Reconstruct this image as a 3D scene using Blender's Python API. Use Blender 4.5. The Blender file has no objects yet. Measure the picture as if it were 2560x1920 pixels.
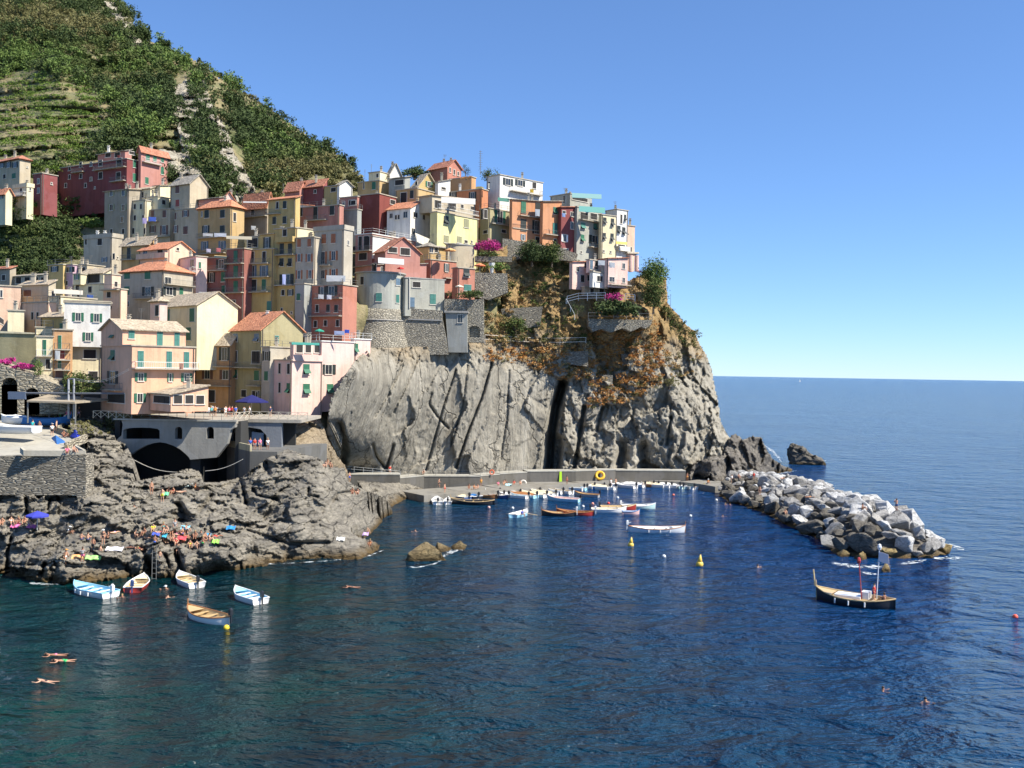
import bpy, bmesh, math, random
import numpy as np
from mathutils import Vector, Matrix
from mathutils.bvhtree import BVHTree
random.seed(7); rng = np.random.default_rng(7)
R = math.radians
S = bpy.context.scene
COL = S.collection
# ---------------------------------------------------------------- camera, sky, sun
CAMZ = 25.0; F = 2500.0
cam = bpy.data.cameras.new('camera'); camo = bpy.data.objects.new('camera', cam); COL.objects.link(camo)
cam.sensor_width = 36; cam.lens = 36 * F / 2560; cam.clip_end = 60000; cam.clip_start = 1
ROT = (Matrix.Rotation(R(90 - 0.68), 3, 'X') @ Matrix.Rotation(R(0.95), 3, 'Z'))
camo.matrix_world = Matrix.Translation((0, 0, CAMZ)) @ ROT.to_4x4()
S.camera = camo
SUN_EL, SUN_AZ = 47.0, -20.0      # azimuth of the sun measured from +x
w = bpy.data.worlds.new('World'); S.world = w; w.use_nodes = True
nt = w.node_tree; bg = nt.nodes['Background']
sky = nt.nodes.new('ShaderNodeTexSky'); sky.sky_type = 'NISHITA'; sky.sun_disc = False
sky.sun_elevation = R(SUN_EL); sky.sun_rotation = R(90 - SUN_AZ)
sky.air_density = 1.0; sky.dust_density = 0.0; sky.ozone_density = 8.0; sky.altitude = 2000
gm_ = nt.nodes.new('ShaderNodeGamma'); gm_.inputs[1].default_value = .82; nt.links.new(sky.outputs[0], gm_.inputs[0])
mx_ = nt.nodes.new('ShaderNodeVectorMath'); mx_.operation = 'MULTIPLY'; nt.links.new(gm_.outputs[0], mx_.inputs[0]); mx_.inputs[1].default_value = (.99, 1.15, 1.36)
nt.links.new(mx_.outputs[0], bg.inputs[0]); bg.inputs[1].default_value = 0.11
sl = bpy.data.lights.new('sun', 'SUN'); so = bpy.data.objects.new('sun', sl); COL.objects.link(so)
sl.energy = 5.0; sl.angle = R(0.5); sl.color = (1.0, 0.94, 0.83)
sd = Vector((math.cos(R(SUN_AZ)) * math.cos(R(SUN_EL)), math.sin(R(SUN_AZ)) * math.cos(R(SUN_EL)), math.sin(R(SUN_EL))))
so.rotation_euler = sd.to_track_quat('Z', 'Y').to_euler(); so.location = (100, -50, 200)
S.view_settings.view_transform = 'Standard'; S.view_settings.look = 'None'
S.view_settings.exposure = 0.80; S.view_settings.gamma = 1

# ---------------------------------------------------------------- picture scale -> place
ZM = {'A': (0, 360, 520 / 2212), 'B': (480, 420, 480 / 2212), 'C': (860, 380, 420 / 2212), 'D': (1200, 400, 480 / 2212),
      'E': (0, 680, 480 / 2212), 'F': (460, 660, 480 / 2212), 'G': (860, 560, 420 / 2212), 'H': (220, 880, 480 / 2212),
      'I': (0, 860, 480 / 2212), 'J': (0, 1160, 480 / 2212), 'K': (440, 1060, 560 / 2212), 'L': (0, 1380, 800 / 2212),
      'M': (1060, 1140, 380 / 2212), 'N': (1400, 1140, 440 / 2212), 'O': (1780, 1080, 660 / 2212),
      'P': (1160, 600, 680 / 2212), 'V': (0, 0, 2560 / 2212), 'X': (0, 0, 1)}
def px(Z, x, y):
    a = ZM[Z]; return (a[0] + x * a[2], a[1] + y * a[2])
def ray(x, y):
    return ROT @ Vector(((x - 1280) / F, (960 - y) / F, -1))
def atY(x, y, Y):
    d = ray(x, y); return Vector((0, 0, CAMZ)) + d * (Y / d.y)
def atZ(x, y, z):
    d = ray(x, y); return Vector((0, 0, CAMZ)) + d * ((z - CAMZ) / d.z)
def Yz(x, y, z): return atZ(x, y, z).y

# ---------------------------------------------------------------- noise (numpy)
def _h(ix, iy, iz, s):
    n = (ix * 374761393 + iy * 668265263 + iz * 2147483647 + s * 1274126177) & 0xffffffff
    n = ((n ^ (n >> 13)) * 1274126177) & 0xffffffff
    return ((n ^ (n >> 16)) & 0xffff) / 65535.0
def vnoise(p, s=0):
    i = np.floor(p).astype(np.int64); f = p - i; f = f * f * (3 - 2 * f); r = 0
    for a in (0, 1):
        for b in (0, 1):
            for c in (0, 1):
                wgt = (f[:, 0] if a else 1 - f[:, 0]) * (f[:, 1] if b else 1 - f[:, 1]) * (f[:, 2] if c else 1 - f[:, 2])
                r = r + wgt * _h(i[:, 0] + a, i[:, 1] + b, i[:, 2] + c, s)
    return r * 2 - 1
def fbm(p, o=5, s=0, g=.5):
    r = 0; a = 1
    for k in range(o): r = r + a * vnoise(p * 2.03 ** k, s + k); a *= g
    return r
def cell(p, s=0):
    """flat facets: F2-F1 and a random value per cell"""
    i = np.floor(p).astype(np.int64); n = len(p); d1 = np.full(n, 9.); d2 = np.full(n, 9.); v = np.zeros(n)
    for a in (-1, 0, 1):
        for b in (-1, 0, 1):
            for c in (-1, 0, 1):
                x, y, z = i[:, 0] + a, i[:, 1] + b, i[:, 2] + c
                q = np.stack([x + _h(x, y, z, s), y + _h(x, y, z, s + 1), z + _h(x, y, z, s + 2)], 1)
                d = np.linalg.norm(q - p, axis=1); m = d < d1
                d2 = np.where(m, d1, np.minimum(d2, d)); v = np.where(m, _h(x, y, z, s + 3), v); d1 = np.where(m, d, d1)
    return d1, d2 - d1, v

def facet(p, s=0, tilt=1.0):
    """flat tilted planes with sharp edges: per cell a random height and a random slope"""
    i = np.floor(p).astype(np.int64); n = len(p); d1 = np.full(n, 9.); out = np.zeros(n)
    for a in (-1, 0, 1):
        for b in (-1, 0, 1):
            for c in (-1, 0, 1):
                x, y, z = i[:, 0] + a, i[:, 1] + b, i[:, 2] + c
                q = np.stack([x + _h(x, y, z, s), y + _h(x, y, z, s + 1), z + _h(x, y, z, s + 2)], 1) - p
                d = np.linalg.norm(q, axis=1); m = d < d1
                h_ = (_h(x, y, z, s + 3) - .5) - tilt * (q[:, 0] * (_h(x, y, z, s + 4) - .5) * 2 + q[:, 2] * (_h(x, y, z, s + 5) - .5) * 2)
                out = np.where(m, h_, out); d1 = np.where(m, d, d1)
    return out
# ---------------------------------------------------------------- materials
MC = {}
def newmat(name):
    m = bpy.data.materials.new(name); m.use_nodes = True
    return m, m.node_tree, m.node_tree.nodes['Principled BSDF']
def nd(t, k, **kw):
    n = t.nodes.new(k)
    for a, b in kw.items():
        if a in n.inputs.keys() if hasattr(n, 'inputs') else False: n.inputs[a].default_value = b
        else: setattr(n, a, b)
    return n
def geo(t, scale=(1, 1, 1), rot=(0, 0, 0)):
    g = t.nodes.new('ShaderNodeNewGeometry'); m = t.nodes.new('ShaderNodeMapping')
    m.inputs['Scale'].default_value = scale; m.inputs['Rotation'].default_value = rot
    t.links.new(g.outputs['Position'], m.inputs['Vector']); return m.outputs[0]
def noise(t, vec, scale, detail=5, rough=.55, dist=0):
    n = t.nodes.new('ShaderNodeTexNoise'); t.links.new(vec, n.inputs['Vector'])
    n.inputs['Scale'].default_value = scale; n.inputs['Detail'].default_value = detail
    n.inputs['Roughness'].default_value = rough; n.inputs['Distortion'].default_value = dist; return n.outputs['Fac']
def ramp(t, fac, stops):
    r = t.nodes.new('ShaderNodeValToRGB'); t.links.new(fac, r.inputs[0]); e = r.color_ramp.elements
    while len(e) < len(stops): e.new(.5)
    for k, (p, c) in enumerate(stops):
        e[k].position = p; e[k].color = (c, c, c, 1) if isinstance(c, (int, float)) else (*c[:3], 1)
    return r.outputs[0]
def mix(t, fac, a, b, typ='MIX'):
    m = t.nodes.new('ShaderNodeMix'); m.data_type = 'RGBA'; m.blend_type = typ
    for s, v in ((m.inputs[0], fac), (m.inputs[6], a), (m.inputs[7], b)):
        if hasattr(v, 'links') or hasattr(v, 'is_linked'): t.links.new(v, s)
        elif isinstance(v, (int, float)): s.default_value = v
        else: s.default_value = (*v[:3], 1)
    return m.outputs[2]
def bump(t, b, h, strength, dist):
    n = t.nodes.new('ShaderNodeBump'); n.inputs['Strength'].default_value = strength; n.inputs['Distance'].default_value = dist
    t.links.new(h, n.inputs['Height']); t.links.new(n.outputs[0], b.inputs['Normal']); return n
def sc(c, k): return tuple(min(1, x * k) for x in c)
PAL = dict(cream=(.84, .73, .47), white=(.84, .80, .72), yellow=(.60, .43, .17), ochre=(.56, .38, .17), orange=(.66, .37, .17),
           pink=(.83, .47, .30), peach=(.80, .54, .38), rose=(.50, .23, .18), red=(.25, .065, .06), dred=(.24, .06, .045), brick=(.34, .13, .10),
           grey=(.36, .36, .32), greige=(.50, .44, .34), beige=(.55, .46, .32), lilac=(.55, .36, .42), olive=(.42, .36, .19),
           lyellow=(.80, .72, .34), blush=(.84, .58, .49), terra=(.56, .22, .10), burnt=(.62, .29, .14), stain=(.40, .34, .25), salmon=(.50, .20, .13),
           slate=(.30, .27, .22), tan=(.42, .34, .24), tile=(.52, .21, .11), tileb=(.42, .17, .10), conc=(.40, .38, .34), ggreen=(.43, .42, .35),
           dark=(.05, .05, .05), brown=(.16, .09, .05), wood=(.36, .17, .07), lwood=(.5, .32, .16))
def plaster(c):
    if c in MC: return MC[c]
    col = sc(PAL[c] if isinstance(c, str) else c, .86)
    m, t, b = newmat('plaster_' + (c if isinstance(c, str) else 'x')); v = geo(t)
    n1 = noise(t, v, .35, 6, .6); n2 = noise(t, geo(t, (1.3, 1.3, .12)), 1.0, 5, .6)
    a = mix(t, ramp(t, n1, [(.3, 0), (.7, 1)]), sc(col, .84), sc(col, 1.07))
    a = mix(t, ramp(t, n2, [(.46, 0), (.74, .62)]), a, sc((col[0] * .55, col[1] * .55, col[2] * .58), 1))
    n3 = noise(t, v, .16, 3, .5, .5); a = mix(t, ramp(t, n3, [(.50, 0), (.53, .30)]), a, sc((col[0] * .9 + .03, col[1] * .95 + .03, col[2] + .04), 1.12))
    n4 = noise(t, v, 1.1, 7, .75); a = mix(t, ramp(t, n4, [(.60, 0), (.66, .45)]), a, sc(col, .62))
    t.links.new(a, b.inputs['Base Color']); b.inputs['Roughness'].default_value = .9
    bump(t, b, noise(t, v, 3, 5), .4, .08); MC[c] = m; return m
def tiles(c):
    k = 'roof_' + c
    if k in MC: return MC[k]
    col = PAL[c]; m, t, b = newmat(k); v = geo(t)
    n = noise(t, v, 1.6, 4, .7); n2 = noise(t, v, .25, 3)
    vo = t.nodes.new('ShaderNodeTexVoronoi'); t.links.new(geo(t, (3, 3, 3)), vo.inputs['Vector']); vo.inputs['Scale'].default_value = 1
    a = mix(t, ramp(t, n, [(.3, 0), (.7, 1)]), sc(col, .62), sc(col, 1.25))
    a = mix(t, ramp(t, n2, [(.5, 0), (.8, .6)]), a, sc(col, .55))
    sv_ = t.nodes.new('ShaderNodeSeparateColor'); t.links.new(vo.outputs['Color'], sv_.inputs[0]); a = mix(t, .55, a, ramp(t, sv_.outputs[0], [(0, .25), (1, .8)]), 'SOFT_LIGHT')
    t.links.new(a, b.inputs['Base Color']); b.inputs['Roughness'].default_value = .85
    bump(t, b, vo.outputs['Distance'], .6, .15); MC[k] = m; return m
def plain(name, col, rough=.6, var=.15, metal=0):
    if name in MC: return MC[name]
    m, t, b = newmat(name); v = geo(t)
    a = mix(t, noise(t, v, 2.2, 4), sc(col, 1 - var), sc(col, 1 + var)); t.links.new(a, b.inputs['Base Color'])
    b.inputs['Roughness'].default_value = rough; b.inputs['Metallic'].default_value = metal; MC[name] = m; return m
SH = dict(g=(.025, .13, .07), t=(.045, .17, .14), b=(.13, .06, .045), k=(.018, .026, .024), o=(.34, .12, .05), w=(.7, .7, .68),
          l=(.10, .16, .22), r=(.3, .05, .04), v=(.27, .26, .15), y=(.7, .5, .1))
def shm(k): return plain('shutter_paint_' + k, SH[k], .6, .25)
GLASS = plain('window_glass', (.03, .035, .042), .12, .4)
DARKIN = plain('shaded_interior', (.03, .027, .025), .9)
TRIM = plain('pale_trim', (.62, .58, .5), .8)
METAL = plain('painted_iron', (.16, .16, .15), .5)
WRAIL = plain('white_rail', (.66, .66, .62), .5)
CONC = plaster('conc')

def rubble(name, c1, c2, scale=1.6, mortar=(.18, .165, .14), st=(1, 1, 2.1)):
    m, t, b = newmat(name); v = geo(t, st)
    vo = t.nodes.new('ShaderNodeTexVoronoi'); t.links.new(v, vo.inputs['Vector']); vo.inputs['Scale'].default_value = scale
    ve = t.nodes.new('ShaderNodeTexVoronoi'); ve.feature = 'DISTANCE_TO_EDGE'; t.links.new(v, ve.inputs['Vector']); ve.inputs['Scale'].default_value = scale
    sp = t.nodes.new('ShaderNodeSeparateColor'); t.links.new(vo.outputs['Color'], sp.inputs[0])
    a = mix(t, sp.outputs[0], c1, c2); a = mix(t, ramp(t, noise(t, geo(t), .3, 5), [(.35, .0), (.7, .5)]), a, sc(c1, .6))
    e = ramp(t, ve.outputs['Distance'], [(0, 1), (.07, 0)]); a = mix(t, e, a, mortar)
    t.links.new(a, b.inputs['Base Color']); b.inputs['Roughness'].default_value = .95
    h = ramp(t, ve.outputs['Distance'], [(0, 0), (.2, 1)]); bump(t, b, h, .9, .25); return m
RUB = rubble('rubble_stone', (.46, .42, .33), (.32, .29, .23), 1.7, (.15, .135, .105))
RUBL = rubble('dark_layered_stone', (.40, .36, .28), (.25, .225, .18), 1.5, (.08, .072, .058), (.75, .75, 3.6))
COBB = rubble('beige_stone', (.44, .39, .29), (.36, .31, .22), 1.1, (.28, .24, .17))

def rock(name, c1, c2, c3, sc_=.12, crack=.35, band=True, grass=None, gz=(20, 32), strat=(1, 1, 2.5), rot=(0, 0, 0), bs=1.0, wet=1.1):
    m, t, b = newmat(name); v = geo(t); vs = geo(t, strat, rot)
    n1 = noise(t, vs, sc_, 9, .68, .6); n2 = noise(t, vs, sc_ * 6, 8, .7, .3)
    a = ramp(t, n1, [(.28, c3), (.47, c1), (.72, c2)])
    a = mix(t, ramp(t, n2, [(.32, .65), (.58, 0)]), a, sc(c3, .75))
    ve = t.nodes.new('ShaderNodeTexVoronoi'); ve.feature = 'DISTANCE_TO_EDGE'
    wv = t.nodes.new('ShaderNodeVectorMath'); wv.operation = 'ADD'
    nn = t.nodes.new('ShaderNodeTexNoise'); t.links.new(v, nn.inputs['Vector']); nn.inputs['Scale'].default_value = .35; nn.inputs['Detail'].default_value = 5
    sv = t.nodes.new('ShaderNodeVectorMath'); sv.operation = 'SCALE'; t.links.new(nn.outputs['Color'], sv.inputs[0]); sv.inputs['Scale'].default_value = 5
    t.links.new(vs, wv.inputs[0]); t.links.new(sv.outputs[0], wv.inputs[1])
    t.links.new(wv.outputs[0], ve.inputs['Vector']); ve.inputs['Scale'].default_value = crack
    cr = ramp(t, ve.outputs['Distance'], [(0, .6), (.018, 0)]); a = mix(t, cr, a, sc(c3, .35))
    gx = t.nodes.new('ShaderNodeNewGeometry'); sx = t.nodes.new('ShaderNodeSeparateXYZ'); t.links.new(gx.outputs['Position'], sx.inputs[0])
    def zmap(lo, hi, amp, ns):
        ad = t.nodes.new('ShaderNodeMath'); ad.operation = 'MULTIPLY_ADD'; t.links.new(noise(t, v, ns, 5), ad.inputs[0])
        ad.inputs[1].default_value = amp; t.links.new(sx.outputs['Z'], ad.inputs[2])
        mr = t.nodes.new('ShaderNodeMapRange'); mr.inputs[1].default_value = lo + amp * .5; mr.inputs[2].default_value = hi + amp * .5
        t.links.new(ad.outputs[0], mr.inputs[0]); return mr.outputs[0]
    if grass:
        gm = zmap(gz[0], gz[1], 9, .12)
        gsel = mix(t, noise(t, v, .5, 6, .7), grass[0], grass[1])
        a = mix(t, gm, a, gsel)
    if band:
        inv = t.nodes.new('ShaderNodeMath'); inv.operation = 'SUBTRACT'; inv.inputs[0].default_value = 1; t.links.new(zmap(.2, wet, 1.2, .6), inv.inputs[1])
        bc = mix(t, noise(t, v, .8, 5), (.02, .018, .014), (.20, .13, .05))
        a = mix(t, inv.outputs[0], a, bc)
    t.links.new(a, b.inputs['Base Color']); b.inputs['Roughness'].default_value = .92; b.inputs['Specular IOR Level'].default_value = .2
    hs = t.nodes.new('ShaderNodeMath'); hs.operation = 'SUBTRACT'
    vp = t.nodes.new('ShaderNodeTexVoronoi'); vp.distance = 'CHEBYCHEV'; t.links.new(wv.outputs[0], vp.inputs['Vector']); vp.inputs['Scale'].default_value = crack * 9
    sp = t.nodes.new('ShaderNodeSeparateColor'); t.links.new(vp.outputs['Color'], sp.inputs[0]); hm = t.nodes.new('ShaderNodeMath'); hm.operation = 'MULTIPLY_ADD'; t.links.new(sp.outputs[0], hm.inputs[0]); hm.inputs[1].default_value = .5
    t.links.new(noise(t, vs, .9, 10, .72), hm.inputs[2]); t.links.new(hm.outputs[0], hs.inputs[0]); t.links.new(cr, hs.inputs[1])
    bump(t, b, hs.outputs[0], .9, .7 * bs); return m

def leafmat(name, c1, c2, c3=None):
    if name in MC: return MC[name]
    m, t, b = newmat(name); v = geo(t)
    a = mix(t, ramp(t, noise(t, v, .35, 4, .7), [(.35, 0), (.65, 1)]), c1, c2)
    a = mix(t, ramp(t, noise(t, v, 1.8, 3, .7), [(.45, 0), (.7, .8)]), a, c3 or sc(c2, 1.5))
    t.links.new(a, b.inputs['Base Color']); b.inputs['Roughness'].default_value = .75; b.inputs['Specular IOR Level'].default_value = .2
    MC[name] = m; return m
LG = leafmat('dark_foliage', (.03, .052, .016), (.065, .095, .028), (.09, .11, .04))
LM = leafmat('mid_foliage', (.05, .082, .022), (.10, .13, .034), (.14, .15, .05))
LL = leafmat('light_foliage', (.07, .12, .028), (.13, .18, .045))
LD = leafmat('dry_grass_leaf', (.34, .22, .09), (.48, .31, .13), (.55, .42, .24))
LO = leafmat('olive_foliage', (.09, .10, .035), (.17, .15, .06))
LF = leafmat('magenta_blossom', (.35, .02, .13), (.5, .05, .25), (.45, .03, .2))
LB = leafmat('orange_dry_shrub', (.36, .16, .045), (.50, .24, .07), (.58, .33, .12))

# ---------------------------------------------------------------- object helpers
def tag(o, label=None, cat=None, group=None, kind=None):
    if label: o['label'] = label
    if cat: o['category'] = cat
    if group: o['group'] = group
    if kind: o['kind'] = kind
    return o
def empty(name, loc, label, cat, group=None):
    o = bpy.data.objects.new(name, None); COL.objects.link(o); o.location = loc; o.empty_display_size = .5
    return tag(o, label, cat, group)
class MB:
    def __init__(s): s.v = []; s.f = []; s.m = []
    def add(s, vs, fs, mi=0):
        n = len(s.v); s.v += [tuple(v) for v in vs]; s.f += [tuple(i + n for i in f) for f in fs]; s.m += [mi] * len(fs)
    def box(s, o, a, b, c, mi=0):
        """corner o and three edge vectors"""
        o, a, b, c = Vector(o), Vector(a), Vector(b), Vector(c)
        if a.cross(b).dot(c) < 0: a, b = b, a
        s.add([o, o + a, o + a + b, o + b, o + c, o + a + c, o + a + b + c, o + b + c],
              [(3, 2, 1, 0), (4, 5, 6, 7), (0, 1, 5, 4), (1, 2, 6, 5), (2, 3, 7, 6), (3, 0, 4, 7)], mi)
    def cbox(s, c, sx, sy, sz, mi=0):
        c = Vector(c); s.box(c - Vector((sx, sy, sz)) / 2, (sx, 0, 0), (0, sy, 0), (0, 0, sz), mi)
    def tube(s, p, q, r, r2=None, n=6, mi=0, cap=True):
        p, q = Vector(p), Vector(q); r2 = r if r2 is None else r2
        d = (q - p).normalized(); a = d.orthogonal().normalized(); b = d.cross(a); vs = []
        for o, rr in ((p, r), (q, r2)):
            for k in range(n):
                t = 2 * math.pi * k / n; vs.append(o + (a * math.cos(t) + b * math.sin(t)) * rr)
        fs = [(k, (k + 1) % n, n + (k + 1) % n, n + k) for k in range(n)]
        if cap: fs += [tuple(range(n))[::-1], tuple(range(n, 2 * n))]
        s.add(vs, fs, mi)
    def prism(s, pts, ext, mi=0):
        n = len(pts); e = Vector(ext); pts = [Vector(p) for p in pts]
        nn = (pts[1] - pts[0]).cross(pts[2] - pts[1])
        for k in range(n):
            nn = nn + Vector((0, 0, 0))
        vs = pts + [p + e for p in pts]
        s.add(vs, [tuple(range(n))[::-1], tuple(range(n, 2 * n))] + [(k, (k + 1) % n, n + (k + 1) % n, n + k) for k in range(n)], mi)
    def ball(s, c, rx, ry=None, rz=None, n=8, mi=0):
        ry = ry or rx; rz = rz or rx; c = Vector(c); vs = []; k = n // 2
        vs.append(c + Vector((0, 0, rz)))
        for i in range(1, k):
            t = math.pi * i / k
            for j in range(n): a = 2 * math.pi * j / n; vs.append(c + Vector((rx * math.sin(t) * math.cos(a), ry * math.sin(t) * math.sin(a), rz * math.cos(t))))
        vs.append(c - Vector((0, 0, rz))); fs = [(0, 1 + j, 1 + (j + 1) % n) for j in range(n)]
        for i in range(k - 2):
            for j in range(n): a = 1 + i * n; fs.append((a + j, a + n + j, a + n + (j + 1) % n, a + (j + 1) % n))
        l = len(vs) - 1; a = 1 + (k - 2) * n; fs += [(a + j, l, a + (j + 1) % n) for j in range(n)]; s.add(vs, fs, mi)
    def build(s, name, mats, parent=None, smooth=False, off=None, rel=True):
        me = bpy.data.meshes.new(name)
        off = Vector(off) if off is not None else Vector((0, 0, 0))
        me.from_pydata([(v[0] - off.x, v[1] - off.y, v[2] - off.z) for v in s.v], [], s.f)
        if not isinstance(mats, (list, tuple)): mats = [mats]
        for m in mats: me.materials.append(m)
        if len(mats) > 1: me.polygons.foreach_set('material_index', s.m)
        if smooth: me.polygons.foreach_set('use_smooth', [True] * len(me.polygons))
        me.update(); o = bpy.data.objects.new(name, me); COL.objects.link(o)
        if parent: o.parent = parent
        return o
def part(mb, name, mats, root, smooth=False):
    """mesh in world coordinates, hung under root (or under a part of root)"""
    off = root.location if root.parent is None else root.parent.location
    if root.parent is not None and root.parent.parent is not None: off = root.parent.parent.location
    return mb.build(name, mats, root, smooth, off)
def solo(mb, name, mats, label, cat, group=None, loc=None, smooth=False):
    loc = Vector(loc if loc is not None else mb.v[0])
    o = mb.build(name, mats, None, smooth, loc); o.location = loc; return tag(o, label, cat, group)
def struct(mb, name, mats, smooth=False):
    o = mb.build(name, mats, None, smooth); o['kind'] = 'structure'; return o
def mesh_np(name, v, f, mats, smooth=False, mi=None):
    me = bpy.data.meshes.new(name); f = np.asarray(f); k = f.shape[1]
    me.vertices.add(len(v)); me.vertices.foreach_set('co', np.asarray(v, np.float32).ravel())
    me.loops.add(f.size); me.loops.foreach_set('vertex_index', f.ravel().astype(np.int32))
    me.polygons.add(len(f)); me.polygons.foreach_set('loop_start', np.arange(0, f.size, k, dtype=np.int32))
    for m in (mats if isinstance(mats, (list, tuple)) else [mats]): me.materials.append(m)
    if mi is not None: me.polygons.foreach_set('material_index', np.asarray(mi, np.int32))
    if smooth: me.polygons.foreach_set('use_smooth', np.ones(len(f), bool))
    me.update(calc_edges=True); me.validate(); o = bpy.data.objects.new(name, me); COL.objects.link(o); return o

# ---------------------------------------------------------------- reliefs: rock and earth surfaces
def rbf(C):
    C = np.array(C, float); n = len(C); P = C[:, :2] / 100
    K = np.linalg.norm(P[:, None] - P[None], axis=2) + np.eye(n) * .02
    A = np.zeros((n + 3, n + 3)); A[:n, :n] = K; A[:n, n] = 1; A[n, :n] = 1; A[:n, n + 1:] = P; A[n + 1:, :n] = P.T
    s = np.linalg.solve(A, np.r_[C[:, 2], 0, 0, 0])
    def f(x, y):
        q = np.stack([x, y], 1) / 100; out = np.zeros(len(q))
        for k in range(n): out += s[k] * np.linalg.norm(q - P[k], axis=1)
        return out + s[n] + q @ s[n + 1:]
    return f
def inpoly(x, y, P):
    r = np.zeros(len(x), bool); j = len(P) - 1
    for i in range(len(P)):
        (xi, yi), (xj, yj) = P[i], P[j]
        c = ((yi > y) != (yj > y)) & (x < (xj - xi) * (y - yi) / ((yj - yi) or 1e-9) + xi); r ^= c; j = i
    return r
RN = np.array(ROT)
def rays(x, y):
    d = np.stack([(x - 1280) / F, (960 - y) / F, -np.ones(len(x))], 1) @ RN.T; return d / d[:, 1:2]
def segd(x, y, pl):
    d = np.full(len(x), 1e9)
    for (a, b), (c, e) in zip(pl[:-1], pl[1:]):
        t = np.clip(((x - a) * (c - a) + (y - b) * (e - b)) / ((c - a) ** 2 + (e - b) ** 2 + 1e-9), 0, 1)
        d = np.minimum(d, np.hypot(x - a - t * (c - a), y - b - t * (e - b)))
    return d
BV = []
def relief(name, poly, ctrl, step, disp, mat, skirt=(0, 8, -8), cracks=(), smooth=False, behind=None):
    C = []
    for c in ctrl:
        x, y = c[0], c[1]; C.append((x, y, c[2] if c[2] is not None else Yz(x, y, c[3])))
    f = rbf(C); X = [p[0] for p in poly]; Yp = [p[1] for p in poly]
    xs = np.arange(min(X), max(X) + step, step); ys = np.arange(min(Yp), max(Yp) + step, step)
    gx, gy = np.meshgrid(xs, ys); jx = gx.ravel() + rng.uniform(-.3, .3, gx.size) * step; jy = gy.ravel() + rng.uniform(-.3, .3, gx.size) * step
    Yv = f(jx, jy); d = rays(jx, jy); P = d * Yv[:, None]; P[:, 2] += CAMZ
    dy = disp(P) if disp else 0
    for pl, wd, dp in cracks: dy = dy + dp * np.exp(-(segd(jx, jy, pl) / wd) ** 2)
    nx, ny = len(xs), len(ys); Yt = Yv + dy
    if behind:
        H_ = np.full(len(Yt), -1.)
        for k in range(len(Yt)):
            dk = Vector(d[k]).normalized(); r = behind.ray_cast(Vector((0, 0, CAMZ)), dk)
            if r[0] is not None: H_[k] = r[0].y
        G = H_.reshape(ny, nx); M = G.copy()
        for a in (-1, 0, 1):
            for b in (-1, 0, 1): M = np.maximum(M, np.roll(np.roll(G, a, 0), b, 1))
        Yt = np.maximum(Yt, M.ravel() + 1.2)
    P = d * Yt[:, None]; P[:, 2] += CAMZ; idx = np.arange(nx * ny).reshape(ny, nx)
    q = np.stack([idx[:-1, :-1], idx[1:, :-1], idx[1:, 1:], idx[:-1, 1:]], -1).reshape(-1, 4)
    cx = gx.ravel()[q].mean(1); cy = gy.ravel()[q].mean(1); q = q[inpoly(cx, cy, poly)]
    e = np.concatenate([q[:, [0, 1]], q[:, [1, 2]], q[:, [2, 3]], q[:, [3, 0]]]); key = np.sort(e, 1)
    _, inv, cnt = np.unique(key[:, 0] * 10 ** 7 + key[:, 1], return_inverse=True, return_counts=True)
    be = e[cnt[inv] == 1]; n0 = len(P); bv = np.unique(be); mp = np.zeros(n0, int); mp[bv] = n0 + np.arange(len(bv))
    P2 = P[bv] + np.array(skirt); P = np.vstack([P, P2])
    q2 = np.stack([be[:, 1], be[:, 0], mp[be[:, 0]], mp[be[:, 1]]], 1); q = np.vstack([q, q2])
    used = np.unique(q); rm = np.zeros(len(P), int); rm[used] = np.arange(len(used)); P = P[used]; q = rm[q]
    o = mesh_np(name, P, q, mat, smooth); o['kind'] = 'structure'
    BV.append(BVHTree.FromPolygons([tuple(p) for p in P.tolist()], [tuple(t) for t in q.tolist()]))
    o['_f'] = 0; del o['_f']; return o, f
def hit(x, y, default=None):
    d = ray(x, y).normalized(); best = None
    for b in BV:
        r = b.ray_cast(Vector((0, 0, CAMZ)), d)
        if r[0] is not None and (best is None or r[3] < best[1]): best = (r[0], r[3])
    if best: return best[0]
    return atZ(x, y, default if default is not None else 0) if ray(x, y).z < 0 else None
def addbv(o):
    me = o.data; M = o.matrix_basis
    BV.append(BVHTree.FromPolygons([tuple(M @ v.co) for v in me.vertices], [tuple(p.vertices) for p in me.polygons]))
def PX(Z, pts): return [px(Z, *p) for p in pts]
def CT(Z, pts, m='Y'):
    out = []
    for p in pts:
        x, y = px(Z, p[0], p[1]); out.append((x, y, p[2]) if m == 'Y' else (x, y, None, p[2]))
    return out
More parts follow.
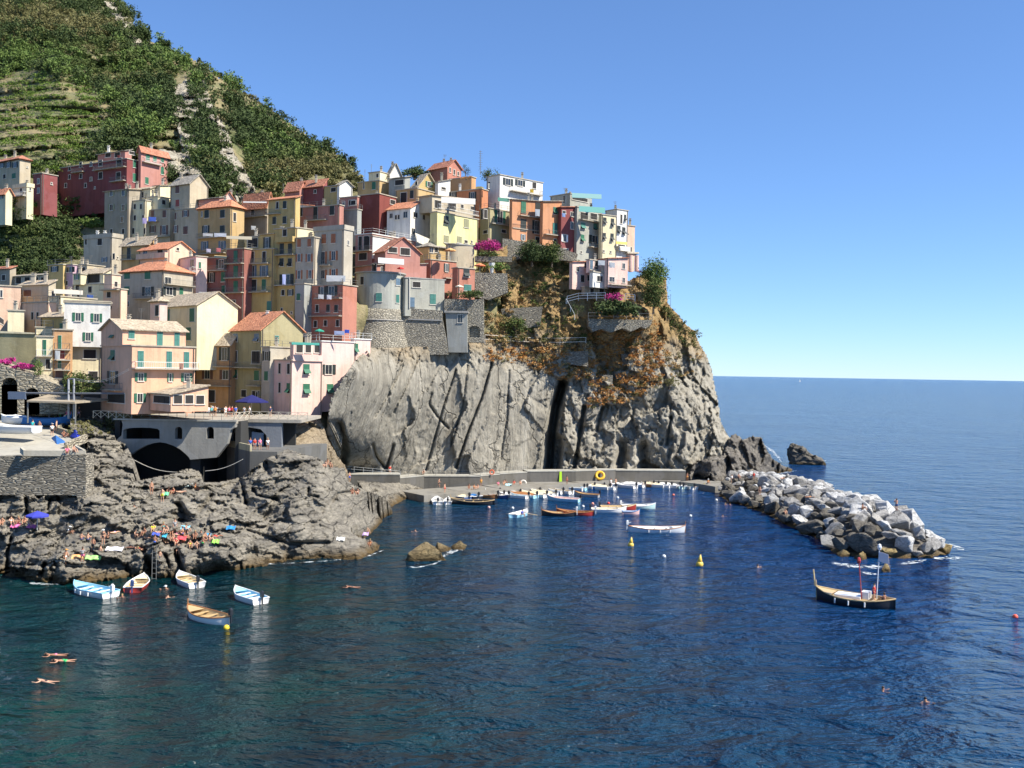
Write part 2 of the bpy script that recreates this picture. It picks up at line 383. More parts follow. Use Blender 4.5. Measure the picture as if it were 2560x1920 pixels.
# ================================================================ THE SETTING
# ---- sea
def make_sea():
    m, t, b = newmat('sea_water'); v = geo(t)
    n = noise(t, v, .018, 5, .6); n2 = noise(t, v, .05, 6, .65)
    a = mix(t, ramp(t, n, [(.38, 0), (.66, 1)]), (.0005, .019, .034), (.0006, .040, .040))
    a = mix(t, ramp(t, n2, [(.42, 0), (.72, .7)]), a, (.0014, .050, .036)); a = mix(t, ramp(t, noise(t, v, .35, 5, .7), [(.4, 0), (.75, .5)]), a, (.0004, .006, .012))
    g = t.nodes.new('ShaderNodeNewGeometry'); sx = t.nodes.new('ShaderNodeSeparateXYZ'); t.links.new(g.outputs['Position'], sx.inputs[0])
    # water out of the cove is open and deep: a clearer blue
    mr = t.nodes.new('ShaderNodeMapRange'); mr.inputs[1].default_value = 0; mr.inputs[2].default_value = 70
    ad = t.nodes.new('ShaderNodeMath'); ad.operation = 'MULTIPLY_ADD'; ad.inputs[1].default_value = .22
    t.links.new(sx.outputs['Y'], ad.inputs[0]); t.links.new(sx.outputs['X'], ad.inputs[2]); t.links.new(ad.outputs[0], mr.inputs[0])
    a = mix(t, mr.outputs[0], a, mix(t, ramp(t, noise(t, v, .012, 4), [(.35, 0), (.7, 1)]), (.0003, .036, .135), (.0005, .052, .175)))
    t.links.new(a, b.inputs['Base Color']); b.inputs['Roughness'].default_value = .12; b.inputs['IOR'].default_value = 1.33; b.inputs['Specular IOR Level'].default_value = .26
    n1 = noise(t, geo(t, (1, 1.5, 1), (0, 0, R(18))), .42, 6, .52, .5)
    n3 = noise(t, geo(t, (1, 1.8, 1), (0, 0, R(-12))), .11, 5, .6, .4)
    n4 = noise(t, geo(t, (.5, 1, 1), (0, 0, R(8))), .012, 4, .6)
    s1 = t.nodes.new('ShaderNodeMath'); s1.operation = 'MULTIPLY_ADD'; t.links.new(n3, s1.inputs[0]); s1.inputs[1].default_value = 3.4; t.links.new(n1, s1.inputs[2])
    s2 = t.nodes.new('ShaderNodeMath'); s2.operation = 'MULTIPLY_ADD'; t.links.new(n4, s2.inputs[0]); s2.inputs[1].default_value = 5; t.links.new(s1.outputs[0], s2.inputs[2])
    s3 = t.nodes.new('ShaderNodeMath'); s3.operation = 'MULTIPLY_ADD'; t.links.new(noise(t, geo(t, (1, 1.6, 1), (0, 0, R(10))), 1.7, 4, .6), s3.inputs[0]); s3.inputs[1].default_value = .26; t.links.new(s2.outputs[0], s3.inputs[2])
    bump(t, b, s3.outputs[0], 1.0, 2.05)
    mb = MB(); xs = [-30000, -400, -60, 60, 400, 30000]; ys = [-100, 60, 180, 500, 3000, 50000]
    for y in ys:
        for x in xs: mb.v.append((x, y, 0))
    for j in range(5):
        for i in range(5): k = j * 6 + i; mb.f.append((k, k + 1, k + 7, k + 6)); mb.m.append(0)
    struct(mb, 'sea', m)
make_sea()
FOAM = plain('white_foam', (.75, .78, .78), .6, .1)
mm, tt, bb = newmat('sea_foam')
_fa = ramp(tt, noise(tt, geo(tt), 1.1, 8, .75, .6), [(.47, 0), (.62, .9)]); bb.inputs['Base Color'].default_value = (.75, .8, .8, 1)
tt.links.new(_fa, bb.inputs['Alpha']); bb.inputs['Roughness'].default_value = .7; FOAMT = mm
def foam(Z, pts, wd):
    """a strip of surf lying 3 cm over the water"""
    mb = MB(); P = [atZ(*px(Z, *p), .03) for p in pts]; Q = []
    for k in range(len(P) - 1):
        for s in range(6): Q.append(P[k].lerp(P[k + 1], s / 6))
    Q.append(P[-1]); n = len(Q)
    for k, q in enumerate(Q):
        d = (Q[min(k + 1, n - 1)] - Q[max(k - 1, 0)]).normalized(); nn = Vector((-d.y, d.x, 0)); e = math.sin(math.pi * k / (n - 1)) ** .5
        a, c = wd * e * random.uniform(.4, 1.1), wd * e * random.uniform(.3, 1.0)
        mb.v += [tuple(q + nn * a), tuple(q - nn * c)]
    for k in range(n - 1): mb.f.append((2 * k, 2 * k + 1, 2 * k + 3, 2 * k + 2)); mb.m.append(0)
    o = mb.build('surf', FOAMT); o['kind'] = 'structure'
# ---- rock materials
SLAB = rock('pale_slab_rock', (.355, .325, .262), (.45, .415, .345), (.21, .19, .155), .13, .07, True, ((.40, .25, .115), (.25, .19, .085)), (26.5, 35), (1.6, 1.6, .35), (0, R(18), 0), 1.0, 1.4)
SHORE = rock('dark_shore_rock', (.275, .25, .205), (.41, .37, .295), (.11, .10, .085), .25, .14, True, None, strat=(.7, .7, 2.6), rot=(R(15), R(14), 0), bs=1.1, wet=1.5)
ROOT = rock('dark_sea_rock', (.20, .18, .155), (.33, .30, .25), (.07, .066, .06), .2, .35, True, None, strat=(1, 1, 1.6), rot=(0, R(-30), 0), wet=1.3)
BROWNROCK = rock('ochre_sea_rock', (.27, .20, .10), (.36, .29, .16), (.10, .08, .05), .4, .4, True, None, wet=.9)
HILLM = rock('hill_soil', (.24, .19, .11), (.42, .36, .26), (.10, .11, .04), .05, .06, False, ((.10, .12, .04), (.24, .18, .08)), (-50, -40), bs=1)
def hillmat():
    m, t, b = newmat('hill_ground'); v = geo(t)
    a = mix(t, ramp(t, noise(t, v, .05, 7, .65), [(.35, 0), (.62, 1)]), (.10, .12, .045), (.25, .20, .10))
    a = mix(t, ramp(t, noise(t, v, .4, 6, .7), [(.5, 0), (.8, .7)]), a, (.36, .30, .20))
    t.links.new(a, b.inputs['Base Color']); b.inputs['Roughness'].default_value = .95
    bump(t, b, noise(t, v, .5, 8, .7), .8, 1.0); return m
HG = hillmat()
HROCK = rock('hill_outcrop', (.42, .38, .30), (.52, .46, .36), (.20, .17, .12), .10, .12, False, None, strat=(1, 1, .5))

# ---- hillside
def d_hill(P):
    k = 1 / (1 + np.exp((P[:, 0] + 92 + (P[:, 2] - 80) * .2) / 8)) * 1 / (1 + np.exp((P[:, 2] - 118) / 8)) + .25
    r = fbm(P * .018, 5, 3) * 15 + fbm(P * .09, 4, 9) * 3.5
    st = (P[:, 2] + fbm(P * .012, 3, 5) * 8) / 5.5; fr = st - np.floor(st)
    return r + k * (fr - .5) * 5
HP = PX('V', [(-60, 620), (-60, -60), (225, -60), (248, 0), (290, 60), (320, 88), (350, 100), (430, 135), (470, 165), (520, 195), (580, 235), (640, 275), (690, 315), (725, 330), (755, 360), (775, 385), (800, 430), (700, 470), (540, 480), (380, 520), (200, 640)])
HC = CT('V', [(-50, 600, 256), (200, 620, 258), (0, 430, 266), (0, 350, 276), (250, 330, 282), (400, 390, 276), (540, 440, 262), (640, 420, 272), (780, 400, 300), (0, 0, 440), (250, 0, 480),
              (320, 90, 425), (430, 130, 390), (520, 190, 370), (640, 270, 355), (720, 325, 335), (120, 150, 345), (380, 250, 305), (500, 320, 292), (460, 180, 345), (600, 330, 320)])

# ---- headland cliff
def d_cliff(P):
    slab = 1 / (1 + np.exp((P[:, 0] - 9) / 1.5)) / (1 + np.exp((P[:, 2] - 27.5) / 1.2))
    up = 1 / (1 + np.exp(-(P[:, 2] - 28) / 1.5)); W_ = P + fbm(P * .2, 3, 91)[:, None] * 1.2
    q = W_.copy(); q[:, 2] += q[:, 0] * .4
    rough = facet(q * np.array([.15, .1, .10]), 3, .9) * 4.6 + facet(q * np.array([.42, .3, .3]), 11, .8) * 1.9 + facet(q * np.array([1.1, .8, .8]), 17, .8) * .7 + fbm(P * .7, 4, 31) * .35
    rough = rough * (1 - .4 * up)
    s = np.stack([W_[:, 0] * .95 - P[:, 2] * .36, P[:, 1] * .15, P[:, 2] * .10 + P[:, 0] * .05], 1)
    plate = facet(s * np.array([.17, .3, .55]), 5, .5) * 1.9 + facet(s * np.array([.55, .5, 1.0]), 25, .4) * .38 + facet(s * np.array([1.6, 1, 2.6]), 29, .5) * .16 + fbm(P * .8, 4, 8) * .12
    return slab * plate + (1 - slab) * rough
CP = PX('V', [(708, 900), (715, 860), (745, 810), (770, 775), (800, 752), (960, 748), (1030, 735), (1040, 590), (1060, 545), (1110, 525), (1230, 545), (1300, 640), (1370, 600), (1400, 590), (1440, 600), (1442, 655), (1465, 680), (1480, 700), (1500, 715), (1512, 745), (1525, 765), (1538, 800), (1543, 830), (1552, 870), (1556, 910), (1572, 940), (1590, 965), (1600, 1010), (1580, 1050),
              (1480, 1045), (1300, 1035), (1100, 1040), (900, 1050), (750, 1040), (722, 1000), (705, 940)])
CC = CT('V', [(705, 900, 171), (718, 1010, 198), (760, 800, 173), (800, 756, 190), (735, 950, 181), (760, 1015, 205), (850, 1030, 207.5), (840, 900, 200), (880, 800, 202), (900, 752, 206), (950, 742, 209), (950, 900, 209), (950, 1020, 212), (1060, 800, 215), (1060, 1020, 215), (1180, 830, 223),
              (1180, 1015, 223), (1215, 840, 226), (1250, 1015, 225), (1300, 900, 228), (1400, 1020, 229.5), (1480, 1035, 231), (1480, 860, 233), (1545, 900, 241), (1585, 980, 241), (1520, 1020, 232), (1540, 800, 250), (1500, 730, 246), (1450, 670, 240), (1430, 600, 241),
              (1050, 760, 217), (1200, 760, 226), (1250, 690, 226), (1060, 600, 226), (1050, 680, 223.5), (1200, 600, 231), (1220, 545, 234), (1380, 690, 227), (1300, 760, 230), (1400, 760, 232), (1300, 830, 229), (1000, 735, 213), (1100, 540, 231)])
CR = [(PX('V', [(1215, 828), (1200, 880), (1192, 940), (1186, 1035)]), 10, 14), (PX('V', [(1207, 950), (1200, 1035)]), 8, 7), (PX('V', [(1262, 880), (1252, 940), (1240, 1015)]), 5, 5), (PX('V', [(1345, 960), (1340, 1010)]), 12, 5), (PX('V', [(1388, 965), (1392, 1010)]), 13, 5),
      (PX('V', [(1062, 785), (1040, 860), (1012, 930), (985, 1010)]), 2.6, 2.4), (PX('V', [(932, 850), (926, 872), (945, 900), (968, 925)]), 2.2, 1.3), (PX('V', [(985, 800), (960, 870), (935, 960), (920, 1015)]), 2.2, 1.5), (PX('V', [(805, 960), (812, 985), (832, 1012)]), 2.4, 2),
      (PX('V', [(870, 790), (840, 850), (810, 900)]), 2.2, 1.2), (PX('V', [(905, 770), (880, 830), (850, 890)]), 2, 1.), (PX('V', [(1010, 790), (1000, 880), (975, 960)]), 2, 1.), (PX('V', [(1100, 800), (1095, 900), (1080, 1000)]), 2, 1.), (PX('V', [(850, 960), (835, 1010)]), 2.6, 2),
      (PX('V', [(730, 920), (742, 975), (738, 1005)]), 10, 7), (PX('V', [(1450, 900), (1440, 960)]), 4, 2.5), (PX('V', [(1300, 880), (1290, 930)]), 4, 2.5)]
relief('headland_cliff', CP, CC, 2.7, d_cliff, SLAB, (0, 14, -6), CR)
# ---- shore rocks left of the cove
def d_shore(P):
    q = np.stack([P[:, 0] + P[:, 2] * .5, P[:, 1], P[:, 2] * 1.7 - P[:, 0] * .35], 1)
    lam = np.stack([P[:, 0] * .25, P[:, 1] * .25, P[:, 2] * 2.2 - P[:, 0] * .5], 1)
    W_ = P + fbm(P * .3, 3, 91)[:, None] * .8; q = np.stack([W_[:, 0] + P[:, 2] * .5, W_[:, 1], P[:, 2] * 1.7 - P[:, 0] * .35], 1)
    sm = 1 - .72 / (1 + np.exp(-(P[:, 0] + 29) / 1.5))
    return sm * (facet(q * .2, 13, .8) * 2.4 + facet(q * .55, 19, .8) * 1.2 + facet(q * 1.5, 23, .8) * .42 + fbm(lam, 4, 23) * .35 + fbm(q * .13, 3, 29) * 1.6 + fbm(P * 1.7, 3, 55) * .12)
SP = PX('V', [(-40, 1060), (20, 1050), (100, 1060), (185, 1075), (186, 985), (190, 950), (150, 925), (152, 905), (200, 900), (242, 905), (248, 950), (272, 960), (290, 995), (287, 1040)]) + \
     PX('K', [(0, 485), (60, 450), (150, 440), (235, 470), (270, 575), (400, 575), (540, 552), (640, 528), (735, 460), (900, 340), (985, 290), (1100, 245), (1230, 290), (1400, 335), (1530, 420), (1660, 430), (1705, 570), (1830, 640), (2000, 700), (2090, 760), (2130, 850), (2150, 935), (1950, 990), (1740, 1000),
               (1720, 1060), (1780, 1110), (1960, 1160), (2065, 1235), (1950, 1320), (1750, 1350), (1450, 1375), (900, 1395), (450, 1405), (150, 1440), (-120, 1440)]) + PX('V', [(380, 1235), (250, 1250), (100, 1262), (-40, 1262)])
SC_ = CT('V', [(-30, 1262, -.3), (100, 1262, -.3), (300, 1252, -.3), (470, 1232, -.3), (600, 1218, -.3), (700, 1210, -.3), (825, 1188, -.2), (835, 1112, -.2), (-30, 1200, 2.2), (130, 1212, 2.4), (130, 1185, 3.0), (340, 1200, 2.6), (440, 1190, 2.8), (300, 1150, 4.3), (60, 1130, 5.5), (0, 1060, 8.6), (200, 1090, 7.5), (230, 1000, 11.6),
               (200, 925, 15.6), (240, 910, 16.2), (300, 1100, 6.6), (330, 1050, 8.6), (400, 1060, 8.3), (440, 1020, 9.6), (490, 1010, 9.9), (560, 1010, 10.6), (620, 968, 13), (700, 990, 11.8), (735, 1030, 9), (560, 1100, 5.7), (650, 1150, 3.5), (780, 1170, 1.8), (790, 1060, 6.4), (825, 1090, 2.5), (700, 1060, 8), (500, 1150, 4), (480, 1200, 2.4)], 'Z')
SR = [(PX('K', [(640, 560), (660, 640), (690, 780)]), 4, 2.5), (PX('K', [(0, 900), (60, 940), (120, 960)]), 14, 4), (PX('V', [(385, 1090), (400, 1115)]), 9, 4), (PX('K', [(760, 640), (800, 710), (1000, 740)]), 3, 2), (PX('K', [(1310, 640), (1300, 700), (1400, 720)]), 3, 2), (PX('K', [(1540, 760), (1600, 690), (1800, 660)]), 4, 2),
      (PX('K', [(880, 380), (910, 480)]), 6, 3), (PX('K', [(350, 700), (230, 860)]), 6, 3), (PX('J', [(130, 850), (90, 1000), (80, 1200)]), 4, 2.5), (PX('J', [(520, 1150), (480, 1250)]), 5, 2.5), (PX('J', [(2030, 1000), (2080, 1190)]), 6, 3), (PX('J', [(1690, 1080), (1760, 1240)]), 7, 3), (PX('J', [(1900, 1050), (1950, 1180)]), 4, 2),
      (PX('J', [(300, 400), (310, 560)]), 4, 2.5), (PX('J', [(580, 400), (550, 520)]), 3, 2), (PX('J', [(380, 280), (450, 380), (540, 280)]), 4, 2.5), (PX('J', [(1300, 880), (1400, 860)]), 5, 2), (PX('J', [(150, 1150), (1900, 1230)]), 2, .6), (PX('K', [(700, 1050), (1100, 1180), (1500, 1170)]), 4, 1.5)]
relief('shore_rocks', SP, SC_, 2.6, d_shore, SHORE, (0, 7, -9), SR)
# ---- rocks at the foot of the quay
relief('quay_rocks', PX('K', [(1790, 560), (2000, 575), (2300, 590), (2450, 640), (2500, 680), (2440, 720), (2212, 780), (2100, 840), (2000, 780), (1880, 700)]),
       CT('K', [(1800, 560, 4.2), (2212, 590, 2.4), (2450, 650, .8), (2480, 700, -.2), (2212, 785, -.2), (2100, 840, -.2), (2000, 700, 2.2)], 'Z'), 2.6, lambda P: fbm(P * .5, 5, 3) * .8 + (cell(P * .5, 3)[2] - .5) * .8, SHORE, (0, 6, -6))
# ---- rock between cliff and breakwater
def d_root(P): return (cell(P * .22, 5)[2] - .5) * 4 + (cell(P * .7, 8)[2] - .5) * 1.2 + fbm(P * .3, 5, 4) * 1.2
relief('headland_rock', PX('V', [(1485, 1045), (1492, 1020), (1500, 1000), (1540, 985), (1562, 985), (1572, 960), (1580, 940), (1590, 937), (1605, 950), (1625, 942), (1645, 945), (1655, 968), (1668, 990), (1690, 1005), (1712, 1015), (1690, 1027), (1660, 1040), (1600, 1060), (1560, 1068), (1520, 1060)]),
       CT('V', [(1485, 1045, 228), (1500, 1000, 232), (1580, 945, 240), (1640, 945, 246), (1690, 1027, 262), (1710, 1016, 268), (1600, 1060, 229), (1560, 1068, 221), (1540, 1000, 228), (1660, 990, 250)]), 2.6, d_root, ROOT, (0, 10, -8),
       [(PX('V', [(1505, 1030), (1530, 1045)]), 9, 5), (PX('V', [(1575, 1000), (1560, 1040)]), 10, 4), (PX('V', [(1620, 1010), (1600, 1030)]), 7, 3)])
for F_ in (('V', [(470, 1222), (520, 1219), (560, 1217), (600, 1219)], .8), ('V', [(60, 1258), (90, 1262), (130, 1262)], .6), ('V', [(600, 1218), (700, 1212), (790, 1203), (832, 1187)], .35), ('V', [(1660, 1028), (1690, 1022), (1725, 1015)], .8),
           ('V', [(1690, 1000), (1670, 975), (1650, 960)], .9), ('V', [(1770, 997), (1785, 995)], .8), ('O', [(1860, 1060), (1980, 1060), (2110, 1050)], 1.4), ('O', [(980, 1090), (1150, 1120), (1330, 1130), (1500, 1120)], 1.6), ('O', [(1560, 1110), (1680, 1090), (1800, 1070)], .9),
           ('O', [(1950, 930), (2040, 960), (2100, 990)], 1.0), ('O', [(690, 850), (780, 860), (860, 900)], .5), ('V', [(955, 1205), (972, 1195), (985, 1180), (1000, 1190)], .8), ('V', [(870, 1222), (900, 1226), (940, 1218), (960, 1205)], .4), ('O', [(1240, 1170), (1400, 1200)], .8)): foam(*F_)

# ---- planar walls traced at their own place, extruded backwards
def wallpx(Z, outline, Y, depth, holes=(), th=0, anchor=None, back=None):
    """outline on an upright plane through depth Y; th turns it; extruded by depth along the inward normal"""
    pts = PX(Z, outline); a = px(Z, *(anchor or outline[0])); c = atY(a[0], a[1], Y)
    n = Vector((-math.sin(R(th)), -math.cos(R(th)), 0))
    def on(p):
        d = ray(*p); o = Vector((0, 0, CAMZ)); return o + d * ((c - o).dot(n) / d.dot(n))
    bm = bmesh.new()
    for loop in [pts] + [PX(Z, h) for h in holes]:
        vs = [bm.verts.new(on(p)) for p in loop]
        for k in range(len(vs)): bm.edges.new((vs[k], vs[(k + 1) % len(vs)]))
    bmesh.ops.triangle_fill(bm, use_beauty=True, edges=bm.edges[:])
    r = bmesh.ops.extrude_face_region(bm, geom=bm.faces[:])
    bmesh.ops.translate(bm, vec=-n * depth, verts=[g for g in r['geom'] if isinstance(g, bmesh.types.BMVert)])
    bmesh.ops.recalc_face_normals(bm, faces=bm.faces[:])
    mb = MB(); bm.verts.index_update(); mb.v = [tuple(v.co) for v in bm.verts]; mb.f = [tuple(v.index for v in f.verts) for f in bm.faces]; mb.m = [0] * len(mb.f); bm.free(); return mb
def arch(x0, x1, yb, ys, yt, n=8):
    return [(x0, yb), (x0, ys)] + [((x0 + x1) / 2 - (x1 - x0) / 2 * math.cos(math.pi * k / n), ys - (ys - yt) * math.sin(math.pi * k / n)) for k in range(1, n)] + [(x1, ys), (x1, yb)]
def hull_solo(mb, name, mat, label, cat, group=None):
    o = solo(mb, name, mat, label, cat, group); addbv(o); return o
# ---- slipway and its stone wall
def flat(Z, pts, name, mat, thick=.3, struct_=True):
    """pts: (x, y, height); a sheet with thickness, built where those heights put it"""
    P = [atZ(*px(Z, x, y), z) for x, y, z in pts]; mb = MB(); mb.prism(P, (0, 0, -thick)); o = struct(mb, name, mat)
    addbv(o); return o
SLIPM = plaster((.46, .42, .33))
flat('I', [(-160, 1290, 13.2), (985, 1268, 13.3), (780, 1180, 13.9), (1000, 1085, 14.6), (820, 1050, 14.9), (660, 1005, 15.2), (860, 880, 16.0), (1080, 845, 16.4), (1080, 800, 16.6), (600, 790, 16.8), (-160, 850, 16.4), (-160, 1000, 15.3)], 'slipway', SLIPM, .6)
mb = wallpx('I', [(-160, 1296), (985, 1272), (990, 1500), (985, 1780), (900, 1800), (880, 1740), (600, 1740), (-160, 1740)], 127, 2.5, th=0, anchor=(500, 1285))
hull_solo(mb, 'sea_wall', RUBL, 'layered dark stone wall carrying the slipway above the bathing rocks', 'wall')
mb = MB()
for a, b in (((230, 1222, 13.8), (270, 1258, 13.5)), ((270, 1258, 13.5), (985, 1262, 13.45)), ((985, 1250, 13.45), (880, 1195, 13.9))):
    p, q = atZ(*px('I', a[0], a[1]), a[2] + .25), atZ(*px('I', b[0], b[1]), b[2] + .25); d = (q - p).normalized(); mb.box(p - Vector((0, 0, .35)), q - p, Vector((-d.y, d.x, 0)) * .35, (0, 0, .7))
hull_solo(mb, 'kerb_wall', SLIPM, 'low pale kerb along the seaward edge of the slipway', 'kerb')
mb = MB()
KP = [(770, 1190, 13.9), (1010, 1085, 14.7), (810, 1045, 15.0), (670, 1000, 15.3), (830, 900, 16), (1090, 838, 16.6)]
for a, b in zip(KP[:-1], KP[1:]):
    p, q = atZ(*px('I', a[0], a[1]), a[2]), atZ(*px('I', b[0], b[1]), b[2]); d = (q - p).normalized(); mb.box(p - Vector((0, 0, .5)), q - p, Vector((-d.y, d.x, 0)) * .4, (0, 0, 1.1))
hull_solo(mb, 'parapet_wall', COBB, 'zigzag stone parapet between the slipway and the overgrown rock', 'wall')
# ---- the bridge with its vault, and the terrace on top
BR = plaster((.33, .315, .275)); VAULT = plain('shade_dark_vault', (.035, .035, .033), .9)  # vault tone is near black: the shade inside is put into its colour
Aout = [(385, 785), (1700, 785), (1690, 870), (1640, 900), (1600, 1060), (1480, 1215), (1175, 1240)]
big = [(1165, 1215), (1120, 1170), (1060, 1120), (980, 1078), (900, 1050), (830, 1040), (750, 1050), (670, 1075), (590, 1115), (520, 1160), (490, 1185)]
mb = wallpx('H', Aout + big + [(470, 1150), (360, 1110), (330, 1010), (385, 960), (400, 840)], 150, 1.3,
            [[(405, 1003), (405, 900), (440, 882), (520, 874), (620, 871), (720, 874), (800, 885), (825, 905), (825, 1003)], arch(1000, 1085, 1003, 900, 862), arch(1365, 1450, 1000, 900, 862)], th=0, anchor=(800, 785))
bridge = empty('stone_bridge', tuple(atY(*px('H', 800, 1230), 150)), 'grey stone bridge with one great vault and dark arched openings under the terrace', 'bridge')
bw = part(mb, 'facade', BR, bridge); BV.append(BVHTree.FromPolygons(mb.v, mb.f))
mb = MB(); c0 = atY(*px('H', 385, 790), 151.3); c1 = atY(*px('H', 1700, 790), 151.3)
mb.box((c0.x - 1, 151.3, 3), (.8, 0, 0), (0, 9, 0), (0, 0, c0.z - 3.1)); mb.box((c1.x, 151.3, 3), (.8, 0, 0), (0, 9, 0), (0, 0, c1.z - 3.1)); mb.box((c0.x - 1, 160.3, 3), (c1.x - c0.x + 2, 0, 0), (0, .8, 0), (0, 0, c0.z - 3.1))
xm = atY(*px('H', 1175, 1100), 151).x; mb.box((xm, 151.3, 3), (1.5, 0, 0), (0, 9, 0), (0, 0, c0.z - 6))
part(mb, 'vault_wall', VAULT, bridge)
mb = MB(); zt = atY(*px('H', 800, 785), 150).z
mb.box((c0.x - .6, 149.7, zt - .05), (c1.x - c0.x + 1.2, 0, 0), (0, .5, 0), (0, 0, .22)); part(mb, 'coping', plaster((.42, .40, .34)), bridge)
TZ = zt + .12
mb = MB()
for k in range(0, 3): pass
a = atZ(*px('H', -420, 770), TZ); DK = [(-46, 150.25), (c1.x + .3, 150.25), (c1.x + .8, 155.4), (c1.x + 9, 155.4), (c1.x + 9, 172), (-62, 172), (-62, 158), (-46, 154)]
mb.prism([Vector((x, y, TZ)) for x, y in DK], (0, 0, -.5)); o = struct(mb, 'terrace_paving', plaster((.42, .37, .29))); addbv(o)
# ---- lower landing right of the bridge
zp = atY(*px('H', 1865, 1145), 147).z
P0 = atY(*px('H', 1865, 1145), 147); L0 = atZ(*px('H', 1600, 1085), zp); R0 = atZ(*px('H', 2180, 1150), zp)
mb = MB(); mb.prism([Vector((p.x, p.y, zp)) for p in (L0, P0, R0, Vector((R0.x + 4, 165, 0)), Vector((L0.x - 2, 165, 0)))], (0, 0, -9)); o = solo(mb, 'landing_wall', plaster((.15, .145, .13)), 'concrete landing block toned dark for shade between the bridge and the big rock', 'wall'); addbv(o)  # block colour lowered to carry the black shade of its left face
mb = MB()
for p, q in ((L0, P0),):
    d = (q - p); d.z = 0; mb.box((p.x, p.y, zp), d, Vector((-d.y, d.x, 0)).normalized() * .3, (0, 0, .95))
solo(mb, 'low_wall', plaster((.5, .44, .28)), 'low yellowish parapet edging the landing beside the bridge', 'wall')
# ---- quay at the foot of the cliff
def polyl(Z, pts, z): return [atZ(*px(Z, x, y), z) for x, y in pts]
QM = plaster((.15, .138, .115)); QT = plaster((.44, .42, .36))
def ribbon(name, mat, front, depth, z0, z1, label, cat):
    mb = MB()
    for p, q in zip(front[:-1], front[1:]):
        d = (q - p); d.z = 0
        n = Vector((-d.y, d.x, 0)).normalized(); n = n if n.y > 0 else -n
        zt_ = z1 if z1 is not None else (p.z + q.z) / 2 - .2; mb.box((p.x, p.y, z0), (d.x, d.y, 0), n * depth, (0, 0, zt_ - z0))
    return hull_solo(mb, name, mat, label, cat)
up = [('K', 1665, 470, 4.6), ('K', 2212, 520, 3.6), ('M', 0, 290, 3.3), ('M', 820, 285, 3.4), ('M', 1100, 255, 3.5), ('M', 1500, 225, 3.6), ('M', 2212, 205, 3.8), ('N', 700, 172, 3.6), ('N', 1580, 185, 3.5)]
U = [atZ(*px(a, x, y), z) for a, x, y, z in up]
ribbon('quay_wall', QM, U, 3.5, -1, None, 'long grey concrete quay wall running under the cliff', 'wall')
mb = MB()
for p, q in zip(U[:-1], U[1:]):
    d = q - p; n = Vector((-d.y, d.x, 0)).normalized(); n = n if n.y > 0 else -n
    mb.box((p.x - n.x * .08, p.y - n.y * .08, (p.z + q.z) / 2 - .2), (d.x, d.y, 0), n * 3.6, (0, 0, .2))
o = struct(mb, 'quay_walkway', QT); addbv(o)
lo_ = [px('M', 0, 575), px('M', 600, 530), px('M', 1200, 490), px('M', 1800, 440), px('N', 300, 345), px('N', 650, 300), px('N', 1000, 300), px('N', 1500, 322), px('N', 1750, 350), px('N', 1950, 385)]
Lq = [atZ(x, y, 1.3) for x, y in lo_]
ribbon('lower_quay', plaster((.26, .24, .20)), Lq, 9.0, -1, 1.3, 'low boat landing ledge at the foot of the quay wall', 'quay')
# high path and retaining walls
def fence(name, pts, h, mat, label, cat, step=2.0, rails=(1.0, .5), r=.04, cross=False, parts=True):
    """posts and rails on world points; one thing"""
    root = empty(name, tuple(pts[0]), label, cat); rm = MB(); proto = None; off = Vector(pts[0])
    for p, q in zip(pts[:-1], pts[1:]):
        L = (q - p).length; n = max(1, round(L / step))
        for k in range(n + 1):
            a = p.lerp(q, k / n)
            if proto is None:
                pm = MB(); pm.tube((0, 0, 0), (0, 0, h), r * 1.3, n=4); proto = pm.build('post', mat, root); proto.location = a - off
            else:
                o2 = proto.copy(); COL.objects.link(o2); o2.parent = root; o2.location = a - off
            if k < n:
                b = p.lerp(q, (k + 1) / n)
                for f in rails: rm.tube(a + Vector((0, 0, h * f)), b + Vector((0, 0, h * f)), r, n=4)
                if cross:
                    rm.tube(a + Vector((0, 0, .1)), b + Vector((0, 0, h * .95)), r * .8, n=4); rm.tube(b + Vector((0, 0, .1)), a + Vector((0, 0, h * .95)), r * .8, n=4)
    part(rm, 'rail', mat, root); return root
f0 = [Vector((x, 150.5, TZ)) for x in (atY(*px('H', 60, 750), 150.5).x, atY(*px('H', 500, 750), 150.5).x)]
LW = plain('bleached_wood', (.50, .45, .35), .8)
mb = MB()
fence('terrace_fence', f0, 1.1, LW, 'pale wooden fence with crossed braces at the left end of the bridge', 'fence', 1.25, (1.0,), .045, True)
fence('terrace_railing', [Vector((atY(*px('H', x, 750), 150.5).x, 150.5, TZ)) for x in (510, 1540)], 1.1, METAL, 'thin grey railing along the middle of the bridge top', 'railing', 1.3, (1.0, .5), .03)
fence('terrace_fence', [Vector((c1.x - 1.5, 150.5, TZ)), Vector((c1.x, 150.6, TZ)), Vector((c1.x + 1, 155.6, TZ)), Vector((c1.x + 10, 155.6, TZ))], 1.15, LW, 'pale crossed wooden fence at the shaded right end of the bridge', 'fence', 1.5, (1.0,), .05, True)
fence('walkway_railing', [p + Vector((0, .3, 0)) for p in U[1:6]], 1.1, METAL, 'thin iron railing along the walkway under the pale slab', 'railing', 2.2, (1.0, .55), .025)
fence('path_railing', [p + Vector((0, .3, 0)) for p in U[:2]], 1.1, WRAIL, 'pale railing where the walkway leaves the big rock', 'railing', 2.0, (1.0, .55), .03)

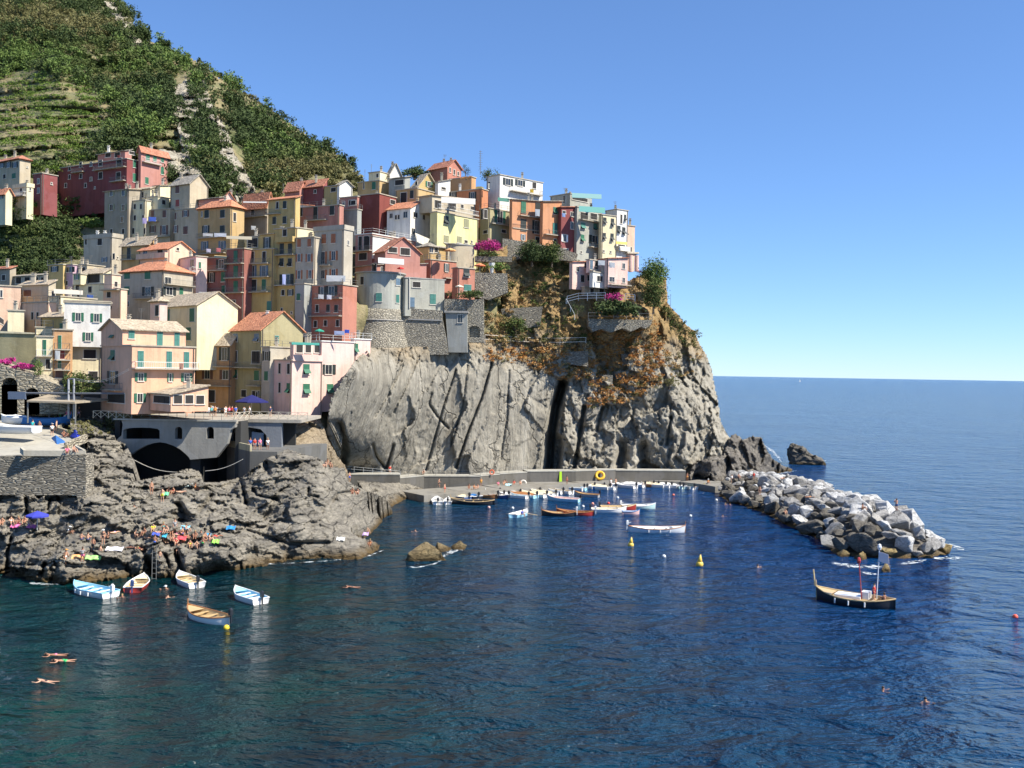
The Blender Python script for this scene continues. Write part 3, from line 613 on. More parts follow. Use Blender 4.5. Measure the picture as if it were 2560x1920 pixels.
mb = wallpx('H', [(1640, 800), (2230, 800), (2230, 1150), (2060, 1150), (2055, 960), (1990, 890), (1860, 868), (1740, 888), (1680, 940), (1670, 1150), (1640, 1150)], 155.6, 1, th=0, anchor=(1800, 800)); solo(mb, 'plaza_wall', plaster((.20, .21, .22)), 'shaded retaining wall with a wide arch under the plaza', 'wall')
mb = MB(); q_ = atY(*px('H', 1600, 800), 160); mb.box((q_.x, 160, 6), (11, 0, 0), (0, .6, 0), (0, 0, TZ - 6.6)); solo(mb, 'back_wall', VAULT, 'dark back wall inside the wide plaza arch', 'wall')  # back wall takes the same painted shade as the vault
mb = wallpx('H', [(1780, 1075), (1780, 905), (2010, 935), (2010, 1085)], 157.8, .8, th=0); o = solo(mb, 'kiosk', plain('pale_blue_paint', (.35, .45, .62), .5), 'pale blue kiosk with a slanted top on the landing beside the bridge', 'kiosk')
PATH = rock('earthy_path_rock', (.34, .27, .18), (.44, .36, .25), (.2, .15, .10), .3, .2, False, None)
relief('rocky_slope', PX('K', [(980, 130), (1040, 60), (1180, -30), (1420, -40), (1460, 40), (1480, 120), (1600, 330), (1680, 420), (1690, 480), (1540, 440), (1380, 360), (1220, 310), (1000, 300)]),
       CT('K', [(980, 280, 158), (1040, 60, 164), (1200, -30, 172), (1420, -30, 175), (1480, 120, 172), (1600, 340, 176), (1690, 450, 181), (1380, 340, 162), (1220, 300, 158)]), 2.6, lambda P: fbm(P * .35, 5, 3) * 1.0 + (cell(P * .4, 3)[2] - .5) * .8, PATH, (0, 8, -6), [(PX('K', [(1240, 230), (1380, 330)]), 6, 3)])
# ================================================================ HOUSES
GC = []          # foot points of the houses: the ground under the village follows them
DEFS = dict(s=(1.05, 1.6), o=(1.05, 1.6), t=(1.05, 1.5), d=(1.0, 1.6), w=(.9, 1.2), b=(1.1, 2.2), c=(1.1, 2.2))
class Face:
    def __init__(s, c, d, n): s.c, s.d, s.n = Vector(c), Vector(d), Vector(n)
    def at(s, x, y):
        r = ray(x, y); o = Vector((0, 0, CAMZ)); p = o + r * ((s.c - o).dot(s.n) / r.dot(s.n)); return (p - s.c).dot(s.d), p.z
    def P(s, u, z, out=0): return Vector((s.c.x, s.c.y, 0)) + s.d * u + Vector((0, 0, z)) + s.n * out
    def slab(s, mb, u0, u1, z0, z1, o0, o1, mi=0):
        mb.box(s.P(u0, z0, o0), s.d * (u1 - u0), Vector((0, 0, z1 - z0)), s.n * (o1 - o0), mi)
def railing_mb(f, u0, u1, z, out, h=.95, kind='i'):
    mb = MB(); r = .03 if kind != 'w' else .045
    segs = [(u0, 0, u0, out), (u0, out, u1, out), (u1, out, u1, 0)]
    if kind == 'p':
        for a, b, c, d in ((u0, out - .12, u1, out),): f.slab(mb, u0, u1, z, z + h, b, d)
        f.slab(mb, u0, u0 + .12, z, z + h, 0, out - .13); f.slab(mb, u1 - .12, u1, z, z + h, 0, out - .13); return mb
    for a, b, c, d in segs:
        L = math.hypot(c - a, d - b); n = max(1, int(L / .33))
        for hh in (h, .12): mb.tube(f.P(a, z + hh, b), f.P(c, z + hh, d), r, n=4)
        for k in range(n + 1):
            t = k / n; u, o = a + (c - a) * t, b + (d - b) * t; mb.tube(f.P(u, z, o), f.P(u, z + h, o), r * .62, n=4, cap=False)
    return mb
def windows(root, f, txt, Z):
    for w_ in txt.split(','):
        q = w_.split()
        if not q: continue
        k, col = q[0][0], (q[0][1] if len(q[0]) > 1 else 'k'); u, z = f.at(*px(Z, float(q[1]), float(q[2])))
        W, H = DEFS[k]; W *= 1.1; H *= 1.1
        if len(q) > 3:
            ua, za = f.at(*px(Z, float(q[1]) - float(q[3]) / 2, float(q[2]) - float(q[4]) / 2)); ub, zb = f.at(*px(Z, float(q[1]) + float(q[3]) / 2, float(q[2]) + float(q[4]) / 2))
            W, H = abs(ub - ua), abs(zb - za)
        a, b, c, d = u - W / 2, u + W / 2, z - H / 2, z + H / 2; mb = MB(); fr = .07
        tm = TRIM if k in 'odwstb' else METAL
        f.slab(mb, a + fr, b - fr, c + fr, d - fr, .005, .02, 1)                       # pane or dark opening
        f.slab(mb, a - .02, a + fr, c, d, 0, .07); f.slab(mb, b - fr, b + .02, c, d, 0, .07); f.slab(mb, a - .02, b + .02, d - fr, d + .03, 0, .075); f.slab(mb, a - .12, b + .12, c - .1, c + .02, 0, .16)
        if k in 'wob' and W > .5: f.slab(mb, u - .025, u + .025, c, d, .02, .055)
        if k == 'd' and W > 1.6:
            for t in (1 / 3, 2 / 3): f.slab(mb, a + W * t - .03, a + W * t + .03, c, d, .02, .06, 1)
        o = part(mb, 'door' if H > 1.95 and k in 'bcd' else 'window', [tm, GLASS if k in 'wobs' else DARKIN], root)
        sm = shm(col)
        def leaf(u0, u1, z0, z1, o0, o1, tilt=0):
            m2 = MB()
            if tilt:
                p = f.P(u0, z1, .09); dd = (f.n * math.sin(tilt) - Vector((0, 0, 1)) * math.cos(tilt)) * (z1 - z0)
                m2.box(p, f.d * (u1 - u0), dd, f.n * .05)
            else:
                f.slab(m2, u0, u1, z0, z1, o0, o1)
                for r_ in (.06, .5, .94): f.slab(m2, u0 + .02, u1 - .02, z0 + (z1 - z0) * r_ - .035, z0 + (z1 - z0) * r_ + .035, o1, o1 + .02)
            part(m2, 'shutter', sm, o)
        if k in 'sc': leaf(a + .02, u - .012, c, d, .075, .115); leaf(u + .012, b - .02, c, d, .075, .115)
        elif k in 'ob':
            lw = W * .5; leaf(a - lw, a - .03, c, d, .03, .08); leaf(b + .03, b + lw, c, d, .03, .08)
        elif k == 't':
            leaf(a + .02, b - .02, c + H * .5, d, .075, .115); leaf(a + .02, b - .02, c, c + H * .5, 0, 0, R(38))
def chimney(root, x, y, z, s=.55, h=1.3, c='greige'):
    mb = MB(); mb.cbox((x, y, z + h / 2 - .3), s, s, h); mb.cbox((x, y, z + h - .2), s * 1.35, s * 1.35, .12); mb.cbox((x, y, z + h), s * .7, s * .7, .28); mb.cbox((x, y, z + h + .2), s * 1.2, s * 1.2, .08)
    part(mb, 'chimney', plaster(c), root)
def rect_uv(c, th, ul, vl):
    u = Vector((-math.cos(R(th)), math.sin(R(th)), 0)); v = Vector((math.sin(R(th)), math.cos(R(th)), 0)); return u, v
def box(root, Z, Y, th, col, xl, xm, xr, yt, yb, roof='f', L='', R_='', BL='', BR='', depth=8, under=3.5, C=0, chim='greige', wide=8, foot=True, trim=True):
    (ax, ay), (bx, by) = px(Z, xm, yt), px(Z, xm, yb)
    c = atY(ax, ay, Y); zt = c.z; zb = atY(bx, by, Y).z; yc = (ay + by) / 2
    u, v = rect_uv(c, th, 0, 0); r = R(th)
    def ratio(x): p = ray(px(Z, x, 0)[0], yc); return p.x / p.y
    def lenu(x): q = ratio(x); return (c.x - q * c.y) / (math.cos(r) + q * math.sin(r))
    def lenv(x):
        q = ratio(x); d = math.sin(r) - q * math.cos(r)
        return min(45, (q * c.y - c.x) / d) if d > .02 else depth
    ul = lenu(xl) if xl < xm else wide; vl = lenv(xr) if xr > xm else depth
    vl = max(1.5, vl); ul = max(1, ul); cx = Vector((c.x, c.y, 0)); z0 = zb - under
    if foot:
        for p, q in ((xm, yb), (xl if xl < xm else xm, yb)):
            GC.append((*px(Z, p, q), Y + .6 if p == xm else Y + .6 + u.y * ul))
    fp = [cx, cx + u * ul, cx + u * ul + v * vl, cx + v * vl]
    up = Vector((0, 0, 1)); parts = roof.split(':'); k = parts[0]; rise = float(parts[1]) if len(parts) > 1 else 0; rc = parts[2] if len(parts) > 2 else 'tan'
    mb = MB(); P = [p + up * z0 for p in fp] + [p + up * zt for p in fp]
    fs = [(0, 3, 7, 4), (3, 2, 6, 7), (2, 1, 5, 6), (1, 0, 4, 5), (4, 7, 6, 5)]
    mb.add(P, fs)
    T = [p + up * zt for p in fp]; ov = .4
    if k == 'gu':    # ridge along the left-hand face: gables on the right-hand face
        a = (T[0] + T[3]) / 2 + up * rise; b = (T[1] + T[2]) / 2 + up * rise; mb.add([T[0], T[3], a, T[1], T[2], b], [(0, 1, 2), (4, 3, 5)])
    if k == 'gv':
        a = (T[0] + T[1]) / 2 + up * rise; b = (T[3] + T[2]) / 2 + up * rise; mb.add([T[1], T[0], a, T[3], T[2], b], [(0, 1, 2), (3, 4, 5)])
    if k == 'sl':    # single slope rising away from the left-hand face
        mb.add([T[0], T[3], T[3] + up * rise, T[1], T[2], T[2] + up * rise], [(0, 1, 2), (4, 3, 5), (4, 1, 2, 5)])
    if k == 'sr':    # single slope rising towards the left end
        mb.add([T[0], T[1], T[1] + up * rise, T[3], T[2], T[2] + up * rise], [(1, 0, 2), (3, 4, 5), (1, 2, 5, 4)])
    wall = part(mb, 'wall', plaster(col), root)
    m = MB(); th_ = .16
    def sheet(pts, mi=0):
        pts = [Vector(p) for p in pts]; n = (pts[1] - pts[0]).cross(pts[2] - pts[0]).normalized(); n = n if n.z > 0 else -n
        m.prism([p + n * .02 for p in pts], n * th_, mi)
    if k == 'gu':
        e0, e1, f0, f1 = T[0] - u * ov, T[1] + u * ov, T[3] - u * ov, T[2] + u * ov; ra, rb = (T[0] + T[3]) / 2 + up * rise - u * ov, (T[1] + T[2]) / 2 + up * rise + u * ov
        s = up * (rise * ov / (vl / 2)); sheet([e0 - v * ov - s, e1 - v * ov - s, rb, ra]); sheet([f0 + v * ov - s, ra, rb, f1 + v * ov - s])
    elif k == 'gv':
        ra, rb = (T[0] + T[1]) / 2 + up * rise - v * ov, (T[3] + T[2]) / 2 + up * rise + v * ov; s = up * (rise * ov / (ul / 2))
        sheet([T[0] - v * ov - u * ov - s, ra, rb, T[3] + v * ov - u * ov - s]); sheet([T[1] - v * ov + u * ov - s, T[2] + v * ov + u * ov - s, rb, ra])
    elif k == 'hip':
        q = [T[0] - u * ov - v * ov, T[1] + u * ov - v * ov, T[2] + u * ov + v * ov, T[3] - u * ov + v * ov]; mid = sum(T, Vector()) / 4 + up * rise
        if ul > vl: a, b = mid + u * -(ul - vl) / 2, mid + u * (ul - vl) / 2; fl = [(q[0], q[1], b, a), (q[1], q[2], b), (q[2], q[3], a, b), (q[3], q[0], a)]
        else: a, b = mid - v * (vl - ul) / 2, mid + v * (vl - ul) / 2; fl = [(q[0], q[1], a), (q[1], q[2], b, a), (q[2], q[3], b), (q[3], q[0], a, b)]
        m.add([p - up * .1 for p in q], [(0, 1, 2, 3)])
        for t in fl: sheet(t)
    elif k == 'sl': sheet([T[0] - u * ov - v * ov - up * .05, T[1] + u * ov - v * ov - up * .05, T[2] + u * ov + v * .2 + up * rise, T[3] - u * ov + v * .2 + up * rise])
    elif k == 'sr': sheet([T[0] - u * ov - v * ov, T[1] + u * .2 - v * ov + up * rise, T[2] + u * .2 + v * ov + up * rise, T[3] - u * ov + v * ov])
    if k in ('f', 'p', 'F', 'W'):
        e = .18; q = [T[0] - u * e - v * e, T[1] + u * e - v * e, T[2] + u * e + v * e, T[3] - u * e + v * e]
        m.prism([p + up * .01 for p in q], up * .2)
        if k == 'p':
            for a, b in ((0, 1), (3, 0)):
                d = q[b] - q[a]; n = up.cross(d).normalized() * .2; m.box(q[a] + up * .22, d, -n if (sum(q, Vector()) / 4 - q[a]).dot(-n) > 0 else n, up * .75)
        ro = part(m, 'roof', plaster('greige' if k != 'W' else 'white') if k != 'p' else plaster(col), root)
        if k in 'FW':
            mr = MB(); mp = MB()
            for a, b in ((0, 1), (0, 3)):
                A, B = q[a] * .985 + (sum(q, Vector()) / 4) * .015, q[b] * .985 + (sum(q, Vector()) / 4) * .015; A.z = B.z = zt + .21; n = max(2, int((B - A).length / 1.9))
                for t in range(n + 1): mr.tube(A.lerp(B, t / n), A.lerp(B, t / n) + up * 1.0, .05, n=4)
                for hh in (1.0, .55): mr.tube(A + up * hh, B + up * hh, .03, n=4)
            part(mr, 'railing', WRAIL if k == 'W' else METAL, root)
    else: ro = part(m, 'roof', tiles(rc), root)
    cz = zt + rise * .55
    if C == 0 and trim and random.random() < .55: C = 1 if random.random() < .7 else 2
    if trim and random.random() < .45 and min(ul, vl) > 3:
        p = cx + u * ul * random.uniform(.3, .7) + v * vl * random.uniform(.3, .6); m4 = MB(); za = zt + rise * .7; m4.tube((p.x, p.y, za), (p.x, p.y, za + 2.4), .035, n=4)
        for k_ in range(4): m4.tube((p.x - .5 + .07 * k_, p.y, za + 2.35 - .16 * k_), (p.x + .5 - .07 * k_, p.y + .1, za + 2.35 - .16 * k_), .022, n=4)
        part(m4, 'antenna', METAL, ro)
    for _ in range(C):
        p = cx + u * ul * random.uniform(.2, .8) + v * vl * random.uniform(.3, .7); chimney(ro, p.x, p.y, cz + .3, .5, 1.1 + random.random() * .5, chim)
    fL = Face((c.x, c.y, 0), u, (-math.sin(r), -math.cos(r), 0)); fR = Face((c.x, c.y, 0), v, (math.cos(r), -math.sin(r), 0))
    for f, ln in ((fL, ul), (fR, vl)):
        if zt - z0 > 6 and ln > 3 and random.random() < .5:
            uu = random.choice((.25, ln - .25)); m3 = MB(); m3.tube(f.P(uu, z0, .1), f.P(uu, zt - .1, .1), .075, n=5); part(m3, 'drainpipe', plain('old_zinc', (.16, .13, .10), .6), root)
    for f, t in ((fL, L), (fR, R_)): windows(root, f, t, Z)
    for f, t in ((fL, BL), (fR, BR)):
        for q in t.split(','):
            q = q.split()
            if not q: continue
            x0, x1, y = map(float, q[:3]); kind = q[3] if len(q) > 3 else 'i'; u0, z = f.at(*px(Z, x0, y)); u1, z2 = f.at(*px(Z, x1, y)); u0, u1 = min(u0, u1), max(u0, u1); z = (z + z2) / 2
            dp = float(q[4]) if len(q) > 4 else .9
            mb = MB(); f.slab(mb, u0, u1, z - .16, z, 0, dp); bo = part(mb, 'balcony', plaster('greige') if kind != 'p' else plaster(col), root)
            part(railing_mb(f, u0 + .05, u1 - .05, z, dp - .04, .95, kind), 'railing', {'i': METAL, 'w': WRAIL, 'p': plaster(col)}[kind], bo)
    return fL, fR, fp, zt
def h(Z, label, Y, th, col, xl, xm, xr, yt, yb, roof='f', L='', R_='', BL='', BR='', more=(), cat='house', name='house', **kw):
    p = atY(*px(Z, xm, yb), Y); root = empty(name, tuple(p), label, cat, None)
    f = box(root, Z, Y, th, col, xl, xm, xr, yt, yb, roof, L, R_, BL, BR, **kw)
    for m in more:
        m = dict(m); z = m.pop('Z', Z); m.setdefault('foot', False); m.setdefault('under', 0.05); box(root, z, **m)
    return root, f
def B_(Y, th, col, xl, xm, xr, yt, yb, roof='f', **k): return dict(Y=Y, th=th, col=col, xl=xl, xm=xm, xr=xr, yt=yt, yb=yb, roof=roof, **k)

# ---- far left and upper left (zoom A)
h('A', 'beige house at the left edge under the vineyard with a row of dark shutters', 256, 34, 'beige', -90, 210, 325, 160, 380, 'hip:1.2:tileb', L='ok 20 222 30 55,ok 90 222 30 55,ok 160 222 30 55,d 48 345 30 45,sg 150 340 40 50', R_='w 290 245 15 20')
h('A', 'small cream terrace house below the beige one at the left edge', 240, 34, 'cream', 140, 285, 355, 455, 640, 'p', L='d 225 500 25 60,d 160 615 30 55', R_='w 320 480 20 40', BL='140 280 560 w')
h('A', 'low cream house cut by the left edge with a reddish tiled roof', 236, 30, 'cream', -120, 60, 130, 520, 700, 'gu:1.2:tile', L='ok 15 560 22 40', C=1)
r_, _ = h('A', 'little red house with a white tank on its roof beside the long red block', 248, 32, 'red', 352, 450, 610, 312, 600, 'f', L='w 410 395 25 55,w 410 495 25 55', R_='d 548 420 20 30')
r_, _ = h('A', 'long dark red apartment block on the slope, half in shade', 252, 31, 'red', 615, 1350, 1500, 158, 560, 'f', C=0,
  L='d 1070 335 45 70,d 1268 200 60 95,d 1260 340 50 80,d 1070 205 40 60,w 970 215 25 45,w 970 372 25 40,d 860 220 30 50,d 860 340 30 50,d 740 260 25 45,d 740 350 25 45,w 1010 465 15 25,d 700 440 25 45,d 910 440 25 45',
  R_='sg 1430 210 32 90,sg 1430 360 36 100,d 1400 95 60 50', BL='1010 1345 262,1190 1340 395,780 905 300', chim='red',
  more=[B_(253.5, 31, 'rose', 1470, 1500, 1785, 62, 560, 'gv:1.0:tileb', R_='sg 1570 140 40 80,sg 1645 150 36 80,sg 1725 160 32 80,sg 1725 285 32 85,sg 1560 390 36 80', BR='1510 1700 208 w', depth=14, C=1), B_(259, 31, 'rose', 1040, 1330, 1400, 75, 160, 'sl:.8:slate', L='d 1150 115 60 45,d 1250 115 60 45', C=1, chim='white')])
h('A', 'weathered tall house with stained ochre front at the upper left of the village', 243, 30, 'stain', 1110, 1372, 1372, 482, 1010, 'sl:1:tan', L='ov 1185 525 30 55,ov 1312 520 32 60,ov 1185 675 34 65,ov 1312 675 34 65,w 1300 800 34 60,d 1185 930 28 55,d 1312 928 30 55')
h('A', 'narrow cream house right of the stained one with a sunny top terrace', 242, 28, 'cream', 1375, 1545, 1545, 600, 1020, 'F', L='d 1435 665 26 55,d 1500 665 24 55,d 1435 785 28 55,d 1525 780 26 50,d 1418 925 30 65,d 1540 925 22 65',
  more=[B_(245, 28, 'cream', 1385, 1600, 1650, 478, 610, 'sl:.8:tan', L='d 1510 540 40 60,w 1440 530 40 60')])
h('A', 'pale beige house with blue laundry on its balcony beside the tall white gable', 240, 28, 'beige', 1545, 1810, 1810, 690, 1030, 'f', L='sb 1625 745 34 75,sb 1750 745 36 75,ob 1625 905 32 70,ob 1745 915 40 95', BL='1530 1690 825,1665 1815 985',
  more=[B_(243, 30, 'cream', 1545, 1680, 1800, 560, 700, 'f', L='d 1600 620 30 60', R_='d 1740 620 40 60'), B_(246, 28, 'cream', 1640, 1700, 1810, 445, 700, 'sl:.7:tan')])
h('A', 'tall beige tower house whose sunlit white gable faces the sea', 238, 34, 'beige', 1810, 2020, 2210, 415, 1040, 'gu:2.4:slate', L='sb 1890 485 40 75,sr 1890 630 38 70', C=0)
h('A', 'beige house with brown shutters under the white gable', 233, 28, 'beige', 1865, 2110, 2110, 685, 1100, 'F', L='ob 1975 740 34 65,sb 1975 918 46 80,ob 1868 905 26 75,sb 1870 770 14 70')
h('B', 'dusty pink house with a grey roof edge behind the ochre hipped house', 236, 32, 'rose', 0, 315, 330, 345, 470, 'sl:.5:slate', L='ok 50 395 24 60')
h('B', 'small house with a pale pink sunlit gable behind the ochre hipped house', 240, 60, 'blush', 318, 335, 515, 395, 480, 'gu:2.6:tileb', C=1)
h('B', 'ochre house with hipped orange roof and laundry on two balconies', 226, 30, 'ochre', 68, 445, 600, 448, 1000, 'hip:2.0:tile', L='w 115 530 14 65,sk 172 532 50 85,sk 353 530 52 85,ok 160 705 40 80,sk 352 705 55 80,ol 148 895 40 95,ol 348 890 40 95', BL='78 405 800,78 395 985', R_='d 490 565 34 110')
h('B', 'brownish house with long orange tiled roof and glazed dark balcony', 232, 30, 'tan', 588, 868, 900, 402, 745, 'gu:2.6:tile', L='d 700 500 40 90,d 820 425 50 80', BL='590 870 560', C=1)
h('B', 'ochre yellow house above the shaded lane with a small railed balcony', 222, 30, 'yellow', 878, 1193, 1215, 348, 760, 'sl:.8:tile', L='dk 985 430 32 80,sk 1070 425 40 80,sk 950 607 40 80,sk 1068 600 42 80', BL='878 1025 528')
h('B', 'pink house with a white arcaded roof terrace above three framed windows', 224, 28, 'rose', 1195, 1700, 1712, 428, 740, 'F', L='sk 1252 508 46 95,sk 1425 522 46 140,sk 1615 490 50 100', BL='1330 1560 600')
h('B', 'white gable end house rising behind the ochre and pink roofs', 232, 62, 'white', 1185, 1195, 1392, 420, 600, 'sr:0.1:tileb')
h('B', 'reddish brown roofed house in the row under the hill', 246, 30, 'rose', 1070, 1240, 1330, 245, 340, 'gu:2.2:tileb')
h('B', 'crimson house with a broad brown roof in the row under the hill', 244, 30, 'red', 1250, 1510, 1525, 215, 330, 'sl:2.2:tileb', C=1, L='d 1420 270 30 40')
h('B', 'small bright yellow house in the row under the hill', 242, 30, 'yellow', 1512, 1690, 1700, 205, 320, 'f', L='d 1630 250 60 45')
h('B', 'little white gabled house at the right end of the row under the hill', 240, 45, 'white', 1690, 1700, 1850, 190, 330, 'gu:1.2:slate')
h('B', 'grey house with a cluttered pink roof terrace left of the dark red block', 226, 30, 'grey', 1702, 1905, 1915, 478, 720, 'F', L='d 1860 400 60 50', C=0, more=[B_(231, 30, 'rose', 1700, 1905, 1915, 330, 480, 'f', L='d 1840 400 70 60,w 1750 420 30 60')])
# ---- lower middle rows (zoom A)
h('A', 'low beige cottage with white pots on its flat roof beside the green terraces', 226, 30, 'greige', 890, 1192, 1300, 992, 1300, 'p', L='d 915 1042 26 60,d 1062 1040 52 72,ol 1112 1230 30 50,d 1212 1195 24 60', R_='d 1250 1210 20 30', C=2, chim='white')
h('A', 'small yellow house with a sloping tan roof left of the pink terrace house', 216, 30, 'ochre', 1290, 1592, 1600, 1078, 1400, 'sl:2.2:tan', L='sk 1372 1165 36 120', BL='1310 1440 1230', C=1)
h('A', 'pink house with orange tiled roof and a broad parapet balcony', 210, 33, 'peach', 1480, 1785, 2050, 1112, 1400, 'gu:1.8:tile', L='w 1545 1150 46 50,d 1705 1150 60 50,d 1715 1262 50 40', R_='d 1890 1118 34 40', BL='1482 1790 1215 p', C=1)
h('A', 'pinkish white house with a wide roof terrace beside the leaning shadow', 206, 50, 'blush', 1870, 2085, 2200, 1195, 1560, 'f', L='w 2045 1275 40 90,sg 2000 1420 26 70', R_='sg 2125 1290 24 70', BL='1950 2085 1370 w')
h('A', 'grey house with a hipped orange roof and green shutters', 198, 31, 'greige', 1282, 1742, 2050, 1348, 1850, 'hip:2.3:tile', L='sg 1355 1395 60 80,sg 1573 1397 60 80,sg 1352 1562 56 90,ok 1575 1565 60 90,w 1358 1700 40 60', R_='ok 1800 1565 70 90,w 1785 1450 70 80,sg 1925 1575 40 100', BL='1440 1655 1640', BR='1745 2050 1500', C=1)
h('A', 'ochre end of a terraced row with a shuttered double window', 216, 30, 'yellow', 510, 672, 672, 1285, 1600, 'F', L='ok 582 1330 40 55,d 580 1470 34 60', foot=True)
h('A', 'mauve pink middle house of the terraced row under the green slope', 215.6, 30, 'lilac', 672, 775, 775, 1285, 1600, 'f', L='ok 735 1335 60 55,d 710 1478 28 50')
h('A', 'pale house closing the terraced row with a long band of dark windows', 215.3, 30, 'beige', 775, 925, 1110, 1285, 1600, 'f', L='d 850 1338 120 50', R_='w 1010 1335 26 36', C=1)
h('A', 'cream house with a shaded loggia and sunlit corner in the left middle', 206, 30, 'cream', 770, 1108, 1180, 1490, 1900, 'f', L='dg 825 1540 40 80,d 958 1550 42 75,d 835 1620 30 50', more=[B_(207.5, 30, 'cream', 855, 1100, 1180, 1380, 1492, 'sl:1.3:tan', L='dg 1000 1430 130 90'), B_(208, 30, 'cream', 775, 858, 870, 1385, 1492, 'f', L='og 818 1412 26 60')])
h('E', 'narrow pinkish house squeezed between the cream and the grey house', 194, 30, 'peach', 1188, 1392, 1400, 200, 620, 'f', L='d 1255 262 50 70,ok 1245 400 40 60', more=[B_(196, 30, 'peach', 1200, 1290, 1392, 30, 205, 'f', R_='d 1335 140 40 70')], BL='1185 1390 205')
h('A', 'low terrace building with a thin white canopy below the green slope', 221, 30, 'greige', 90, 505, 512, 1395, 1560, 'sl:.5:slate', L='d 200 1450 60 70,d 290 1450 60 70,d 380 1450 60 70,d 460 1450 50 70', chim='white')
h('A', 'stone shed half hidden by shrubs at the left edge', 226, 30, 'stain', -60, 105, 130, 1330, 1500, 'sl:.8:tileb', L='d 40 1420 40 60')
# ---- lower left (zoom E)
h('E', 'peach house at the left edge with a pillared roof terrace', 176, 62, 'peach', -160, -30, 240, 160, 480, 'f', R_='w 15 250 34 90', C=2)
h('E', 'cream box house with a thick flat parapet at the left edge', 168, 66, 'cream', -60, 90, 275, 445, 720, 'f', L='d 15 560 60 110')
h('E', 'shaded peach house wall behind the cream box house', 174, 31, 'peach', 90, 560, 580, 350, 720, 'F', L='d 375 505 30 90,d 435 500 30 80')
h('E', 'low cream building with tan roof and pots above the terraces', 182, 28, 'beige', 235, 560, 640, 150, 420, 'sl:1.0:tan', L='sb 322 245 80 70,db 250 230 20 60', C=4)
h('E', 'cream terrace house with a large white awning at left', 178, 31, 'cream', 560, 700, 1110, 285, 480, 'F', L='d 620 250 40 60')
h('E', 'tan low house with a green shutter below the white house', 168, 31, 'yellow', 470, 790, 830, 520, 720, 'sl:.9:tan', L='sg 720 620 56 56')
h('E', 'white house with three pairs of green shutters in full sun', 162, 72, 'white', 590, 740, 1265, 352, 850, 'f', R_='og 900 517 64 100,og 1112 527 64 100,og 1015 745 60 100', more=[B_(163.5, 72, 'cream', 700, 832, 1172, 848, 1420, 'f', R_='d 1035 945 150 110,d 1075 1200 110 120'), B_(162.6, 72, 'tan', 742, 742, 1265, 332, 352, 'f', wide=4)], under=.1)
h('E', 'slim orange house with tall green shutters and white laundry', 160, 70, 'orange', 600, 612, 830, 668, 1320, 'f', R_='sg 690 810 38 160,sg 686 1060 38 110,sr 690 955 110 100,sb 688 1165 100 110,d 655 1270 20 90', BR='625 810 1125,625 810 890,625 812 1010')
h('E', 'yellow house with a small balcony and steps left of the orange one', 159, 70, 'cream', 412, 418, 606, 745, 1300, 'F', R_='sg 514 875 40 190,d 552 1060 60 120,d 545 1270 25 25', BR='418 604 968 w')
h('E', 'low tan building with a railed terrace behind the olive wall', 166, 70, 'cream', 395, 415, 600, 640, 900, 'F')
h('E', 'large pink harbour house with a sunny balcony and a row of teal shutters', 148, 47, 'pink', 1165, 1522, 2244, 852, 1600, 'f', under=.5,
  L='tg 1303 720 48 95,tg 1303 960 48 120,b 1300 1215 60 150,d 1340 1450 200 130', R_='st 1620 1005 68 195,st 1948 1008 62 190,st 2148 1015 60 190,og 1622 1210 66 95,og 1962 1215 34 95,og 2150 1215 62 95,og 1612 1450 66 105', BL='1240 1410 1350 i 1.2', BR='1523 2255 1112 w 1.1',
  more=[B_(150.2, 47, 'pink', 1165, 1412, 2140, 660, 850, 'gv:1.6:tan', R_='st 1515 720 70 100,st 1840 775 66 170,st 2038 780 60 160')])
mb = MB()
f_ = Face(atY(*px('E', 1522, 852), 148), (math.sin(R(47)), math.cos(R(47)), 0), (math.cos(R(47)), -math.sin(R(47)), 0))
h('H', 'small restaurant pavilion with tan roof and wooden windows on the terrace', 144.5, 47, 'pink', 715, 955, 1385, 492, 690, 'sl:1.3:tan', under=0, L='d 850 545 190 105', R_='d 1035 545 105 105,d 1165 545 100 105,d 1290 550 100 105', cat='pavilion', name='restaurant_pavilion', foot=False)
h('F', 'cream building with a huge blank sunlit gable and green shutters', 184, 45, 'cream', -290, 152, 617, 468, 1000, 'gu:2.6:tan', L='sg 95 590 52 150,sg 55 805 52 145,sg -185 600 44 150,sg -30 800 40 130', C=0, more=[B_(182, 45, 'blush', -390, -282, -270, 435, 720, 'hip:.9:tan', L='d -310 535 44 125')])
h('F', 'bright orange house with two dark balconies next to the terracotta roof', 185, 30, 'orange', 140, 542, 560, 948, 1640, 'sl:2.4:tan', L='b 262 1035 64 150,b 468 1035 62 150,ob 270 1270 60 110,ob 480 1275 66 110,d 300 1520 120 150', BL='165 560 1178,140 545 1400', C=1, under=1)
h('F', 'olive yellow house with a mottled terracotta gable roof', 180, 44, 'olive', 540, 892, 1365, 752, 1640, 'gu:3.4:tile', L='tl 592 850 50 90,tl 838 850 50 90,d 590 1065 50 140,d 830 1075 100 150,tg 590 1270 50 100,sg 840 1285 54 115,d 690 1490 60 90,d 830 1500 90 90', R_='st 1068 868 46 90', BL='540 890 1190,760 890 1400', C=1, chim='white', under=1)
h('F', 'narrow beige house strip between the olive and the pink harbour house', 177, 40, 'greige', 892, 992, 1250, 960, 1640, 'F', L='b 952 1060 44 110,sg 950 1290 42 110,d 840 1500 30 60', under=1)
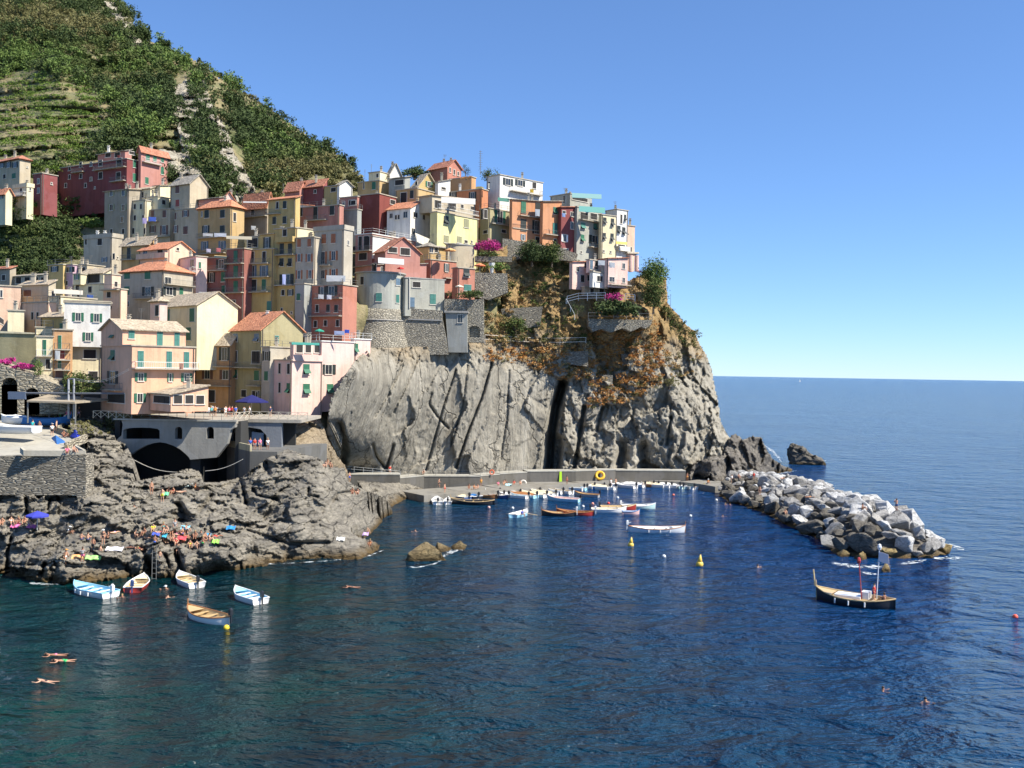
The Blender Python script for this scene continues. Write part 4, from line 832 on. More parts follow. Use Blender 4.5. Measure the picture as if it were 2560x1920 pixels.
h('F', 'pink harbour house at the cliff with a loggia and roof terrace', 174, 43, 'blush', 972, 1245, 1592, 1112, 1700, 'f', L='d 1015 1200 28 120,d 1103 1203 30 125,d 1205 1207 34 125,d 1015 1420 28 120,d 1103 1424 30 125,tg 1205 1432 36 120', R_='tg 1408 1212 72 120,tg 1408 1440 76 120', BR='1245 1590 1110 p .3', under=1,
  more=[B_(175.5, 43, 'blush', 1235, 1262, 1600, 915, 1112, 'f', R_='d 1330 970 80 110,dg 1430 970 70 110,d 1530 970 60 110', depth=6), B_(179.2, 43, 'blush', 1470, 1588, 1955, 893, 1700, 'W', R_='ok 1665 1215 80 115,tg 1680 1440 70 115'), B_(185, 43, 'blush', 1940, 1960, 2145, 868, 1500, 'W', R_='tg 1980 970 44 110')])
# ---- the dark tall row (zoom B)
h('B', 'dark red house with long balconies in the shaded row', 207, 30, 'brick', 75, 398, 398, 1030, 1700, 'f', L='ok 340 1105 60 100,ok 225 1260 40 110,sg 360 1255 44 110,sg 365 1400 40 90,d 150 1390 44 90,d 240 1500 60 60', BL='185 400 1180,80 398 1445')
h('B', 'narrow crimson house with green doors and stacked balconies', 205, 30, 'brick', 396, 603, 603, 930, 1800, 'F', L='cg 505 1020 42 130,cg 505 1195 48 130,cg 505 1370 48 130,d 480 1560 50 80', BL='410 600 1100,398 600 1265,398 600 1435')
h('B', 'yellow house with plants on its top terrace and three balconies', 204, 30, 'yellow', 600, 942, 942, 932, 1800, 'f', L='d 697 1025 42 130,d 832 1025 44 130,bl 697 1190 46 130,bl 830 1190 46 130,d 702 1350 90 130,sg 830 1345 46 120,w 650 1500 36 60,w 648 1610 40 70,st 890 1600 50 130', BL='605 900 1102,605 905 1255,600 905 1430 i 1.1',
  more=[B_(205.5, 30, 'yellow', 780, 942, 942, 760, 935, 'sl:1.0:tan', L='ok 865 860 40 120'), B_(208, 30, 'yellow', 600, 782, 790, 790, 935, 'f', L='d 700 860 120 100')])
h('B', 'mustard yellow house with dark loggia windows and a low bell cote', 202.5, 30, 'yellow', 942, 1192, 1345, 692, 1800, 'f', L='d 1070 745 50 80,ck 1035 938 44 130,ck 1130 938 42 130,tk 1035 1088 46 90,tk 1130 1088 46 90,ok 1090 1290 80 130,dk 1050 1435 40 70,ok 1135 1435 34 70,d 1035 1630 26 40', BL='992 1192 850 p,942 1192 1000,960 1190 1350', R_='d 1290 740 40 60', C=1)
h('B', 'greige house with brown shutters beside the mustard yellow one', 200, 30, 'greige', 1190, 1407, 1407, 800, 1500, 'f', L='so 1238 865 42 90,so 1355 862 42 90,oo 1235 1035 36 90,oo 1350 1035 38 90,oo 1235 1228 36 100,oo 1360 1225 38 100', more=[B_(203, 45, 'cream', 1200, 1215, 1400, 690, 800, 'f')])
h('B', 'broad grey beige house with red brown shutters and a white parapet', 199, 31, 'greige', 1405, 1752, 1848, 708, 1500, 'p', L='so 1522 818 52 105,so 1632 812 52 105,oo 1510 1035 44 140,oo 1632 1010 46 105,oo 1510 1225 44 100,oo 1632 1215 46 100', BL='1420 1612 1122', R_='w 1800 860 20 60')
h('F', 'coral red house with balconies full of laundry beside the grey tower', 196, 30, 'salmon', 1385, 1830, 1990, 242, 760, 'F', L='tg 1440 315 38 90,ok 1592 310 40 95,ok 1700 310 66 110,d 1535 512 40 90,sk 1662 510 40 85,sk 1755 515 40 85,d 1515 690 40 80,d 1770 680 40 80,d 1630 680 40 70', BL='1530 1826 395 i 1.0,1430 1820 598 i 1.0')
h('F', 'narrow grey house strip with a green door left of the coral house', 198, 30, 'grey', 1280, 1386, 1386, 230, 640, 'f', L='sg 1322 380 40 80,d 1240 560 20 30')
# ---- middle block (zoom C)
h('C', 'dark yellow house with square tower at the top of the village', 240, 33, 'ochre', 180, 468, 590, 378, 600, 'f', L='sg 395 445 48 95,dy 262 440 18 90', more=[B_(242, 33, 'cream', 325, 475, 592, 262, 380, 'f', L='d 440 310 30 50')])
h('C', 'grey house with dark top opening right of the yellow tower', 238, 33, 'grey', 590, 800, 870, 335, 560, 'sl:.6:slate', L='d 730 400 120 60')
h('C', 'small white gabled house at the very top beside the hedge', 244, 50, 'white', 590, 605, 745, 285, 400, 'gu:2.6:slate')
h('C', 'dark red block house with a plain windowless front', 229, 31, 'dred', 180, 468, 685, 552, 1000, 'f', R_='d 640 660 70 80', more=[])
h('C', 'low ochre house with a dark garage like opening under the curved yellow house', 233, 33, 'ochre', 680, 962, 1390, 480, 760, 'f', L='d 787 600 85 130,sk 895 560 46 100', chim='red')
h('C', 'round topped yellow house with green shutters below the salmon tower', 237, 50, 'yellow', 900, 985, 1225, 440, 520, 'gu:3.2:tan', R_='og 1120 425 44 80', L='d 955 420 30 60', C=0)
h('C', 'greyish white low house between the yellow and the terracotta one', 238, 40, 'white', 1225, 1240, 1400, 395, 520, 'sl:1.2:slate', R_='d 1310 480 60 50')
h('C', 'salmon pink gabled tower house crowning the village', 246, 45, 'salmon', 1112, 1362, 1542, 190, 480, 'gu:1.9:tileb', R_='db 1395 235 22 70,db 1450 265 24 80,db 1503 285 22 60', C=2)
h('C', 'orange and yellow house with a planted roof right of the salmon tower', 242, 35, 'orange', 1392, 1680, 1735, 330, 560, 'f')
h('C', 'terracotta house with black shutters and a white sunlit side', 236, 33, 'terra', 1392, 1815, 1895, 490, 800, 'f', L='ok 1440 565 44 75,ok 1693 590 46 120', C=2, chim='white')
h('C', 'white gabled house with pale blue windows in the village centre', 226, 33, 'white', 565, 875, 1142, 735, 1120, 'gu:2.0:tile', L='w 622 840 44 60,d 685 860 30 60,d 722 855 30 60,w 810 825 56 80', R_='wl 940 828 56 85,w 1050 860 34 75,w 912 1045 44 90', C=0)
h('C', 'large lemon yellow house with olive shutters and a long loggia terrace', 222, 40, 'lyellow', 1132, 1230, 1765, 790, 1260, 'f', R_='tk 1343 895 60 115,sv 1610 940 62 125,sv 1345 1148 62 105,sv 1517 1155 60 95,d 1605 1180 46 50,d 1680 1182 24 40', BR='1232 1768 792 w .3',
  more=[B_(226, 40, 'beige', 985, 1160, 1765, 572, 790, 'sl:1.0:tan', R_='d 1235 690 90 130,d 1420 705 110 130,d 1555 715 40 60,d 1690 740 50 60')])
h('C', 'reddish house with brown loggias under a long tiled terrace', 214, 35, 'rose', 150, 372, 945, 1078, 1500, 'W', L='d 215 1205 50 190,db 300 1200 80 190,db 250 1375 110 90', BL='150 370 1300', more=[B_(213.9, 35, 'white', 360, 380, 900, 1110, 1400, 'f')])
h('G', 'pink gabled house with broad teal windows above the round tower', 208, 58, 'rose', 400, 545, 1000, 350, 620, 'gu:3.0:tileb', R_='dt 640 340 120 85,dt 805 362 130 110')
h('G', 'rose terrace house with a slate roof and white sunshade on the grey tower', 207, 50, 'rose', 150, 400, 1085, 540, 720, 'sl:1.3:slate', L='d 400 575 60 110', R_='d 580 575 70 100,d 870 595 34 80,w 500 600 40 80')
h('G', 'salmon house with a roof terrace and small gazebo beside the cream turret', 216, 50, 'salmon', 1060, 1140, 1480, 470, 760, 'F', R_='ok 1350 575 34 110', BR='1310 1415 712')
h('G', 'cream house with grey pointed roof behind the orange sunshade', 220, 45, 'ochre', 960, 1115, 1375, 300, 500, 'hip:1.2:slate', R_='d 1215 345 50 70,wl 1150 340 50 80')
h('G', 'salmon house with a tilted green shutter next to the garden', 213, 55, 'salmon', 1425, 1500, 1722, 578, 930, 'f', R_='tk 1612 645 76 110,st 1627 840 96 90')
# round grey house and turret
def rounded(root, Z, Y, th, col, xl, xm, xr, yt, yb, rad, seg=8, name='wall', slab=True, under=1):
    (ax, ay), (bx, by) = px(Z, xm, yt), px(Z, xm, yb); c = atY(ax, ay, Y); zt = c.z; zb = atY(bx, by, Y).z - under
    u, v = rect_uv(c, th, 0, 0); r = R(th); q = ray(px(Z, xl, 0)[0], ay); q = q.x / q.y; ul = (c.x - q * c.y) / (math.cos(r) + q * math.sin(r))
    q = ray(px(Z, xr, 0)[0], ay); q = q.x / q.y; vl = (q * c.y - c.x) / (math.sin(r) - q * math.cos(r)); cx = Vector((c.x, c.y, 0)); cc = cx + u * rad + v * rad
    pts = [cc + (-v * math.cos(t) - u * math.sin(t)) * rad for t in [math.pi / 2 * k / seg for k in range(seg + 1)]]
    pts = [cx + u * ul] + pts + [cx + v * vl, cx + v * vl + u * ul]; mb = MB(); mb.prism([p + Vector((0, 0, zb)) for p in pts], (0, 0, zt - zb)); part(mb, name, col, root)
    if slab:
        mb = MB(); m_ = sum(pts, Vector()) / len(pts); mb.prism([p + (p - m_).normalized() * .3 + Vector((0, 0, zt)) for p in pts], (0, 0, .22)); part(mb, 'roof', plaster('conc'), root)
    GC.append((bx, by, Y + 1)); return Face(cx, u, (-math.sin(r), -math.cos(r), 0)), Face(cx, v, (math.cos(r), -math.sin(r), 0))
root = empty('round_house', tuple(atY(*px('G', 480, 1110), 205)), 'grey round cornered house with teal shutters on a rubble stone base', 'house')
TC = atY(*px('G', 480, 668), 209.2); TR = 5.0; TZ1 = TC.z; TZ0 = atY(*px('G', 480, 1112), 204.4).z
def ringpts(r): return [Vector((TC.x + r * math.cos(2 * math.pi * k / 40), TC.y + r * math.sin(2 * math.pi * k / 40), 0)) for k in range(40)]
mb = MB(); mb.prism([p + Vector((0, 0, TZ0 - 1)) for p in ringpts(TR)], (0, 0, TZ1 - TZ0 + 1)); part(mb, 'tower_wall', plaster('ggreen'), root, False)
mb = MB(); mb.prism([p + Vector((0, 0, TZ1 + .01)) for p in ringpts(TR + .35)], (0, 0, .25)); part(mb, 'roof', plaster('conc'), root)
for q_ in ('dk 240 745 50 110', 'st 460 965 80 115', 'sl 708 762 54 100', 'st 703 985 40 115'):
    wx, wy = map(float, q_.split()[1:3]); r_ = ray(*px('G', wx, wy)); a_ = r_.x ** 2 + r_.y ** 2; b_ = -2 * (r_.x * TC.x + r_.y * TC.y); c_ = TC.x ** 2 + TC.y ** 2 - (TR - .03) ** 2
    t_ = (-b_ - math.sqrt(max(0, b_ * b_ - 4 * a_ * c_))) / (2 * a_); hp = Vector((r_.x * t_, r_.y * t_, 0)); n_ = (hp - Vector((TC.x, TC.y, 0))).normalized(); windows(root, Face(hp, (-n_.y, n_.x, 0), n_), q_, 'G')
fl, fr = rounded(root, 'G', 206.5, 62, plaster('ggreen'), 700, 800, 1325, 708, 1145, .3)
windows(root, fr, 'dt 955 797 110 85,cl 892 1030 70 130,st 1170 990 76 140', 'G')
mb = MB()
for y0, y1 in ((705, 1100),): mb.tube(fr.P(*fr.at(*px('G', 858, 700)), .15), fr.P(*fr.at(*px('G', 858, 1110)), .15), .12, n=6)
part(mb, 'drainpipe', TRIM, root)
root = empty('turret_house', tuple(atY(*px('G', 1600, 570), 221)), 'blank cream turret like house with a curved wall beside the bougainvillea', 'house')
rounded(root, 'G', 220, 62, plaster('beige'), 1370, 1390, 1718, 262, 590, 2.0)
# ---- right-hand houses (zoom D)
h('D', 'white house with a rooftop railing and yellow thing on its balcony', 238, 48, 'white', 75, 230, 722, 172, 470, 'f', R_='ok 322 252 56 90,ok 462 265 56 80,dk 625 292 46 85,d 100 300 10 60', BR='340 690 385 i 1.2', L='db 105 305 26 100',
  more=[B_(238.5, 48, 'greige', 75, 228, 420, 445, 560, 'f', L='', R_='dg 270 465 120 60')])
h('D', 'olive yellow house with wide open green shutters under the white house', 234, 46, 'olive', 0, 100, 372, 558, 940, 'F', R_='og 230 655 60 150,d 272 820 56 50,dk 62 620 40 110', L='ok 50 620 36 115,dr 62 828 50 36', BR='115 355 745')
h('D', 'burnt orange house with two long balconies', 233, 52, 'burnt', 360, 372, 727, 455, 1000, 'sl:.6:slate', R_='cg 500 545 54 140,c 665 565 54 150,ck 500 750 60 140,bk 655 775 50 160,ol 495 890 26 70,d 660 920 50 80', BR='445 730 655,375 725 800 i .2')
h('D', 'brighter orange house with a tall teal door', 234.5, 52, 'burnt', 720, 727, 938, 478, 1030, 'sl:.7:slate', R_='tg 867 585 46 90,ct 862 790 48 130,dk 865 940 40 70', BR='736 940 865')
h('D', 'deep red house squeezed between orange and green houses', 236, 52, 'red', 930, 938, 1112, 545, 1080, 'sl:.6:tileb', R_='w 1060 625 40 60,w 1060 755 36 90,ow 975 900 36 90,w 990 1035 60 40,d 968 600 40 40')
h('D', 'grey green tower house with teal awning and curved balcony', 238, 46, 'ggreen', 1045, 1120, 1402, 540, 1110, 'f', R_='dt 1200 645 90 100,dt 1310 650 80 90,tt 1185 760 50 80,tt 1325 770 46 80,tg 1178 900 40 90,b 1325 920 70 110,d 1165 1060 22 30', BR='1135 1408 705 i 1.0,1240 1405 1010 i 1.2')
h('D', 'pale green rooftop house with a thin turquoise canopy', 243, 46, 'ggreen', 810, 1040, 1290, 388, 600, 'f', R_='dt 1150 450 180 80', L='d 970 455 20 90', C=2, more=[])
h('D', 'cream white house with small dark shutters near the cape', 240, 56, 'cream', 1390, 1402, 1562, 630, 1120, 'f', R_='tk 1437 700 34 80,tk 1525 718 34 90,tk 1430 878 34 80,tk 1520 890 34 90,d 1425 1050 20 30,d 1505 1060 20 30')
h('D', 'white house with a yellow awning at the end of the cape row', 244, 52, 'white', 1440, 1580, 1702, 570, 1120, 'f', R_='dk 1627 680 24 110,tk 1670 668 20 80,tk 1597 800 36 90,tk 1655 818 34 90,d 1630 1000 80 60', BR='1568 1700 1045 p 1.0', C=1)
h('D', 'peach house with a balcony on columns, farthest out on the cape', 247, 54, 'peach', 1690, 1694, 1782, 755, 1110, 'f', R_='tk 1692 835 14 80,d 1740 1030 20 60')
r_, _ = h('D', 'rose pink house hanging on the cliff with white bay and blue rails', 226, 50, 'blush', 1056, 1066, 1292, 1175, 1460, 'sl:.6:tileb', R_='w 1125 1255 34 60,d 1215 1215 26 70,tk 1250 1360 30 70,d 1180 1365 46 90', under=.5,
  more=[B_(225, 58, 'blush', 1225, 1480, 1702, 1135, 1462, 'sl:.5:tileb', L='', R_='w 1655 1222 34 70,d 1520 1195 60 40,w 1520 1375 60 65,w 1655 1385 32 65', BR='1482 1720 1440 i 1.0'), B_(224, 47, 'white', 1288, 1300, 1478, 1292, 1462, 'f', R_='w 1380 1368 66 75', depth=5), B_(226, 47, 'blush', 1255, 1262, 1480, 1150, 1295, 'f', R_='sl 1283 1210 30 110,d 1340 1210 40 110', BR='1265 1520 1290 i 1.1'), B_(226.5, 50, 'tan', 1195, 1205, 1722, 1462, 1560, 'f', R_='d 1290 1510 46 80,d 1400 1510 60 70,d 1640 1520 60 60')])
mb = MB(); a = atY(*px('D', 1700, 1075), 244); b = atY(*px('D', 1832, 1080), 250); mb.box(a, b - a, (-1, 6, 0), (0, 0, .4))
part(mb, 'terrace_slab', plaster('greige'), r_)
for x, y0, y1 in ((1735, 1100, 1250), (1805, 1100, 1245)):
    mb = MB(); p, q = atY(*px('D', x, y0), 246), atY(*px('D', x, y1 + 40), 246); mb.tube(q, p, .55, n=10); part(mb, 'column', plaster('blush'), r_)

# ---- ground under the village
def relief_ground():
    ex = CT('V', [(-40, 640, 232), (0, 560, 242), (100, 520, 240), (200, 560, 236), (80, 440, 250), (0, 470, 246), (220, 430, 255), (-40, 1000, 158), (100, 900, 160), (760, 420, 262), (540, 430, 256), (900, 420, 252), (640, 900, 176), (700, 860, 184), (820, 762, 214), (900, 757, 216), (940, 742, 218), (770, 765, 208), (1000, 600, 226), (1000, 690, 216), (780, 740, 204), (1040, 440, 252), (-40, 850, 166), (300, 950, 162), (500, 950, 176), (620, 960, 170)])
    global HB
    vv = []; ff = []
    for o in COL.objects:
        if o.type == 'MESH' and o.name.split('.')[0] in ('wall', 'roof') and o.parent:
            q = o.parent.location; n0 = len(vv); vv += [tuple(v.co + q) for v in o.data.vertices]; ff += [tuple(i + n0 for i in p.vertices) for p in o.data.polygons]
    HB = BVHTree.FromPolygons(vv, ff)
    P = PX('V', [(-60, 960), (-60, 395), (70, 375), (230, 440), (400, 425), (540, 440), (760, 432), (900, 400), (1040, 400), (1090, 470), (1090, 600), (1060, 720), (940, 760), (800, 765), (730, 850), (700, 900), (690, 985), (560, 960), (130, 945)])
    g = rbf([c[:3] for c in ex + GC])
    relief('village_ground', P, ex + GC, 8, lambda P: fbm(P * .1, 4, 5) * .5 + 1.6, HG, (0, 10, -6), behind=HB)
relief_ground()
hill_o, hillf = relief('hillside', HP, HC, 5, d_hill, HG, (0, 40, -40), behind=HB)
for pp, cc in ((PX('V', [(378, 190), (400, 170), (425, 200), (440, 170), (462, 240), (455, 300), (425, 330), (440, 395), (390, 372), (330, 335), (345, 322), (395, 330), (385, 280), (370, 240)]), 4), (PX('V', [(470, 250), (490, 280), (505, 330), (530, 370), (550, 410), (545, 432), (510, 425), (490, 390), (472, 350), (480, 310), (465, 280)]), 5), (PX('V', [(225, 0), (250, 5), (292, 62), (310, 100), (285, 95), (255, 50)]), 6)):
    m_ = (sum(p[0] for p in pp) / len(pp), sum(p[1] for p in pp) / len(pp)); q_ = [(a, b, float(hillf(np.array([a]), np.array([b]))[0]) - 5) for a, b in pp]
    relief('rock_outcrop', pp, q_, 4, lambda P: d_hill(P) + fbm(P * np.array([.5, .5, .12]), 5, 3) * 2.2, HROCK, (0, 12, -12))

# ================================================================ PLANTS
def leaves(c, rad, n, size, flat_=.0):
    """leaf-sized faces in clumps through an uneven volume; c (3,), rad (3,)"""
    c = np.asarray(c, float); rad = np.asarray(rad, float)
    k = max(5, n // 28); cl = rng.normal(size=(k, 3)); cl /= np.linalg.norm(cl, axis=1)[:, None]; cl *= rng.uniform(.35, .95, (k, 1)); 
    i = rng.integers(0, k, n); p = cl[i] + rng.normal(size=(n, 3)) * .17; p[:, 2] = np.maximum(p[:, 2], -.75); p = c + p * rad
    a = rng.normal(size=(n, 3)); a /= np.linalg.norm(a, axis=1)[:, None]; b = np.cross(a, rng.normal(size=(n, 3))); b /= np.linalg.norm(b, axis=1)[:, None]
    s = size * rng.uniform(.6, 1.3, (n, 1)); v = np.stack([p - a * s * .5, p + b * s * .45, p + a * s * .6], 1).reshape(-1, 3); return v
class LB_:
    def __init__(s): s.v = []
    def add(s, v): s.v.append(v)
    def build(s, name, mat, parent=None, off=(0, 0, 0)):
        v = np.vstack(s.v) - np.array(off); o = mesh_np(name, v, np.arange(len(v)).reshape(-1, 3), mat)
        if parent: o.parent = parent
        return o
def samp(poly, n):
    X = [p[0] for p in poly]; Y_ = [p[1] for p in poly]; x = rng.uniform(min(X), max(X), n * 4); y = rng.uniform(min(Y_), max(Y_), n * 4); m = inpoly(x, y, poly); return x[m][:n], y[m][:n]
def stuff(groups, name, mat, label, cat):
    if not groups.v: return
    o = groups.build(name, mat); o['label'] = label; o['category'] = cat; o['kind'] = 'stuff'
# hillside scrub: bushes over the slope; vine rows on the left terraces; bare strips left open
g = {k: LB_() for k in ('d', 'm', 'l', 'o', 'v')}
bare = [(PX('V', [(395, 180), (405, 240), (385, 300), (340, 330), (400, 350)]), 32), (PX('V', [(465, 200), (480, 280), (500, 330), (530, 390), (540, 430)]), 30), (PX('V', [(240, 20), (270, 60), (300, 100)]), 10), (PX('V', [(500, 210), (600, 260), (700, 315)]), 9), (PX('V', [(560, 290), (620, 300)]), 8), (PX('V', [(330, 340), (400, 380)]), 14)]
x, y = samp(PX('V', [(-30, 590), (-30, -40), (248, -10), (320, 88), (430, 135), (520, 195), (640, 275), (725, 330), (780, 390), (800, 440), (540, 450), (400, 430), (220, 440)]), 4200)
bd = np.ones(len(x), bool)
for pl, w_ in bare: bd &= segd(x, y, pl) > w_ * rng.uniform(.5, 1.5, len(x))
vine = inpoly(x, y, PX('V', [(-30, 360), (-30, 185), (60, 150), (200, 195), (255, 240), (230, 300), (200, 350), (100, 380)]))
Yh = hillf(x, y); dd = rays(x, y); Ph = dd * Yh[:, None]; Ph[:, 2] += CAMZ; dz = d_hill(Ph); Ph = dd * (Yh + dz)[:, None]; Ph[:, 2] += CAMZ
pn = fbm(Ph * .03, 3, 77); pn2 = fbm(Ph * .022, 3, 177); yellow_ridge = segd(x, y, PX('V', [(440, 150), (600, 250), (760, 375)])) < 26
for i in range(len(x)):
    if not bd[i]: continue
    if HB.ray_cast(Vector((0, 0, CAMZ)), Vector(dd[i]).normalized())[0] is not None or HB.ray_cast(Vector((0, 0, CAMZ)), Vector((Ph[i] + (2.5, 0, 1.5 - CAMZ * 1.0)) ).normalized())[0] is not None and Ph[i][1] < 262: continue
    if vine[i]:
        fz = (Ph[i][2] + 1.5 * pn[i]) / 3.4; fz -= math.floor(fz)
        if fz > .5: continue
        r = rng.uniform(.9, 1.4); key = 'v' if rng.random() < .85 else 'm'; g[key].add(leaves(Ph[i] + (0, -.4, .9), (r * 3.0, r * .8, r * .75), 80, .5)); continue
    if yellow_ridge[i] and rng.random() < .75: r = rng.uniform(.8, 1.5); key = 'o'
    else:
        r = rng.uniform(1.6, 4.6) * (1 if pn[i] > -.25 else .7); q_ = pn2[i] + rng.uniform(-.25, .25); key = 'd' if pn[i] + rng.uniform(-.3, .3) > -.02 else ('o' if q_ > .12 else ('l' if q_ < -.35 else 'm'))
    k = .62 + .38 * (Yh[i] / 400)
    g[key].add(leaves(Ph[i] + (0, -r * .2, r * .45), (r, r, r * .85), int(70 + r * 52), .46 + .12 * r * k))
stuff(g['d'], 'scrub', LG, 'dark green scrub and bushes covering the steep hillside', 'shrubs')
stuff(g['m'], 'scrub', LM, 'mid green bushes scattered through the hillside scrub', 'shrubs')
stuff(g['l'], 'scrub', LL, 'light green fresh growth among the hillside scrub', 'shrubs')
stuff(g['o'], 'dry_grass', LO, 'olive and yellowish grass along the bare upper ridge of the hill', 'grass')
stuff(g['v'], 'vines', leafmat('vine_leaf', (.07, .13, .02), (.15, .22, .035), (.2, .27, .05)), 'bright green vine rows on the terraces above the red block', 'vines')
# vine rows in strict lines along the terraces
# garden slope between the houses on the left
g = {k: LB_() for k in 'dml'}
for (cx_, cy_, rx_, ry_, n_, key) in (('A',),) if 0 else ((250, 720, 300, 110, 60, 'l'), (820, 760, 260, 90, 44, 'd'), (200, 940, 230, 60, 34, 'm'), (640, 960, 210, 110, 60, 'd'), (760, 1100, 200, 120, 44, 'd'), (100, 1080, 200, 40, 16, 'm'), (20, 1320, 70, 100, 16, 'd'), (700, 610, 240, 30, 14, 'm'), (300, 1130, 300, 70, 60, 'd'), (420, 900, 420, 90, 60, 'd'), (500, 1200, 330, 60, 46, 'd'), (120, 1220, 200, 70, 40, 'm'), (250, 1320, 300, 70, 80, 'd'), (340, 300, 70, 60, 12, 'd'), (500, 240, 160, 30, 14, 'l'), (900, 130, 300, 50, 20, 'd'), (950, 860, 170, 26, 18, 'l')):
    for _ in range(n_):
        t = rng.uniform(0, 6.28); q = rng.random() ** .5; p = hit(*px('A', cx_ + rx_ * q * math.cos(t), cy_ + ry_ * q * math.sin(t)))
        r = rng.uniform(.9, 2.1)
        if p is not None: g[key].add(leaves(np.array(p) + (0, -.5, r * .3), (r * 1.2, r, r * .8), int(40 + r * 30), .62))
stuff(g['d'], 'garden_shrubs', LG, 'dark green shrubs filling the shaded terraces left of the weathered house', 'shrubs')
stuff(g['m'], 'garden_shrubs', LM, 'mid green hedging along the garden terraces at the left edge', 'shrubs')
stuff(g['l'], 'garden_shrubs', LL, 'light green rounded planting on the sunlit garden terrace', 'shrubs')
# dry growth on the headland
g = {k: LB_() for k in 'aobg'}
for poly, n_, w_ in ((PX('P', [(170, 300), (470, 240), (800, 300), (830, 500), (900, 640), (1000, 830), (600, 830), (180, 790)]), 210, 'aog'), (PX('P', [(1000, 640), (1540, 660), (1660, 900), (1600, 1200), (1330, 1320), (1000, 1380), (1080, 1200), (800, 1130), (400, 990), (180, 980), (180, 900), (1000, 850)]), 620, 'aabbbo'), (PX('P', [(1560, 520), (1700, 560), (1950, 830), (1880, 900), (1750, 830)]), 60, 'oog'),
                    (PX('P', [(480, 50), (900, 110), (930, 260), (820, 330), (560, 240)]), 110, 'go'), (PX('P', [(1600, 900), (1900, 900), (1950, 1050), (1700, 1200)]), 26, 'oa'), (PX('P', [(160, 760), (980, 820), (960, 900), (200, 880)]), 60, 'ao')):
    xs_, ys_ = samp(poly, n_)
    for a, b in zip(xs_, ys_):
        p = hit(a, b)
        if p is None or p.y > 300: continue
        k = w_[rng.integers(len(w_))]; r = rng.uniform(.5, 1.5)
        g[k].add(leaves(np.array(p) + (0, -.3, r * .15), (r * 1.2, r * .8, r * .6), int(40 + r * 46), .36))
stuff(g['a'], 'dry_grass', LD, 'straw coloured dry grass on the ledges of the headland', 'grass')
stuff(g['b'], 'dry_shrubs', LB, 'rust orange dried shrubs on the headland above the cliff', 'shrubs')
stuff(g['o'], 'dry_shrubs', LO, 'olive brown scrub on the headland', 'shrubs')
stuff(g['g'], 'green_shrubs', LM, 'green bushes under the orange houses on the headland', 'shrubs')
g = LB_()
for _ in range(46):
    p = hit(*px('I', rng.uniform(830, 1290), rng.uniform(900, 1060)))
    if p is not None: r = rng.uniform(.4, .9); g.add(leaves(np.array(p) + (0, -.2, .1), (r * 1.2, r, r * .7), 50, .3))
stuff(g, 'weeds', LO, 'tall grass and weeds growing by the left end of the bridge', 'grass')

def tree(Z, x, y, w_, h_, mat, label, cat='tree', name='tree', dep=None, trunk=.35, n=900, size=None, sink=.0, Y=None, group=None, shape=1.0):
    """crown centred on x, y with the given width and height in zoom pixels"""
    cx_, cy_ = px(Z, x, y); base = px(Z, x, y + h_ * .5)
    p = hit(*base) if Y is None else atY(cx_, cy_, Y); Yd = (p.y - .3) if Y is None else Y
    if dep: Yd = dep
    c = atY(cx_, cy_, Yd); s_ = ZM[Z][2] * Yd / F; rw, rh = w_ * s_ / 2, h_ * s_ / 2; size = size or max(.22, rw * .16)
    foot = Vector((c.x, c.y, c.z - rh * 1.25)); root = empty(name, tuple(foot), label, cat, group)
    mb = MB(); mb.tube(foot, (c.x, c.y, c.z), rw * .10, rw * .05, 7)
    for k in range(5):
        t = k * 1.3; q = Vector((c.x + math.cos(t) * rw * .6, c.y + math.sin(t) * rw * .5, c.z + rh * (.1 + .12 * k))); mb.tube((c.x, c.y, c.z - rh * (.55 - .08 * k)), q, rw * .045, rw * .015, 5)
    part(mb, 'trunk', plain('bark', (.12, .09, .06), .9), root)
    l = LB_(); l.add(leaves(tuple(c), (rw, rw * .85, rh), n, size)); l.build('crown', mat, root, tuple(foot)); return root
tree('A', 1630, 335, 270, 200, LG, 'dark leafy tree in front of the sunlit end of the long red block', n=1400)
tree('A', 280, 300, 120, 130, LG, 'dark tree between the beige house and the little red house')
tree('E', 950, 1290, 420, 260, LM, 'broad green tree between the white house and the slim poles', Y=152, n=1500)
tree('E', 765, 1230, 90, 240, LG, 'narrow dark tree beside the slim orange house', Y=155, n=500)
tree('E', 440, 1095, 150, 220, LL, 'spiky light green shrub above the arched stone ramp', 'shrub', 'shrub', Y=156, n=700)
tree('D', 2010, 1290, 300, 370, LL, 'tall feathery light green tree at the tip of the cape', Y=232, n=3200)
tree('D', 2000, 1540, 290, 380, LM, 'dense green tree below the feathery tree on the cape', Y=228, n=3000)
tree('D', 1840, 1340, 120, 110, LG, 'round dark bush beside the columns of the peach house', 'shrub', 'shrub', Y=231, n=400)
tree('D', 600, 1060, 360, 270, LG, 'dark rounded shrub under the left orange house', 'shrub', 'shrub', Y=228, n=4200, size=.42)
tree('D', 830, 1080, 240, 250, LM, 'dark shrub under the brighter orange house', 'shrub', 'shrub', Y=228.5, n=3000, size=.42)
tree('D', 1780, 1490, 180, 120, LD, 'dry brownish shrub right of the cliff house garden', 'shrub', 'shrub', Y=226, n=400)
tree('P', 420, 710, 250, 190, LM, 'green bush above the path railing on the headland', 'shrub', 'shrub', n=900)
tree('P', 920, 560, 120, 120, LM, 'small green shrub left of the cliff house hedge', 'shrub', 'shrub', Y=222, n=400)
tree('P', 1070, 770, 130, 120, LL, 'small light bush at the shaded hollow under the terrace fence', 'shrub', 'shrub', n=400)
tree('P', 1440, 690, 130, 110, LM, 'green bush clinging below the right end of the terrace fence', 'shrub', 'shrub', n=400)
tree('P', 1670, 1160, 140, 90, LO, 'dull olive bush on the bare right flank of the headland', 'shrub', 'shrub', n=400)
